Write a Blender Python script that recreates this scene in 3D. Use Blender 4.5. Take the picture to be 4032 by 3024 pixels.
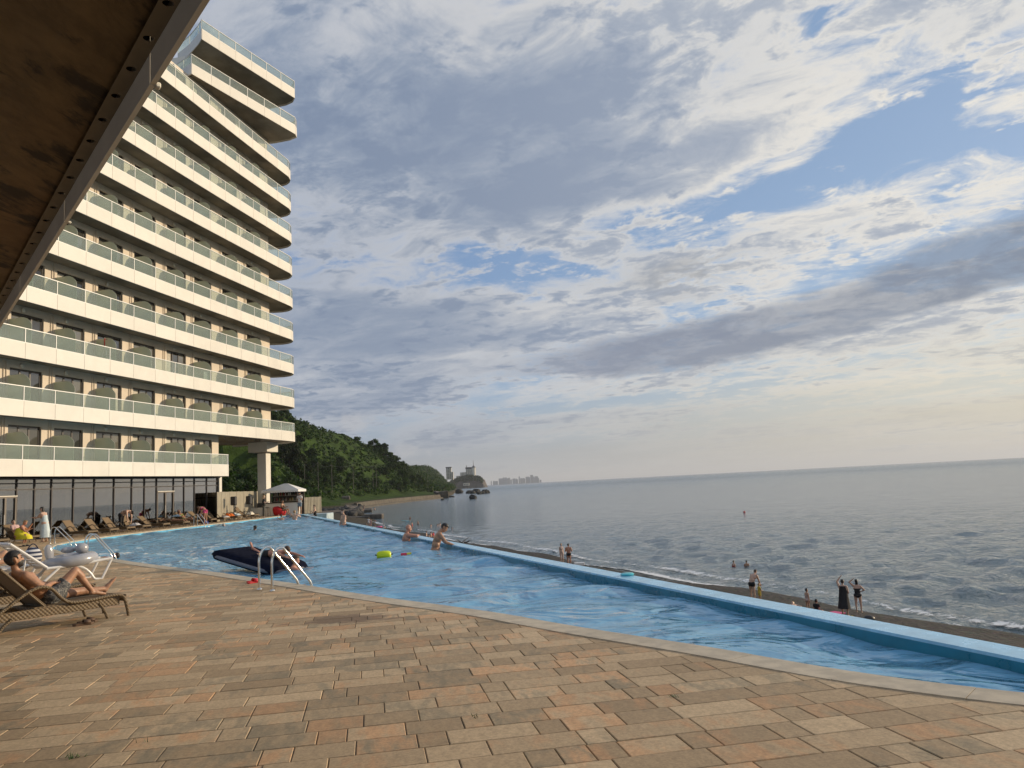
import bpy, bmesh, math, random
import numpy as np
from mathutils import Vector, Matrix, noise as mnoise

for o in list(bpy.data.objects):
    bpy.data.objects.remove(o, do_unlink=True)
SC = bpy.context.scene
COL = SC.collection
rad = math.radians
rng = random.Random(7)
nrng = np.random.default_rng(7)

# ------------------------------------------------------------------ camera
EYE = 1.65
FPX = 3133.13                      # focal length in photograph pixels (4032 wide)
PITCH, ROLL = rad(7.1311), rad(-2.9642)
_F = Vector((0, math.cos(PITCH), math.sin(PITCH)))
_U0 = Vector((0, -math.sin(PITCH), math.cos(PITCH)))
_R0 = Vector((1, 0, 0))
_R = _R0 * math.cos(ROLL) + _U0 * math.sin(ROLL)
_U = -_R0 * math.sin(ROLL) + _U0 * math.cos(ROLL)
cam_data = bpy.data.cameras.new('camera')
cam = bpy.data.objects.new('camera', cam_data)
COL.objects.link(cam)
m = Matrix.Identity(4)
for i in range(3):
    m[i][0], m[i][1], m[i][2] = _R[i], _U[i], -_F[i]
m[2][3] = EYE
cam.matrix_world = m
cam_data.sensor_width = 36.0
cam_data.lens = 36.0 * FPX / 4032.0
cam_data.clip_start = 0.05
cam_data.clip_end = 200000.0
SC.camera = cam

# ------------------------------------------------------------------ sun, exposure
SUN_AZ, SUN_EL = rad(68.0), rad(13.5)      # azimuth clockwise from +Y
SUNV = Vector((math.sin(SUN_AZ) * math.cos(SUN_EL), math.cos(SUN_AZ) * math.cos(SUN_EL), math.sin(SUN_EL)))
sun_d = bpy.data.lights.new('sun', 'SUN')
sun_d.energy = 4.2
sun_d.angle = rad(0.6)
sun_d.color = (1.0, 0.80, 0.55)
sun = bpy.data.objects.new('sun', sun_d)
COL.objects.link(sun)
sun.rotation_euler = (-SUNV).to_track_quat('-Z', 'Y').to_euler()
SC.view_settings.view_transform = 'Standard'
SC.view_settings.look = 'None'
SC.view_settings.exposure = 0.0
SC.view_settings.gamma = 1.0
SC.view_settings.use_curve_mapping = False
cy = SC.cycles
cy.use_denoising = True
cy.max_bounces = 8
cy.diffuse_bounces = 3
cy.glossy_bounces = 4
cy.transmission_bounces = 4
cy.transparent_max_bounces = 16
cy.volume_bounces = 0
cy.caustics_reflective = False
cy.caustics_refractive = False
cy.sample_clamp_indirect = 6.0


# ------------------------------------------------------------------ node helper
class NG:
    """small shorthand for building node trees"""
    def __init__(self, tree):
        self.t = tree
        self.n = tree.nodes
        self.l = tree.links

    def put(self, node, idx, v):
        s = node.inputs[idx]
        if v is None:
            return
        if hasattr(v, 'is_linked') or hasattr(v, 'links'):
            self.l.new(v, s)
        else:
            s.default_value = v

    def math(self, op, a, b=None, c=None, clamp=False):
        n = self.n.new('ShaderNodeMath'); n.operation = op; n.use_clamp = clamp
        self.put(n, 0, a)
        if b is not None: self.put(n, 1, b)
        if c is not None: self.put(n, 2, c)
        return n.outputs[0]

    def add(self, a, b): return self.math('ADD', a, b)
    def sub(self, a, b): return self.math('SUBTRACT', a, b)
    def mul(self, a, b): return self.math('MULTIPLY', a, b)
    def div(self, a, b): return self.math('DIVIDE', a, b)

    def step(self, v, lo, hi, a=0.0, b=1.0):
        n = self.n.new('ShaderNodeMapRange'); n.interpolation_type = 'SMOOTHSTEP'
        for i, x in enumerate((v, lo, hi, a, b)): self.put(n, i, x)
        return n.outputs[0]

    def lin(self, v, lo, hi, a=0.0, b=1.0):
        n = self.n.new('ShaderNodeMapRange'); n.clamp = True
        for i, x in enumerate((v, lo, hi, a, b)): self.put(n, i, x)
        return n.outputs[0]

    def mix(self, f, a, b, mode='MIX'):
        n = self.n.new('ShaderNodeMix'); n.data_type = 'RGBA'; n.blend_type = mode
        self.put(n, 0, f)
        for i, v in ((6, a), (7, b)):
            if isinstance(v, (tuple, list)) and len(v) == 3: v = (*v, 1)
            self.put(n, i, v)
        return n.outputs[2]

    def comb(self, x, y, z=0.0):
        n = self.n.new('ShaderNodeCombineXYZ')
        for i, v in enumerate((x, y, z)): self.put(n, i, v)
        return n.outputs[0]

    def sep(self, v):
        n = self.n.new('ShaderNodeSeparateXYZ'); self.put(n, 0, v)
        return n.outputs

    def noise(self, vec, scale, detail=4, rough=0.5, dist=0.0, col=False):
        n = self.n.new('ShaderNodeTexNoise')
        if vec is not None: self.l.new(vec, n.inputs['Vector'])
        n.inputs['Scale'].default_value = scale
        n.inputs['Detail'].default_value = detail
        n.inputs['Roughness'].default_value = rough
        n.inputs['Distortion'].default_value = dist
        return n.outputs['Color' if col else 'Fac']

    def voro(self, vec, scale, feature='F1', out='Distance'):
        n = self.n.new('ShaderNodeTexVoronoi'); n.feature = feature
        if vec is not None: self.l.new(vec, n.inputs['Vector'])
        n.inputs['Scale'].default_value = scale
        return n.outputs[out]

    def ramp(self, f, stops, mode='LINEAR'):
        n = self.n.new('ShaderNodeValToRGB'); n.color_ramp.interpolation = mode
        e = n.color_ramp.elements
        while len(e) < len(stops): e.new(0.5)
        for k, (p, c) in enumerate(stops):
            e[k].position = p; e[k].color = (*c[:3], 1) if not isinstance(c, (int, float)) else (c, c, c, 1)
        self.put(n, 0, f)
        return n.outputs[0]

    def coord(self, which='Object'):
        return self.n.new('ShaderNodeTexCoord').outputs[which]

    def geo(self, which='Position'):
        return self.n.new('ShaderNodeNewGeometry').outputs[which]

    def mapping(self, v, scale=(1, 1, 1), rot=(0, 0, 0), loc=(0, 0, 0)):
        n = self.n.new('ShaderNodeMapping')
        self.put(n, 0, v)
        n.inputs['Location'].default_value = loc
        n.inputs['Rotation'].default_value = rot
        n.inputs['Scale'].default_value = scale
        return n.outputs[0]

    def bump(self, h, strength=0.3, dist=0.02):
        n = self.n.new('ShaderNodeBump')
        n.inputs['Strength'].default_value = strength
        n.inputs['Distance'].default_value = dist
        self.put(n, 'Height', h) if False else self.l.new(h, n.inputs['Height'])
        return n.outputs[0]


# ------------------------------------------------------------------ sky
def build_world():
    w = bpy.data.worlds.new('World')
    SC.world = w
    w.use_nodes = True
    g = NG(w.node_tree)
    g.n.clear()
    out = g.n.new('ShaderNodeOutputWorld')
    bg = g.n.new('ShaderNodeBackground')
    bg.inputs['Strength'].default_value = 0.1
    g.l.new(bg.outputs[0], out.inputs[0])
    sky = g.n.new('ShaderNodeTexSky')
    sky.sky_type = 'NISHITA'
    sky.sun_disc = False
    sky.sun_elevation = SUN_EL
    sky.sun_rotation = SUN_AZ
    sky.air_density = 1.0
    sky.dust_density = 0.6
    sky.ozone_density = 1.5
    d = g.coord('Generated')
    x, y, z = g.sep(d)
    deg = 180 / math.pi
    el = g.mul(g.math('ARCSINE', z), deg)
    az = g.mul(g.math('ARCTAN2', x, y), deg)
    zc = g.add(g.math('MAXIMUM', z, 0.0), 0.10)
    px, py = g.div(x, zc), g.div(y, zc)
    # cloud layer coordinates: a runs along the streaks, b across them
    a = g.sub(g.mul(px, 0.77), g.mul(py, 0.64))
    b = g.add(g.mul(px, 0.64), g.mul(py, 0.77))

    def blob(a0, e0, sa, se, rot=0.0):
        """soft oval of value 1 around a direction (degrees)"""
        da, de = g.sub(az, a0), g.sub(el, e0)
        c, s = math.cos(rad(rot)), math.sin(rad(rot))
        u = g.add(g.mul(da, c / sa), g.mul(de, s / sa))
        v = g.add(g.mul(da, -s / se), g.mul(de, c / se))
        return g.math('EXPONENT', g.mul(g.add(g.mul(u, u), g.mul(v, v)), -1.0))

    def acc(items):
        r = None
        for wgt, *bl in items:
            t = g.mul(blob(*bl), wgt)
            r = t if r is None else g.add(r, t)
        return r

    P = g.comb(g.mul(a, 0.62), b, 3.1)
    n1 = g.noise(P, 0.85, 10, 0.56, 0.35)
    n2 = g.noise(g.comb(g.mul(a, 0.8), b, 9.7), 5.2, 10, 0.66, 0.5)
    n3 = g.noise(g.comb(g.mul(a, 0.45), b, 5.2), 0.5, 6, 0.5, 0.2)
    cover = acc([
        (0.42, -9, 25, 17, 10), (0.34, 5, 24, 8, 7), (0.26, -13, 9, 10, 4.5), (0.10, 33, 28, 12, 6),
        (-0.50, 0.8, 15.3, 8.0, 2.2, -3), (-0.34, 10, 18.0, 7, 1.5, 5), (-0.30, 24, 19.5, 8, 2.0, 12),
        (-0.20, 30, 22.5, 5, 1.6, 20), (-0.24, 23.5, 30, 1.6, 3.2), (-0.10, -10, 15.5, 4, 2.0),
        (0.18, 17, 22.5, 8, 2.2, 28), (0.16, 0, 11.6, 9, 2.2), (0.12, 20, 16, 9, 1.6, 10), (0.12, -10, 16.5, 4, 1.4), (-0.16, 33, 17.5, 7, 1.8, 8),
    ])
    dens = g.add(g.add(g.mul(g.sub(n1, 0.5), 1.5), g.mul(g.sub(n2, 0.5), g.mul(1.15, g.add(0.42, g.mul(0.58, g.math('MAXIMUM', g.step(az, -6.0, 14.0), g.step(el, 11.5, 16.5))))))), g.add(cover, 0.05))
    n4 = g.noise(g.comb(g.mul(a, 0.9), b, 1.3), 9.0, 8, 0.6, 0.3)
    n5 = g.noise(g.comb(g.mul(a, 0.7), b, 7.7), 1.7, 4, 0.5, 0.2)
    frag = g.mul(g.step(g.add(n4, g.mul(g.sub(n5, 0.5), 0.8)), 0.50, 0.72), 0.34)
    dens = g.add(dens, g.mul(frag, g.step(dens, -0.60, -0.05)))
    mask = g.step(dens, -0.10, 0.24)
    thick = g.add(g.mul(dens, 1.25), g.mul(g.sub(n3, 0.5), 0.9))
    # light side towards the sun (to the right), shaded side away from it
    sunward = g.step(az, -22.0, 32.0)
    lit = g.mix(sunward, (5.2, 5.45, 6.0), (9.0, 8.5, 7.6))
    mid = g.mix(sunward, (2.9, 3.5, 4.55), (5.4, 5.7, 6.15))
    low = g.mix(sunward, (2.0, 2.6, 3.75), (3.4, 3.95, 4.95))
    soft = g.mul(g.sub(n5, 0.5), 0.55)
    t1 = g.step(g.add(thick, soft), 0.0, 0.62)
    t2 = g.step(thick, 0.20, 0.90)
    cloud = g.mix(t2, g.mix(t1, lit, mid), low)
    clear = g.mix(1.0, sky.outputs[0], (1.25, 1.22, 1.30), 'MULTIPLY')
    clear = g.mix(0.55, clear, g.mix(sunward, (1.75, 3.1, 5.9), (2.9, 4.3, 6.4)))
    col = g.mix(mask, clear, cloud)
    # long dark bank of cloud over the sea
    along = g.lin(az, -2.0, 36.0)
    axis = g.add(8.2, g.mul(g.mul(along, along), 5.0))
    wob = g.mul(g.sub(g.noise(g.comb(g.mul(az, 0.06), g.mul(el, 0.22), 1.7), 1.6, 8, 0.6, 0.4), 0.5), 3.0)
    half = g.add(1.0, g.mul(along, 1.7))
    off = g.div(g.sub(g.add(el, wob), axis), half)
    bank = g.mul(g.mul(g.step(off, -1.05, -0.72), g.step(off, 1.2, 0.45)), g.step(az, -4.0, 9.0))
    puff = g.step(g.noise(g.comb(g.mul(az, 0.09), g.mul(el, 0.25), 6.0), 2.6, 8, 0.62, 0.3), 0.38, 0.60)
    bank = g.mul(bank, g.add(0.70, g.mul(puff, 0.30)))
    col = g.mix(g.mul(bank, 0.92), col, g.mix(along, (2.45, 2.8, 3.7), (1.95, 2.4, 3.2)))
    small = g.mul(blob(13.0, 13.9, 3.6, 1.25, 4), g.step(n2, 0.36, 0.58))
    col = g.mix(g.mul(small, 0.9), col, (3.7, 3.75, 3.85))
    # haze veil towards the horizon, warm on the sun's side
    veil = g.mix(g.step(az, -14.0, 36.0), (2.75, 3.3, 4.15), (7.3, 6.7, 5.2))
    veilh = g.mix(g.step(az, -15.0, 38.0), (3.2, 3.55, 4.0), (6.0, 5.4, 4.3))
    veil = g.mix(g.step(el, 5.5, 0.0), veil, veilh)
    stre = g.noise(g.comb(g.mul(az, 0.03), g.mul(el, 0.35), 2.0), 2.2, 6, 0.55, 0.2)
    vf = g.mul(g.step(el, g.add(6.5, g.mul(g.step(az, -10.0, 30.0), 5.0)), 1.5), g.add(0.78, g.mul(g.sub(stre, 0.5), 0.9)))
    vf = g.mul(g.math('MINIMUM', g.math('MAXIMUM', vf, 0.0), 0.95), g.sub(1.0, g.mul(bank, 0.85)))
    col = g.mix(vf, col, veil)
    # small far cumulus standing on the haze
    cum = acc([(1.0, -11.0, 4.7, 1.6, 0.9), (1.0, -8.0, 2.5, 2.2, 0.7), (0.8, -13.6, 5.6, 1.5, 0.6),
               (0.7, 24.0, 2.3, 2.2, 0.8), (0.5, 4.4, 1.6, 0.5, 0.35), (0.5, 6.6, 1.6, 0.4, 0.3)])
    cn = g.noise(g.comb(g.mul(az, 0.5), g.mul(el, 0.75), 4.4), 1.1, 8, 0.6, 0.2)
    cm = g.mul(g.mul(g.step(g.add(cum, g.mul(g.sub(cn, 0.5), 3.0)), 0.45, 1.0), g.step(cum, 0.05, 0.4)), 0.45)
    col = g.mix(cm, col, g.mix(g.step(az, -15, 30), (5.3, 5.3, 5.5), (6.9, 6.3, 5.3)))
    g.l.new(col, bg.inputs['Color'])
    try:
        w.cycles.sampling_method = 'MANUAL'
        w.cycles.sample_map_resolution = 1024
    except Exception:
        pass


build_world()
# ------------------------------------------------------------------ photo rays -> places
def ray(x, y):
    return _R * (x - 2016) - _U * (y - 1512) + _F * FPX


def gp(x, y, z=0.0):
    """point of the horizontal plane at height z seen at a photograph pixel"""
    d = ray(x, y)
    t = (z - EYE) / d.z
    return Vector((d.x * t, d.y * t, z))


def at_depth(x, y, Y):
    d = ray(x, y)
    return Vector((0, 0, EYE)) + d * (Y / d.y)


# ------------------------------------------------------------------ mesh helpers
class MB:
    def __init__(self):
        self.v, self.f, self.mi = [], [], []

    def add(self, vs, fs, mat=0):
        n = len(self.v)
        self.v.extend([tuple(p) for p in vs])
        for q in fs:
            self.f.append(tuple(i + n for i in q)); self.mi.append(mat)
        return self

    def box(self, c, s, M=None, mat=0):
        cx, cy_, cz = c
        hx, hy, hz = s[0] / 2, s[1] / 2, s[2] / 2
        vs = [Vector((cx + a * hx, cy_ + b * hy, cz + d * hz)) for a in (-1, 1) for b in (-1, 1) for d in (-1, 1)]
        if M is not None: vs = [M @ p for p in vs]
        return self.add(vs, [(0, 1, 3, 2), (4, 6, 7, 5), (0, 4, 5, 1), (2, 3, 7, 6), (0, 2, 6, 4), (1, 5, 7, 3)], mat)

    def box2(self, lo, hi, M=None, mat=0):
        return self.box([(lo[i] + hi[i]) / 2 for i in range(3)], [hi[i] - lo[i] for i in range(3)], M, mat)

    def bbox(self, c, s, b=0.01, M=None, mat=0):
        """box with a chamfer b on every edge"""
        hx, hy, hz = s[0] / 2, s[1] / 2, s[2] / 2
        b = min(b, hx * .98, hy * .98, hz * .98)
        vs, key = [], {}
        for sx in (-1, 1):
            for sy in (-1, 1):
                for sz in (-1, 1):
                    for ax in range(3):
                        p = [sx * hx, sy * hy, sz * hz]
                        for k, h in enumerate((hx, hy, hz)):
                            if k != ax: p[k] -= (sx, sy, sz)[k] * b
                        key[(sx, sy, sz, ax)] = len(vs)
                        q = Vector((p[0] + c[0], p[1] + c[1], p[2] + c[2]))
                        vs.append(M @ q if M is not None else q)
        fs = []
        K = key
        for sx in (-1, 1):
            fs.append([K[(sx, a, d, 0)] for a, d in ((-1, -1), (1, -1), (1, 1), (-1, 1))][::sx])
            fs.append([K[(a, sx, d, 1)] for a, d in ((-1, -1), (1, -1), (1, 1), (-1, 1))][::-sx])
            fs.append([K[(a, d, sx, 2)] for a, d in ((-1, -1), (1, -1), (1, 1), (-1, 1))][::sx])
        for s1 in (-1, 1):
            for s2 in (-1, 1):
                fs.append([K[(s1, s2, -1, 0)], K[(s1, s2, 1, 0)], K[(s1, s2, 1, 1)], K[(s1, s2, -1, 1)]][::-s1 * s2])
                fs.append([K[(s1, -1, s2, 0)], K[(s1, 1, s2, 0)], K[(s1, 1, s2, 2)], K[(s1, -1, s2, 2)]][::s1 * s2])
                fs.append([K[(-1, s1, s2, 1)], K[(1, s1, s2, 1)], K[(1, s1, s2, 2)], K[(-1, s1, s2, 2)]][::-s1 * s2])
                for s3 in (-1, 1):
                    fs.append([K[(s1, s2, s3, 0)], K[(s1, s2, s3, 1)], K[(s1, s2, s3, 2)]][::s1 * s2 * s3])
        return self.add(vs, [tuple(q) for q in fs], mat)

    def tube(self, pts, r, n=8, cap=True, mat=0, flat=1.0):
        pts = [Vector(p) for p in pts]
        rs = r if isinstance(r, (list, tuple)) else [r] * len(pts)
        base = len(self.v)
        up = None
        for i, p in enumerate(pts):
            t = (pts[min(i + 1, len(pts) - 1)] - pts[max(i - 1, 0)])
            if t.length < 1e-9: t = Vector((0, 0, 1))
            t.normalize()
            if up is None:
                up = Vector((0, 0, 1)) if abs(t.z) < 0.9 else Vector((1, 0, 0))
            a = t.cross(up)
            if a.length < 1e-6: a = t.cross(Vector((1, 0.3, 0)))
            a.normalize(); b = a.cross(t).normalized(); up = b
            for k in range(n):
                an = 2 * math.pi * k / n
                self.v.append(tuple(p + a * (rs[i] * math.cos(an)) + b * (rs[i] * flat * math.sin(an))))
        for i in range(len(pts) - 1):
            for k in range(n):
                k2 = (k + 1) % n
                self.f.append((base + i * n + k, base + (i + 1) * n + k, base + (i + 1) * n + k2, base + i * n + k2)); self.mi.append(mat)
        if cap:
            self.f.append(tuple(base + k for k in range(n))); self.mi.append(mat)
            e = base + (len(pts) - 1) * n
            self.f.append(tuple(e + k for k in range(n - 1, -1, -1))); self.mi.append(mat)
        return self

    def lathe(self, prof, n=16, c=(0, 0, 0), M=None, mat=0):
        base = len(self.v)
        for r, z in prof:
            for k in range(n):
                an = 2 * math.pi * k / n
                p = Vector((c[0] + r * math.cos(an), c[1] + r * math.sin(an), c[2] + z))
                self.v.append(tuple(M @ p if M is not None else p))
        for i in range(len(prof) - 1):
            for k in range(n):
                k2 = (k + 1) % n
                self.f.append((base + i * n + k, base + i * n + k2, base + (i + 1) * n + k2, base + (i + 1) * n + k)); self.mi.append(mat)
        self.f.append(tuple(base + k for k in range(n - 1, -1, -1))); self.mi.append(mat)
        e = base + (len(prof) - 1) * n
        self.f.append(tuple(e + k for k in range(n))); self.mi.append(mat)
        return self

    def prism(self, poly, z0, z1, M=None, mat=0, sides=True, top=True, bottom=True):
        """counter-clockwise polygon (x, y) raised from z0 to z1"""
        n = len(poly)
        vs = [Vector((p[0], p[1], z0)) for p in poly] + [Vector((p[0], p[1], z1)) for p in poly]
        if M is not None: vs = [M @ p for p in vs]
        fs = []
        if bottom: fs.append(tuple(range(n - 1, -1, -1)))
        if top: fs.append(tuple(range(n, 2 * n)))
        if sides: fs += [(i, (i + 1) % n, n + (i + 1) % n, n + i) for i in range(n)]
        return self.add(vs, fs, mat)

    def ball(self, c, r, nu=10, nv=7, M=None, mat=0):
        rx, ry, rz = (r, r, r) if isinstance(r, (int, float)) else r
        base = len(self.v)
        vs = [Vector((c[0], c[1], c[2] - rz))]
        for j in range(1, nv):
            th = math.pi * j / nv - math.pi / 2
            for i in range(nu):
                ph = 2 * math.pi * i / nu
                vs.append(Vector((c[0] + rx * math.cos(th) * math.cos(ph), c[1] + ry * math.cos(th) * math.sin(ph), c[2] + rz * math.sin(th))))
        vs.append(Vector((c[0], c[1], c[2] + rz)))
        if M is not None: vs = [M @ p for p in vs]
        fs = []
        for i in range(nu): fs.append((0, 1 + (i + 1) % nu, 1 + i))
        for j in range(nv - 2):
            for i in range(nu):
                a0 = 1 + j * nu
                fs.append((a0 + i, a0 + (i + 1) % nu, a0 + nu + (i + 1) % nu, a0 + nu + i))
        e = 1 + (nv - 2) * nu
        for i in range(nu): fs.append((e + i, e + (i + 1) % nu, len(vs) - 1))
        return self.add(vs, fs, mat)

    def mesh(self, name, mats, smooth=False):
        me = bpy.data.meshes.new(name)
        me.from_pydata(self.v, [], self.f)
        for mt in (mats if isinstance(mats, (list, tuple)) else [mats]):
            me.materials.append(mt)
        if any(self.mi): me.polygons.foreach_set('material_index', self.mi)
        if smooth:
            me.polygons.foreach_set('use_smooth', [True] * len(me.polygons))
            try: me.set_sharp_from_angle(angle=rad(smooth if smooth > 1 else 40))
            except Exception: pass
        me.update()
        return me

    def build(self, name, mats, parent=None, smooth=False, loc=None, rotz=0.0):
        return link(name, self.mesh(name, mats, smooth), parent, loc, rotz)


def link(name, me, parent=None, loc=None, rotz=0.0):
    o = bpy.data.objects.new(name, me)
    COL.objects.link(o)
    if parent is not None: o.parent = parent
    if loc is not None: o.location = loc
    if rotz: o.rotation_euler = (0, 0, rotz)
    return o


def tag(o, label, cat, group=None):
    o['label'] = label; o['category'] = cat
    if group: o['group'] = group
    return o


def struct(o):
    o['kind'] = 'structure'
    return o


def stuff(o, label=None, cat=None):
    o['kind'] = 'stuff'
    if label: o['label'] = label
    if cat: o['category'] = cat
    return o


def thing(name, label, cat, loc=(0, 0, 0), rotz=0.0, group=None):
    o = bpy.data.objects.new(name, None)
    o.empty_display_size = 0.2
    COL.objects.link(o)
    o.location = loc; o.rotation_euler = (0, 0, rotz)
    return tag(o, label, cat, group)


def dup(root, loc, rotz=0.0, label=None, group=None, scale=None):
    kids = {}
    for o in ALLKIDS(root): kids.setdefault(o.parent.name, []).append(o)

    def cp(o, parent):
        c = o.copy(); COL.objects.link(c)
        if parent is not None: c.parent = parent
        for k in kids.get(o.name, []): cp(k, c)
        return c
    r = cp(root, None)
    r.location = loc; r.rotation_euler = (0, 0, rotz)
    if scale: r.scale = (scale,) * 3 if isinstance(scale, (int, float)) else scale
    if label: r['label'] = label
    if group: r['group'] = group
    return r


def ALLKIDS(root):
    out = []
    for c in root.children:
        out.append(c); out += ALLKIDS(c)
    return out


def arc(p0, p1, p2, n=8):
    """quadratic curve through three control points"""
    p0, p1, p2 = Vector(p0), Vector(p1), Vector(p2)
    return [p0 * (1 - t) ** 2 + p1 * (2 * t * (1 - t)) + p2 * t * t for t in [i / n for i in range(n + 1)]]


def spline(pts, n=6):
    """Catmull-Rom through the points"""
    P = [Vector(p) for p in pts]
    P = [P[0] * 2 - P[1]] + P + [P[-1] * 2 - P[-2]]
    out = []
    for i in range(1, len(P) - 2):
        for k in range(n):
            t = k / n
            a, b, c, d = P[i - 1], P[i], P[i + 1], P[i + 2]
            out.append(((b * 2) + (c - a) * t + (a * 2 - b * 5 + c * 4 - d) * t * t + (b * 3 - a - c * 3 + d) * t ** 3) * 0.5)
    out.append(P[-2])
    return out


# ------------------------------------------------------------------ materials
MATS = {}


def mat(name, col=(0.5, 0.5, 0.5), rough=0.6, metal=0.0, spec=0.5, var=0.0, vscale=8.0, bump=0.0, bscale=40.0, bdist=0.01,
        coat=0.0, sub=0.0, trans=0.0, objrand=0.0, coord='Object', col2=None):
    """general painted/cloth/stone surface: base colour with slow mottling and fine relief"""
    if name in MATS: return MATS[name]
    M = bpy.data.materials.new(name); M.use_nodes = True
    g = NG(M.node_tree)
    bs = g.n['Principled BSDF']
    c = g.coord(coord)
    bc = (*col, 1)
    if var > 0 or objrand > 0 or col2:
        n = g.noise(c, vscale, 6, 0.6)
        c2 = col2 if col2 else tuple(max(0, x * (1 - var)) for x in col)
        c1 = col if col2 else tuple(min(1, x * (1 + var * .6)) for x in col)
        bc = g.mix(g.step(n, 0.35, 0.65), c2, c1)
        if objrand > 0:
            r = g.n.new('ShaderNodeObjectInfo').outputs['Random']
            bc = g.mix(1.0, bc, g.mix(r, tuple([1 - objrand] * 3), tuple([1 + objrand] * 3)), 'MULTIPLY')
        g.l.new(bc, bs.inputs['Base Color'])
        g.l.new(g.lin(n, 0.3, 0.7, max(0, rough - .08), min(1, rough + .08)), bs.inputs['Roughness'])
    else:
        bs.inputs['Base Color'].default_value = bc
        bs.inputs['Roughness'].default_value = rough
    bs.inputs['Metallic'].default_value = metal
    bs.inputs['Specular IOR Level'].default_value = spec
    bs.inputs['Coat Weight'].default_value = coat
    if trans: bs.inputs['Transmission Weight'].default_value = trans
    if sub:
        bs.inputs['Subsurface Weight'].default_value = sub
        bs.inputs['Subsurface Radius'].default_value = (0.02, 0.008, 0.004)
    if bump > 0:
        g.l.new(g.bump(g.noise(c, bscale, 5, 0.6), bump, bdist), bs.inputs['Normal'])
    MATS[name] = M
    return M


def custom(name):
    M = bpy.data.materials.new(name); M.use_nodes = True
    MATS[name] = M
    g = NG(M.node_tree)
    return M, g, g.n['Principled BSDF']


def glass_mat(name, tint=(0.8, 0.86, 0.82), refl=1.0, rough=0.02, ior=1.5, milky=0.0, milk_col=(0.5, 0.55, 0.5)):
    """thin pane: tinted see-through, mirror by fresnel, optional frosted body"""
    M = bpy.data.materials.new(name); M.use_nodes = True
    g = NG(M.node_tree)
    g.n.remove(g.n['Principled BSDF'])
    out = g.n['Material Output']
    tr = g.n.new('ShaderNodeBsdfTransparent'); tr.inputs[0].default_value = (*tint, 1)
    gl = g.n.new('ShaderNodeBsdfGlossy'); gl.inputs['Roughness'].default_value = rough
    lw = g.n.new('ShaderNodeLayerWeight'); lw.inputs[0].default_value = 0.5
    f0 = ((ior - 1) / (ior + 1)) ** 2
    fres = g.add(f0, g.mul(g.math('POWER', lw.outputs['Facing'], 5.0), 1 - f0))
    body = tr.outputs[0]
    if milky > 0:
        df = g.n.new('ShaderNodeBsdfDiffuse'); df.inputs[0].default_value = (*milk_col, 1)
        tl = g.n.new('ShaderNodeBsdfTranslucent'); tl.inputs[0].default_value = (*milk_col, 1)
        m1 = g.n.new('ShaderNodeMixShader'); m1.inputs[0].default_value = 0.45
        g.l.new(df.outputs[0], m1.inputs[1]); g.l.new(tl.outputs[0], m1.inputs[2])
        m2 = g.n.new('ShaderNodeMixShader'); m2.inputs[0].default_value = milky
        g.l.new(body, m2.inputs[1]); g.l.new(m1.outputs[0], m2.inputs[2])
        body = m2.outputs[0]
    mx = g.n.new('ShaderNodeMixShader')
    g.l.new(g.math('MINIMUM', g.mul(fres, refl), 1.0), mx.inputs[0])
    g.l.new(body, mx.inputs[1]); g.l.new(gl.outputs[0], mx.inputs[2])
    g.l.new(mx.outputs[0], out.inputs[0])
    MATS[name] = M
    return M


# ------------------------------------------------------------------ ground plan (metres, deck top = 0)
SEA_Z = -7.0
WATER_Z = -0.125
LINE_K = -0.3685                                     # seaward pool edge: x = 4.1 + K (y - 6.8)


def edge_x(y): return 4.1 + LINE_K * (y - 6.8)


LDIR = Vector((LINE_K, 1, 0)).normalized()           # along the pool edge, away from the camera
LOUT = Vector((LDIR.y, -LDIR.x, 0))                  # seaward

near_pts = [(4.72, 5.05), (4.35, 5.35), (3.90, 5.60), (3.47, 5.83), (2.87, 6.36), (2.40, 6.92), (1.70, 7.88), (0.66, 9.17),
            (-0.55, 10.78), (-2.30, 12.76), (-3.99, 14.85), (-5.45, 16.6), (-7.38, 18.85), (-9.71, 21.4), (-12.33, 24.5), (-14.4, 26.85),
            (-16.8, 29.7), (-18.35, 31.75), (-19.5, 33.6), (-20.75, 36.2), (-21.45, 39.2), (-21.65, 42.3), (-21.3, 46.7),
            (-20.85, 51.0), (-20.4, 55.7), (-19.9, 60.7), (-19.6, 65.0), (-19.5, 67.6)]
near_curve = [(p.x, p.y) for p in spline([(x, y, 0) for x, y in near_pts], 5)]
END_R = (-17.95, 66.65)
pool_poly = near_curve + [END_R]                      # closes along the seaward edge back to the start
POOL = np.array(pool_poly)


def in_poly(x, y, P=POOL):
    c = False
    j = len(P) - 1
    for i in range(len(P)):
        if (P[i][1] > y) != (P[j][1] > y) and x < (P[j][0] - P[i][0]) * (y - P[i][1]) / (P[j][1] - P[i][1]) + P[i][0]:
            c = not c
        j = i
    return c


def outline_offset(pts, d):
    """offset an open polyline to its left by d"""
    out = []
    for i in range(len(pts)):
        a = Vector((*pts[max(i - 1, 0)], 0)); b = Vector((*pts[min(i + 1, len(pts) - 1)], 0))
        t = (b - a).normalized()
        out.append((pts[i][0] - t.y * d, pts[i][1] + t.x * d))
    return out


COPW = 0.30
# the near curve runs away from the camera with the water on its right: left is the deck
cop_outer = outline_offset(near_curve, COPW)

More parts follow.
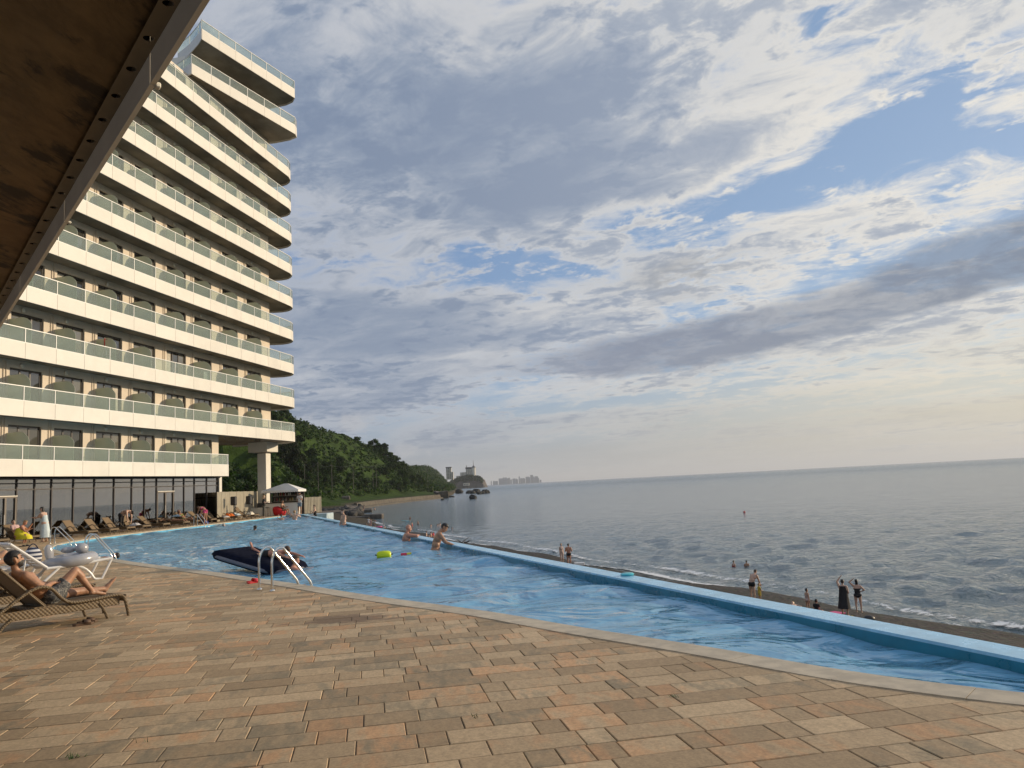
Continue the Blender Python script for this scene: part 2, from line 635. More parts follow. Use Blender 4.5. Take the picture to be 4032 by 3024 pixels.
# ---- materials of the ground
def paver_material(name, per_object):
    M, g, bs = custom(name)
    pos = g.geo('Position')
    if per_object:
        r0 = g.n.new('ShaderNodeObjectInfo').outputs['Random']
        wn = g.n.new('ShaderNodeTexWhiteNoise'); wn.noise_dimensions = '1D'
        g.l.new(g.mul(r0, 917.0), wn.inputs['W'])
        c = wn.outputs['Color']
    else:
        at = g.n.new('ShaderNodeAttribute'); at.attribute_name = 'tone'
        c = at.outputs['Color']
    r1, r2, r3 = g.sep(c)
    off = g.comb(g.mul(r1, 31.0), g.mul(r2, 17.0), g.mul(r3, 9.0))
    vm = g.n.new('ShaderNodeVectorMath'); vm.operation = 'ADD'
    g.l.new(pos, vm.inputs[0]); g.l.new(off, vm.inputs[1])
    q = g.mapping(vm.outputs[0], scale=(1.0, 1.0, 1.0), rot=(0, 0, rad(-10.5)))
    streak = g.noise(g.mapping(q, scale=(2.6, 1.0, 1.0)), 2.3, 7, 0.62, 0.25)
    grain = g.add(g.mul(g.noise(q, 42.0, 5, 0.7), 0.6), g.mul(g.noise(g.mapping(q, scale=(2.2, 1, 1)), 9.0, 6, 0.7), 0.4))
    tan = g.mix(r1, (0.40, 0.285, 0.165), (0.51, 0.378, 0.232))
    rust = g.mix(r2, (0.50, 0.275, 0.135), (0.55, 0.325, 0.170))
    grey = g.mix(r3, (0.245, 0.205, 0.135), (0.33, 0.275, 0.185))
    patch = g.noise(g.mapping(pos, scale=(1, 1, 1)), 0.35, 3, 0.5)
    base = g.mix(g.mul(g.step(g.add(streak, g.mul(g.sub(r2, 0.5), 0.46)), 0.55, 0.80), 0.85), tan, rust)
    base = g.mix(g.mul(g.step(g.add(streak, g.mul(g.sub(r3, 0.5), 0.40)), 0.42, 0.22), 0.7), base, grey)
    base = g.mix(1.0, base, g.mix(g.step(grain, 0.25, 0.75), (0.68, 0.68, 0.68), (1.26, 1.26, 1.26)), 'MULTIPLY')
    base = g.mix(1.0, base, g.mix(patch, (0.84, 0.86, 0.86), (1.12, 1.10, 1.08)), 'MULTIPLY')
    base = g.mix(1.0, base, g.mix(r1, (0.86, 0.86, 0.86), (1.12, 1.12, 1.12)), 'MULTIPLY')
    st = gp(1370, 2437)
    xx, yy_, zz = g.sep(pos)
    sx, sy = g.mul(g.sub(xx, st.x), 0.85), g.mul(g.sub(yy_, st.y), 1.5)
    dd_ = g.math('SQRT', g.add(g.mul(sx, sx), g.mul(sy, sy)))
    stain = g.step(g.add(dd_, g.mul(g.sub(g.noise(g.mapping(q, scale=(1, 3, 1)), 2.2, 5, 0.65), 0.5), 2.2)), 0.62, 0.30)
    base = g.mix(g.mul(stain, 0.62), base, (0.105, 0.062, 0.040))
    g.l.new(base, bs.inputs['Base Color'])
    bs.inputs['Roughness'].default_value = 0.72
    bs.inputs['Specular IOR Level'].default_value = 0.35
    g.l.new(g.bump(g.add(grain, g.mul(g.noise(q, 9.0, 4, 0.6), 1.2)), 0.35, 0.004), bs.inputs['Normal'])
    return M


M_PAV_O = paver_material('paver_concrete', True)
M_PAV_S = paver_material('paver_concrete_field', False)
M_JOINT = mat('joint_sand', (0.105, 0.080, 0.055), 0.95, var=0.35, vscale=3.0, bump=0.4, bscale=60, coord='Object')
M_COPING = mat('coping_stone', (0.50, 0.43, 0.32), 0.7, var=0.16, vscale=5.0, bump=0.25, bscale=70, bdist=0.003, objrand=0.07)
M_POOL = mat('pool_paint', (0.16, 0.52, 0.76), 0.32, var=0.10, vscale=1.2, spec=0.5)
M_POOLTOP = mat('pool_edge_paint', (0.36, 0.66, 0.86), 0.25, var=0.14, vscale=2.2, spec=0.6)
M_EDGE_SHADE = mat('edge_wall_shade', (0.020, 0.20, 0.30), 0.3, var=0.15, vscale=3)  # shade on the seaward wall's inner face, put into the paint as darker teal
M_CONC = mat('raw_concrete', (0.30, 0.29, 0.27), 0.85, var=0.3, vscale=1.2, bump=0.4, bscale=12)

# ---- deck base sheet with the pool cut out
from mathutils.geometry import tessellate_polygon
deck_outer = [(-60, -14), (12.2, -14), (edge_x(4.2) + 0.34, 4.2)] + [(4.95, 4.9)]
hole = [(x, y) for x, y in cop_outer][3:]
left_far = [(-19.9, 69.5), (-14.9, 69.5), (-14.9, 78), (-60, 78)]
deck_poly = [(-60, -14), (12.0, -14), (5.35, 4.3)] + [(x, y) for x, y in outline_offset(near_curve, 0.06)] + [(-19.4, 68.1), (-17.6, 67.2), (-16.0, 67.4), (-15.4, 78.0), (-60, 78)]


def flat_mesh(name, poly, z, material, depth=None):
    tri = tessellate_polygon([[Vector((x, y, 0)) for x, y in poly]])
    mb = MB()
    vs = [(x, y, z) for x, y in poly]
    fs = []
    for a, b, c in tri:
        A, B, C_ = (Vector(vs[i]) for i in (a, b, c))
        fs.append((a, b, c) if (B - A).cross(C_ - A).z > 0 else (a, c, b))
    mb.add(vs, fs)
    return mb.build(name, material)


deck = struct(flat_mesh('deck', deck_poly, -0.012, M_JOINT))

# ---- coping stones, one by one
coping = struct(bpy.data.objects.new('pool_coping', None)); COL.objects.link(coping)
acc_l, pts_i, pts_o = 0.0, [near_curve[0]], [cop_outer[0]]
cnt = 0
for i in range(1, len(near_curve)):
    acc_l += math.dist(near_curve[i], near_curve[i - 1])
    pts_i.append(near_curve[i]); pts_o.append(cop_outer[i])
    if acc_l > 0.85 or i == len(near_curve) - 1:
        mb = MB()
        a_i, a_o = list(pts_i), list(pts_o)
        # open the joint a little at the end of each stone
        d0 = Vector((a_i[-1][0] - a_i[-2][0], a_i[-1][1] - a_i[-2][1])).normalized() * 0.006
        a_i[-1] = (a_i[-1][0] - d0.x, a_i[-1][1] - d0.y); a_o[-1] = (a_o[-1][0] - d0.x, a_o[-1][1] - d0.y)
        ring = [(x, y) for x, y in a_i] + [(x, y) for x, y in reversed(a_o)]
        lip = outline_offset(a_i, -0.035)             # nosing over the water
        ring = lip + [(x, y) for x, y in reversed(a_o)]
        zt = 0.008 + rng.uniform(-.0015, .0015)
        mb.prism(ring, -0.045, zt)
        mb.build('coping_stone', M_COPING, coping)
        pts_i, pts_o, acc_l = [near_curve[i]], [cop_outer[i]], 0.0
        cnt += 1

# ---- pavers
TH = rad(10.5)
E1 = Vector((math.cos(TH), math.sin(TH), 0)); E2 = Vector((-math.sin(TH), math.cos(TH), 0))
ROW, GAP = 0.30, 0.006
cop_mid = np.array(outline_offset(near_curve, COPW - 0.05))
cop_dir = np.gradient(cop_mid, axis=0); cop_dir /= np.linalg.norm(cop_dir, axis=1)[:, None]


def clip_half(poly, p, n):
    out = []
    for i in range(len(poly)):
        a, b = poly[i], poly[(i + 1) % len(poly)]
        da = (a[0] - p[0]) * n[0] + (a[1] - p[1]) * n[1]; db = (b[0] - p[0]) * n[0] + (b[1] - p[1]) * n[1]
        if da >= 0: out.append(a)
        if (da >= 0) != (db >= 0):
            t = da / (da - db); out.append((a[0] + (b[0] - a[0]) * t, a[1] + (b[1] - a[1]) * t))
    return out


def paver_list():
    res = []
    jmin, jmax = int(2.2 / ROW), int(78 / ROW)
    for j in range(jmin, jmax):
        s = -46 + rng.uniform(0, 0.6)
        while s < 12:
            L = rng.choices((0.2, 0.4, 0.6), (0.27, 0.40, 0.33))[0]
            c = E1 * (s + L / 2) + E2 * ((j + 0.5) * ROW)
            s += L
            x, y = c.x, c.y
            # only where the photograph (or a step beside it) can see the deck
            if y < 3.0 or abs(x) > y * 0.76 + 1.6 or x < -30: continue
            if x > edge_x(y) - 0.1 and y > 4.6: continue
            if y > 36 and x < -0.105 * (75 - y) - 23.4 - 0.0 * y and x < -27.5: continue
            k = int(np.argmin((cop_mid[:, 0] - x) ** 2 + (cop_mid[:, 1] - y) ** 2))
            dv = (x - cop_mid[k, 0], y - cop_mid[k, 1])
            nrm = (-cop_dir[k, 1], cop_dir[k, 0])
            side = dv[0] * nrm[0] + dv[1] * nrm[1]
            dist2 = dv[0] ** 2 + dv[1] ** 2
            h, w = ROW / 2 - GAP / 2, L / 2 - GAP / 2
            poly = [(x + E1.x * a * w + E2.x * b * h, y + E1.y * a * w + E2.y * b * h) for a, b in ((-1, -1), (1, -1), (1, 1), (-1, 1))]
            full = True
            if dist2 < 0.7 ** 2:
                p2 = clip_half(poly, cop_mid[k], nrm)
                if len(p2) < 3: continue
                full = len(p2) == 4 and all(math.dist(a, b) < 1e-9 for a, b in zip(p2, poly))
                poly = p2
            elif in_poly(x, y): continue
            elif side < 0 and y < 66 and x > -22: continue
            res.append((x, y, L, poly, full, side))
    return res


PV = paver_list()
# the 300 that show largest: near and full
order = sorted(range(len(PV)), key=lambda i: (PV[i][1] ** 2 + PV[i][0] ** 2) / (PV[i][2] if PV[i][4] else 0.05))
inview = [i for i in order if PV[i][4] and PV[i][1] > 4.35 and abs(PV[i][0]) < PV[i][1] * 0.66 + 0.25][:300]
single = set(inview)


def paver_mesh(L):
    mb = MB()
    h, w, b, t = ROW / 2 - GAP / 2, L / 2 - GAP / 2, 0.005, 0.0
    lo = [(-w, -h, -0.06), (w, -h, -0.06), (w, h, -0.06), (-w, h, -0.06)]
    mi = [(-w, -h, -b), (w, -h, -b), (w, h, -b), (-w, h, -b)]
    hi = [(-w + b, -h + b, t), (w - b, -h + b, t), (w - b, h - b, t), (-w + b, h - b, t)]
    fs = [(8, 9, 10, 11)]
    for i in range(4):
        k = (i + 1) % 4
        fs += [(i, k, 4 + k, 4 + i), (4 + i, 4 + k, 8 + k, 8 + i)]
    mb.add(lo + mi + hi, fs)
    return mb.mesh('paver', M_PAV_O)


PM = {L: paver_mesh(L) for L in (0.2, 0.4, 0.6)}
for i in inview:
    x, y, L, poly, full, side = PV[i]
    o = link('paver', PM[L], deck, (x, y, rng.uniform(-.0025, .0015)))
    o.rotation_euler = (rng.uniform(-.004, .004), rng.uniform(-.003, .003), TH + rng.uniform(-.004, .004))
vs, fs, tone = [], [], []
for i, (x, y, L, poly, full, side) in enumerate(PV):
    if i in single: continue
    n0 = len(vs); n = len(poly); b = 0.005
    zt = rng.uniform(-.003, .0015)
    tx, ty = rng.uniform(-.004, .004), rng.uniform(-.004, .004)
    tn = (rng.random(), rng.random(), rng.random(), 1)
    for z, sh in ((-0.05, 0), (-b, 0), (0, 1)):
        for p in poly:
            dx, dy = p[0] - x, p[1] - y
            l = math.hypot(dx, dy) + 1e-6
            k = max(0, 1 - sh * b * 1.3 / l)
            vs.append((x + dx * k, y + dy * k, z + zt + dx * tx + dy * ty)); tone.append(tn)
    fs.append(tuple(n0 + 2 * n + k for k in range(n)))
    for ring in (0, 1):
        for k in range(n):
            k2 = (k + 1) % n
            fs.append((n0 + ring * n + k, n0 + ring * n + k2, n0 + (ring + 1) * n + k2, n0 + (ring + 1) * n + k))
mb = MB(); mb.v, mb.f, mb.mi = vs, fs, [0] * len(fs)
me = mb.mesh('paver_field', M_PAV_S)
at = me.color_attributes.new('tone', 'FLOAT_COLOR', 'POINT')
at.data.foreach_set('color', np.array(tone, dtype=np.float32).ravel())
stuff(link('paver_field', me, deck))

# tufts of grass growing in the joints
M_GRASS = mat('grass_blade', (0.07, 0.13, 0.03), 0.6, var=0.3, vscale=20)
mb = MB()
for (px_, py_, n, sz) in ((295, 2985, 22, .05), (1870, 2825, 8, .035), (2650, 2745, 6, .035), (870, 2568, 4, .03), (565, 2925, 4, .04)):
    c = gp(px_, py_)
    for k in range(n):
        a = rng.uniform(0, 6.3); r = rng.uniform(0, .05)
        p = c + Vector((math.cos(a) * r * 2.0, math.sin(a) * r, 0))
        t = p + Vector((rng.uniform(-.04, .04), rng.uniform(-.03, .03), rng.uniform(.3, 1) * sz))
        w = Vector((rng.uniform(-1, 1), rng.uniform(-1, 1), 0)).normalized() * .004
        mb.add([p - w, p + w, t], [(0, 1, 2)])
stuff(mb.build('joint_grass', M_GRASS), 'thin green grass tufts growing in the paver joints', 'grass')

# ---- pool basin, seaward wall, water
FLOOR_Z = -1.35
mb = MB()
tri = tessellate_polygon([[Vector((x, y, 0)) for x, y in pool_poly]])
vs = [(x, y, FLOOR_Z) for x, y in pool_poly]
fs = []
for a, b, c in tri:
    A, B, C_ = (Vector(vs[i]) for i in (a, b, c))
    fs.append((a, b, c) if (B - A).cross(C_ - A).z > 0 else (a, c, b))
mb.add(vs, fs)
n = len(near_curve)
wl = [(x, y, FLOOR_Z) for x, y in near_curve] + [(x, y, -0.045) for x, y in near_curve]
mb.add(wl, [(i, n + i, n + i + 1, i + 1) for i in range(n - 1)])
basin = struct(mb.build('pool_basin', M_POOL))

wall = struct(bpy.data.objects.new('pool_edge_wall', None)); COL.objects.link(wall)
p0 = Vector((edge_x(4.4), 4.4, 0)); p1 = Vector((END_R[0], END_R[1], 0))
WT = 0.36
segn = 14
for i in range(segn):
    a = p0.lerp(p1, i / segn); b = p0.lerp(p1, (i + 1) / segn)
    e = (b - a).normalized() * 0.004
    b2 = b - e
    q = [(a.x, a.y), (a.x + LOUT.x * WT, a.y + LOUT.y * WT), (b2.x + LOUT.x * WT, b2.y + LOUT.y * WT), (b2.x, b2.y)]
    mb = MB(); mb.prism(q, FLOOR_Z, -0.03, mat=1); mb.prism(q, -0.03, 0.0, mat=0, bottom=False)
    mb.build('wall_section', [M_POOLTOP, M_EDGE_SHADE], wall)
mb = MB()                                             # retaining wall under the edge down to the beach
q = [(p0 + LOUT * 0.05), (p0 + LOUT * (WT - .03)), (p1 + LOUT * (WT - .03)), (p1 + LOUT * 0.05)]
mb.prism([(v.x, v.y) for v in q], -8.5, FLOOR_Z - 0.01)
mb.build('retaining_wall', M_CONC, wall)
# end of the pool: wall with its broad corner block
mb = MB()
L0, R0_ = Vector((-19.5, 67.6, 0)), Vector((*END_R, 0))
mb.prism([(R0_.x, R0_.y), (R0_.x + .5, R0_.y + .45), (L0.x + .45, L0.y + .9), (L0.x, L0.y)], FLOOR_Z, 0.02)
mb.build('end_wall', M_POOLTOP, wall)
mb = MB()
mb.bbox((-16.1, 65.6, -1.1), (1.5, 2.4, 2.3), 0.03)
mb.build('corner_block', mat('weathered_paint', (0.42, 0.52, 0.56), 0.6, var=0.2, vscale=2.0), wall)
# seaward edge of the deck beside the pool
mb = MB()
mb.prism([(4.66, 4.42), (4.72, 5.02), (4.40, 5.30), (5.05, 4.40)], -8, 0.02)
struct(mb.build('deck_edge', M_CONC))


def water_waves(X, Y, waves):
    Z = np.zeros_like(X)
    for kx, ky, am, ph in waves: Z += am * np.sin(kx * X + ky * Y + ph)
    return Z


def pool_water():
    M = bpy.data.materials.new('pool_water'); M.use_nodes = True
    g = NG(M.node_tree)
    g.n.remove(g.n['Principled BSDF'])
    out = g.n['Material Output']
    pos = g.geo('Position')
    x, y, z = g.sep(pos)
    calm = g.step(y, 30.0, 9.0)                       # swimmers stir up the far half
    n1 = g.noise(g.mapping(pos, scale=(1.0, 1.0, 1.0), rot=(0, 0, rad(12))), 0.95, 3, 0.40, 1.2)
    n2 = g.noise(g.mapping(pos, scale=(1.0, 1.35, 1.0), rot=(0, 0, rad(20))), 3.4, 4, 0.55, 0.6)
    h = g.add(g.mul(n1, g.lin(calm, 0, 1, 0.11, 0.19)), g.mul(n2, g.lin(calm, 0, 1, 0.085, 0.016)))
    bp = g.bump(h, 1.0, 1.0)
    tr = g.n.new('ShaderNodeBsdfTransparent'); tr.inputs[0].default_value = (0.70, 0.93, 0.98, 1)
    df = g.n.new('ShaderNodeBsdfDiffuse'); df.inputs[0].default_value = (0.25, 0.60, 0.88, 1)
    m1 = g.n.new('ShaderNodeMixShader'); m1.inputs[0].default_value = 0.72
    g.l.new(tr.outputs[0], m1.inputs[1]); g.l.new(df.outputs[0], m1.inputs[2])
    gl = g.n.new('ShaderNodeBsdfGlossy'); gl.inputs['Roughness'].default_value = 0.015
    g.l.new(bp, gl.inputs['Normal']); g.l.new(bp, df.inputs['Normal'])
    fr = g.n.new('ShaderNodeFresnel'); fr.inputs['IOR'].default_value = 1.42
    g.l.new(bp, fr.inputs['Normal'])
    mx = g.n.new('ShaderNodeMixShader')
    g.l.new(fr.outputs[0], mx.inputs[0]); g.l.new(m1.outputs[0], mx.inputs[1]); g.l.new(gl.outputs[0], mx.inputs[2])
    g.l.new(mx.outputs[0], out.inputs[0])
    MATS['pool_water'] = M
    # sheet of small triangles following the pool outline
    vs, fs = [], []
    ys = np.concatenate([np.arange(4.9, 20, 0.10), np.arange(20, 67.7, 0.22)])
    nx = 90
    rows = []
    P = np.array(near_curve)
    for yv in ys:
        # left limit: where the near curve crosses this y (deck side), right limit: the edge wall
        xr = edge_x(yv) - 0.002
        xs_c = []
        for i in range(len(P) - 1):
            if (P[i, 1] - yv) * (P[i + 1, 1] - yv) <= 0 and P[i, 1] != P[i + 1, 1]:
                xs_c.append(P[i, 0] + (P[i + 1, 0] - P[i, 0]) * (yv - P[i, 1]) / (P[i + 1, 1] - P[i, 1]))
        xl = min(xs_c) if xs_c else xr - 0.05
        rows.append((xl, xr))
    X = np.array([np.linspace(a - 0.02, b, nx) for a, b in rows]); Y = np.repeat(ys[:, None], nx, 1)
    r2 = np.random.default_rng(3)
    wv = []
    for k in range(26):
        lam = r2.uniform(0.55, 2.6); an = r2.uniform(0, 6.28)
        wv.append((2 * math.pi / lam * math.cos(an), 2 * math.pi / lam * math.sin(an), 0.0046 * lam ** 1.0, r2.uniform(0, 6.28)))
    Z = WATER_Z + water_waves(X, Y, wv) * np.clip((Y - 2) / 16, 0.55, 1.25)
    vs = np.stack([X, Y, Z], -1).reshape(-1, 3)
    H, W = X.shape
    idx = np.arange(H * W).reshape(H, W)
    fs = np.stack([idx[:-1, :-1], idx[:-1, 1:], idx[1:, 1:], idx[1:, :-1]], -1).reshape(-1, 4)
    me = bpy.data.meshes.new('pool_water')
    me.from_pydata(vs.tolist(), [], fs.tolist())
    me.materials.append(M)
    me.polygons.foreach_set('use_smooth', [True] * len(me.polygons))
    return struct(link('pool_water', me))


pool_water()
# ------------------------------------------------------------------ sea, beach
def sea_material():
    M, g, bs = custom('sea_water')
    pos = g.geo('Position')
    x, y, z = g.sep(pos)
    dist = g.math('SQRT', g.add(g.mul(x, x), g.mul(y, y)))
    big = g.noise(pos, 0.012, 4, 0.5)
    bs.inputs['Roughness'].default_value = 0.09
    bs.inputs['IOR'].default_value = 1.333
    base = g.mix(big, (0.062, 0.105, 0.122), (0.088, 0.135, 0.150))
    g.l.new(base, bs.inputs['Base Color'])
    p2 = g.mapping(pos, scale=(1.0, 1.0, 1.0), rot=(0, 0, rad(20)))
    p3 = g.mapping(p2, scale=(1.0, 0.55, 1.0))
    n1 = g.noise(p3, 1.25, 6, 0.62, 0.5)
    n2 = g.noise(p3, 0.16, 6, 0.6, 0.4)
    n3 = g.noise(p3, 0.035, 5, 0.6, 0.3)
    h = g.add(g.add(g.mul(n1, 0.42), g.mul(n2, g.lin(dist, 40, 400, 0.40, 1.2))), g.mul(n3, g.lin(dist, 150, 2500, 0.3, 3.5)))
    g.l.new(g.bump(h, 1.0, 1.0), bs.inputs['Normal'])
    g.l.new(g.lin(dist, 40, 1500, 0.04, 0.22), bs.inputs['Roughness'])
    return M


def build_sea():
    th = np.radians(np.arange(-62, 118, 0.36))         # azimuth from +Y, clockwise
    r = [22.0]
    while r[-1] < 60000: r.append(r[-1] * 1.0125 + 0.02)
    r = np.array(r)
    T, Rr = np.meshgrid(th, r)
    X, Y = Rr * np.sin(T), Rr * np.cos(T)
    sp = Rr * 0.0125
    Z = np.zeros_like(X)
    r2 = np.random.default_rng(11)
    for k in range(110):
        lam = 0.5 * (6.5 / 0.5) ** r2.random()
        an = math.atan2(-0.35, -0.94) + r2.normal(0, 0.75)
        am = 0.0078 * lam ** 0.80
        kx, ky = 2 * math.pi / lam * math.cos(an), 2 * math.pi / lam * math.sin(an)
        ph = r2.uniform(0, 6.28)
        fade = np.clip((lam / sp - 2.2) / 2.0, 0, 1)
        w = np.sin(kx * X + ky * Y + ph)
        Z += am * fade * (w + 0.25 * np.cos(2 * (kx * X + ky * Y + ph)))
    # swell flattening on the shore, plus one low breaker line
    q = (X - edge_x(Y)) * LOUT.x                       # seaward distance from the pool edge
    Z *= np.clip((q - 26) / 14, 0.25, 1) * np.clip(1.5 - Rr / 4000, 0, 1)
    Z += 0.16 * np.exp(-((q - 33.5 - 0.8 * np.sin(Y * .11)) / 1.0) ** 2) * (Y < 330)
    vs = np.stack([X, Y, SEA_Z + Z], -1).reshape(-1, 3)
    H, W = X.shape
    idx = np.arange(H * W).reshape(H, W)
    fs = np.stack([idx[:-1, :-1], idx[1:, :-1], idx[1:, 1:], idx[:-1, 1:]], -1).reshape(-1, 4)
    me = bpy.data.meshes.new('sea')
    me.vertices.add(len(vs)); me.vertices.foreach_set('co', vs.astype(np.float32).ravel())
    me.loops.add(len(fs) * 4); me.loops.foreach_set('vertex_index', fs.astype(np.int32).ravel())
    me.polygons.add(len(fs))
    me.polygons.foreach_set('loop_start', np.arange(0, len(fs) * 4, 4, dtype=np.int32))
    me.polygons.foreach_set('loop_total', np.full(len(fs), 4, dtype=np.int32))
    me.update(calc_edges=True); me.validate()
    me.polygons.foreach_set('use_smooth', [True] * len(me.polygons))
    me.materials.append(sea_material())
    return struct(link('sea', me))


build_sea()


def beach_z(q, y):
    return float(np.interp(q, [0, 8, 16, 22, 26, 28.5, 34, 60], [-4.9, -5.1, -5.3, -5.55, -6.15, -6.98, -8.3, -11]))


def build_beach():
    M, g, bs = custom('beach_pebbles')
    pos = g.geo('Position')
    v = g.voro(pos, 5.0, 'F1', 'Color')
    n = g.noise(pos, 0.6, 6, 0.65)
    n9 = g.noise(pos, 3.4, 6, 0.8)
    x, y, z = g.sep(pos)
    wet = g.step(z, -6.15, -6.75)
    base = g.mix(g.step(n9, 0.3, 0.72), (0.018, 0.018, 0.017), (0.110, 0.106, 0.096))
    base = g.mix(g.mul(g.step(n, 0.52, 0.75), 0.30), base, (0.12, 0.11, 0.09))
    base = g.mix(0.35, base, g.mix(1.0, v, (0.16, 0.15, 0.13), 'MULTIPLY'))
    big2 = g.noise(pos, 1.6, 6, 0.75)
    base = g.mix(1.0, base, g.mix(g.step(big2, 0.36, 0.66), (0.16, 0.16, 0.17), (0.66, 0.65, 0.63)), 'MULTIPLY')
    base = g.mix(wet, base, g.mix(1.0, base, (0.42, 0.42, 0.42), 'MULTIPLY'))
    g.l.new(base, bs.inputs['Base Color'])
    g.l.new(g.lin(wet, 0, 1, 0.9, 0.35), bs.inputs['Roughness'])
    g.l.new(g.bump(g.add(n9, g.mul(g.voro(pos, 4.0), 1.2)), 1.0, 0.16), bs.inputs['Normal'])
    ys = np.arange(-30, 330, 1.2)
    qs = np.concatenate([np.arange(0.1, 20, 1.6), np.arange(20, 34, 0.5), np.arange(34, 62, 4)])
    mb = MB()
    vs = []
    for y in ys:
        for q in qs:
            qq = q + 0.9 * math.sin(y * .13) * min(1, q / 20) + 0.5 * math.sin(y * .37 + 1)* min(1, q / 20)
            p = Vector((edge_x(y), y, 0)) + LOUT * q
            z = beach_z(qq, y) + 0.12 * mnoise.noise(Vector((p.x * .25, p.y * .25, 0))) + 0.05 * mnoise.noise(Vector((p.x, p.y, 3)))
            vs.append((p.x, p.y, z))
    W = len(qs)
    fs = [(i * W + k, i * W + k + 1, (i + 1) * W + k + 1, (i + 1) * W + k) for i in range(len(ys) - 1) for k in range(W - 1)]
    mb.add(vs, fs)
    struct(mb.build('beach', M, smooth=80))
    # surf: foam sheets where the swell runs out
    F = bpy.data.materials.new('surf_foam'); F.use_nodes = True
    g = NG(F.node_tree); bs = g.n['Principled BSDF']
    pos = g.geo('Position')
    at = g.n.new('ShaderNodeAttribute'); at.attribute_name = 'edge'
    e = at.outputs['Fac']
    nn = g.noise(pos, 1.3, 8, 0.7, 0.8)
    n2 = g.noise(pos, 0.09, 3, 0.5)
    m_ = g.step(g.add(g.add(nn, g.mul(e, 0.55)), g.mul(g.sub(n2, 0.5), 0.7)), 0.86, 1.02)
    bs.inputs['Base Color'].default_value = (0.78, 0.79, 0.78, 1); bs.inputs['Roughness'].default_value = 0.7
    g.l.new(m_, bs.inputs['Alpha'])
    g.l.new(g.bump(nn, 0.8, 0.05), bs.inputs['Normal'])
    vs, ed = [], []
    ys = np.arange(14, 320, 0.6)
    qs = np.arange(26.6, 37.0, 0.35)
    for y in ys:
        sh = 1.1 * math.sin(y * .13 + .4) + 0.7 * math.sin(y * .31) + 1.3 * mnoise.noise(Vector((y * .05, 0, 4)))
        for q in qs:
            p = Vector((edge_x(y), y, 0)) + LOUT * (q + sh * .5)
            qq = q + sh * .5
            z = max(beach_z(q, y) + 0.05, SEA_Z + 0.10 + 0.16 * math.exp(-((qq - 33.5 - 0.8 * math.sin(y * .11)) / 1.0) ** 2))
            vs.append((p.x, p.y, z))
            e = 1.15 * math.exp(-((q - 28.3) / 1.1) ** 2) + 0.62 * math.exp(-((q - 32.2) / 0.7) ** 2) + 0.42 * math.exp(-((q - 30.6) / 1.6) ** 2)
            ed.append(min(1.15, e))
    W = len(qs)
    mb = MB(); mb.add(vs, [(i * W + k, i * W + k + 1, (i + 1) * W + k + 1, (i + 1) * W + k) for i in range(len(ys) - 1) for k in range(W - 1)])
    me = mb.mesh('surf_foam', F, smooth=80)
    a = me.attributes.new('edge', 'FLOAT', 'POINT'); a.data.foreach_set('value', np.array(ed, dtype=np.float32))
    stuff(link('surf_foam', me), 'broken white surf running along the dark pebble beach', 'surf')


build_beach()


def on_beach(px_, py_, z=-5.5):
    """beach point under a photograph pixel"""
    for _ in range(12):
        p = gp(px_, py_, z)
        q = (p.x - edge_x(p.y)) * LOUT.x
        z = 0.5 * z + 0.5 * beach_z(q, p.y)
    p = gp(px_, py_, z)
    return p
# ------------------------------------------------------------------ coast and hill
SH_Y = [70, 100, 185, 300, 385, 446, 553, 638, 690, 740, 900, 1300, 2000, 2700, 3400]
SH_X = [-12, -12, -31, -56, -80, -84, -77, -62, -62, -66, -72, -100, -150, -215, -300]


def shore_x(y): return float(np.interp(y, SH_Y, SH_X))


RG_Y = [70, 120, 200, 280, 360, 430, 520, 600, 660, 720, 800, 900, 1050, 1300, 1800, 2600, 3400]
RG_H = [3, 8, 20, 36, 48, 53, 52, 47, 41, 35, 29, 25, 26, 31, 42, 50, 50]


def land_z(x, y):
    s = shore_x(y) - x
    hr = float(np.interp(y, RG_Y, RG_H))
    if y < 340:
        lo = np.interp(s, [-20, 0, 10, 22, 27, 40], [-10, -7.0, -5.6, -4.6, -1.6, -1.0])
        st = 40.0
    else:
        lo = np.interp(s, [-20, 0, 0.6, 3.0, 10, 16], [-10, -7.2, -4.4, -4.1, -3.0, -1.6])
        st = 16.0
    t = min(1, max(0, (s - st) / 52.0))
    t = t * t * (3 - 2 * t) * 0.55 + t * 0.45
    z = lo + (hr + 1) * t
    if s > st:
        k = min(1, (s - st) / 20)
        z += k * (2.6 * mnoise.noise(Vector((x * .03, y * .03, 1))) + 1.2 * mnoise.noise(Vector((x * .09, y * .09, 5))))
    if s > st + 52: z -= (s - st - 52) * 0.06
    return float(z)


def grassy(x, y):
    """bare grassy face and crest of the hill, 0..1"""
    a = math.exp(-(((y - 585) / 70) ** 2 + ((shore_x(y) - x - 56) / 20) ** 2))
    b = math.exp(-(((y - 345) / 45) ** 2 + ((shore_x(y) - x - 34) / 9) ** 2))
    c = math.exp(-(((y - 470) / 110) ** 2 + ((shore_x(y) - x - 12) / 6) ** 2))
    return min(1, a + .7 * b + .6 * c)


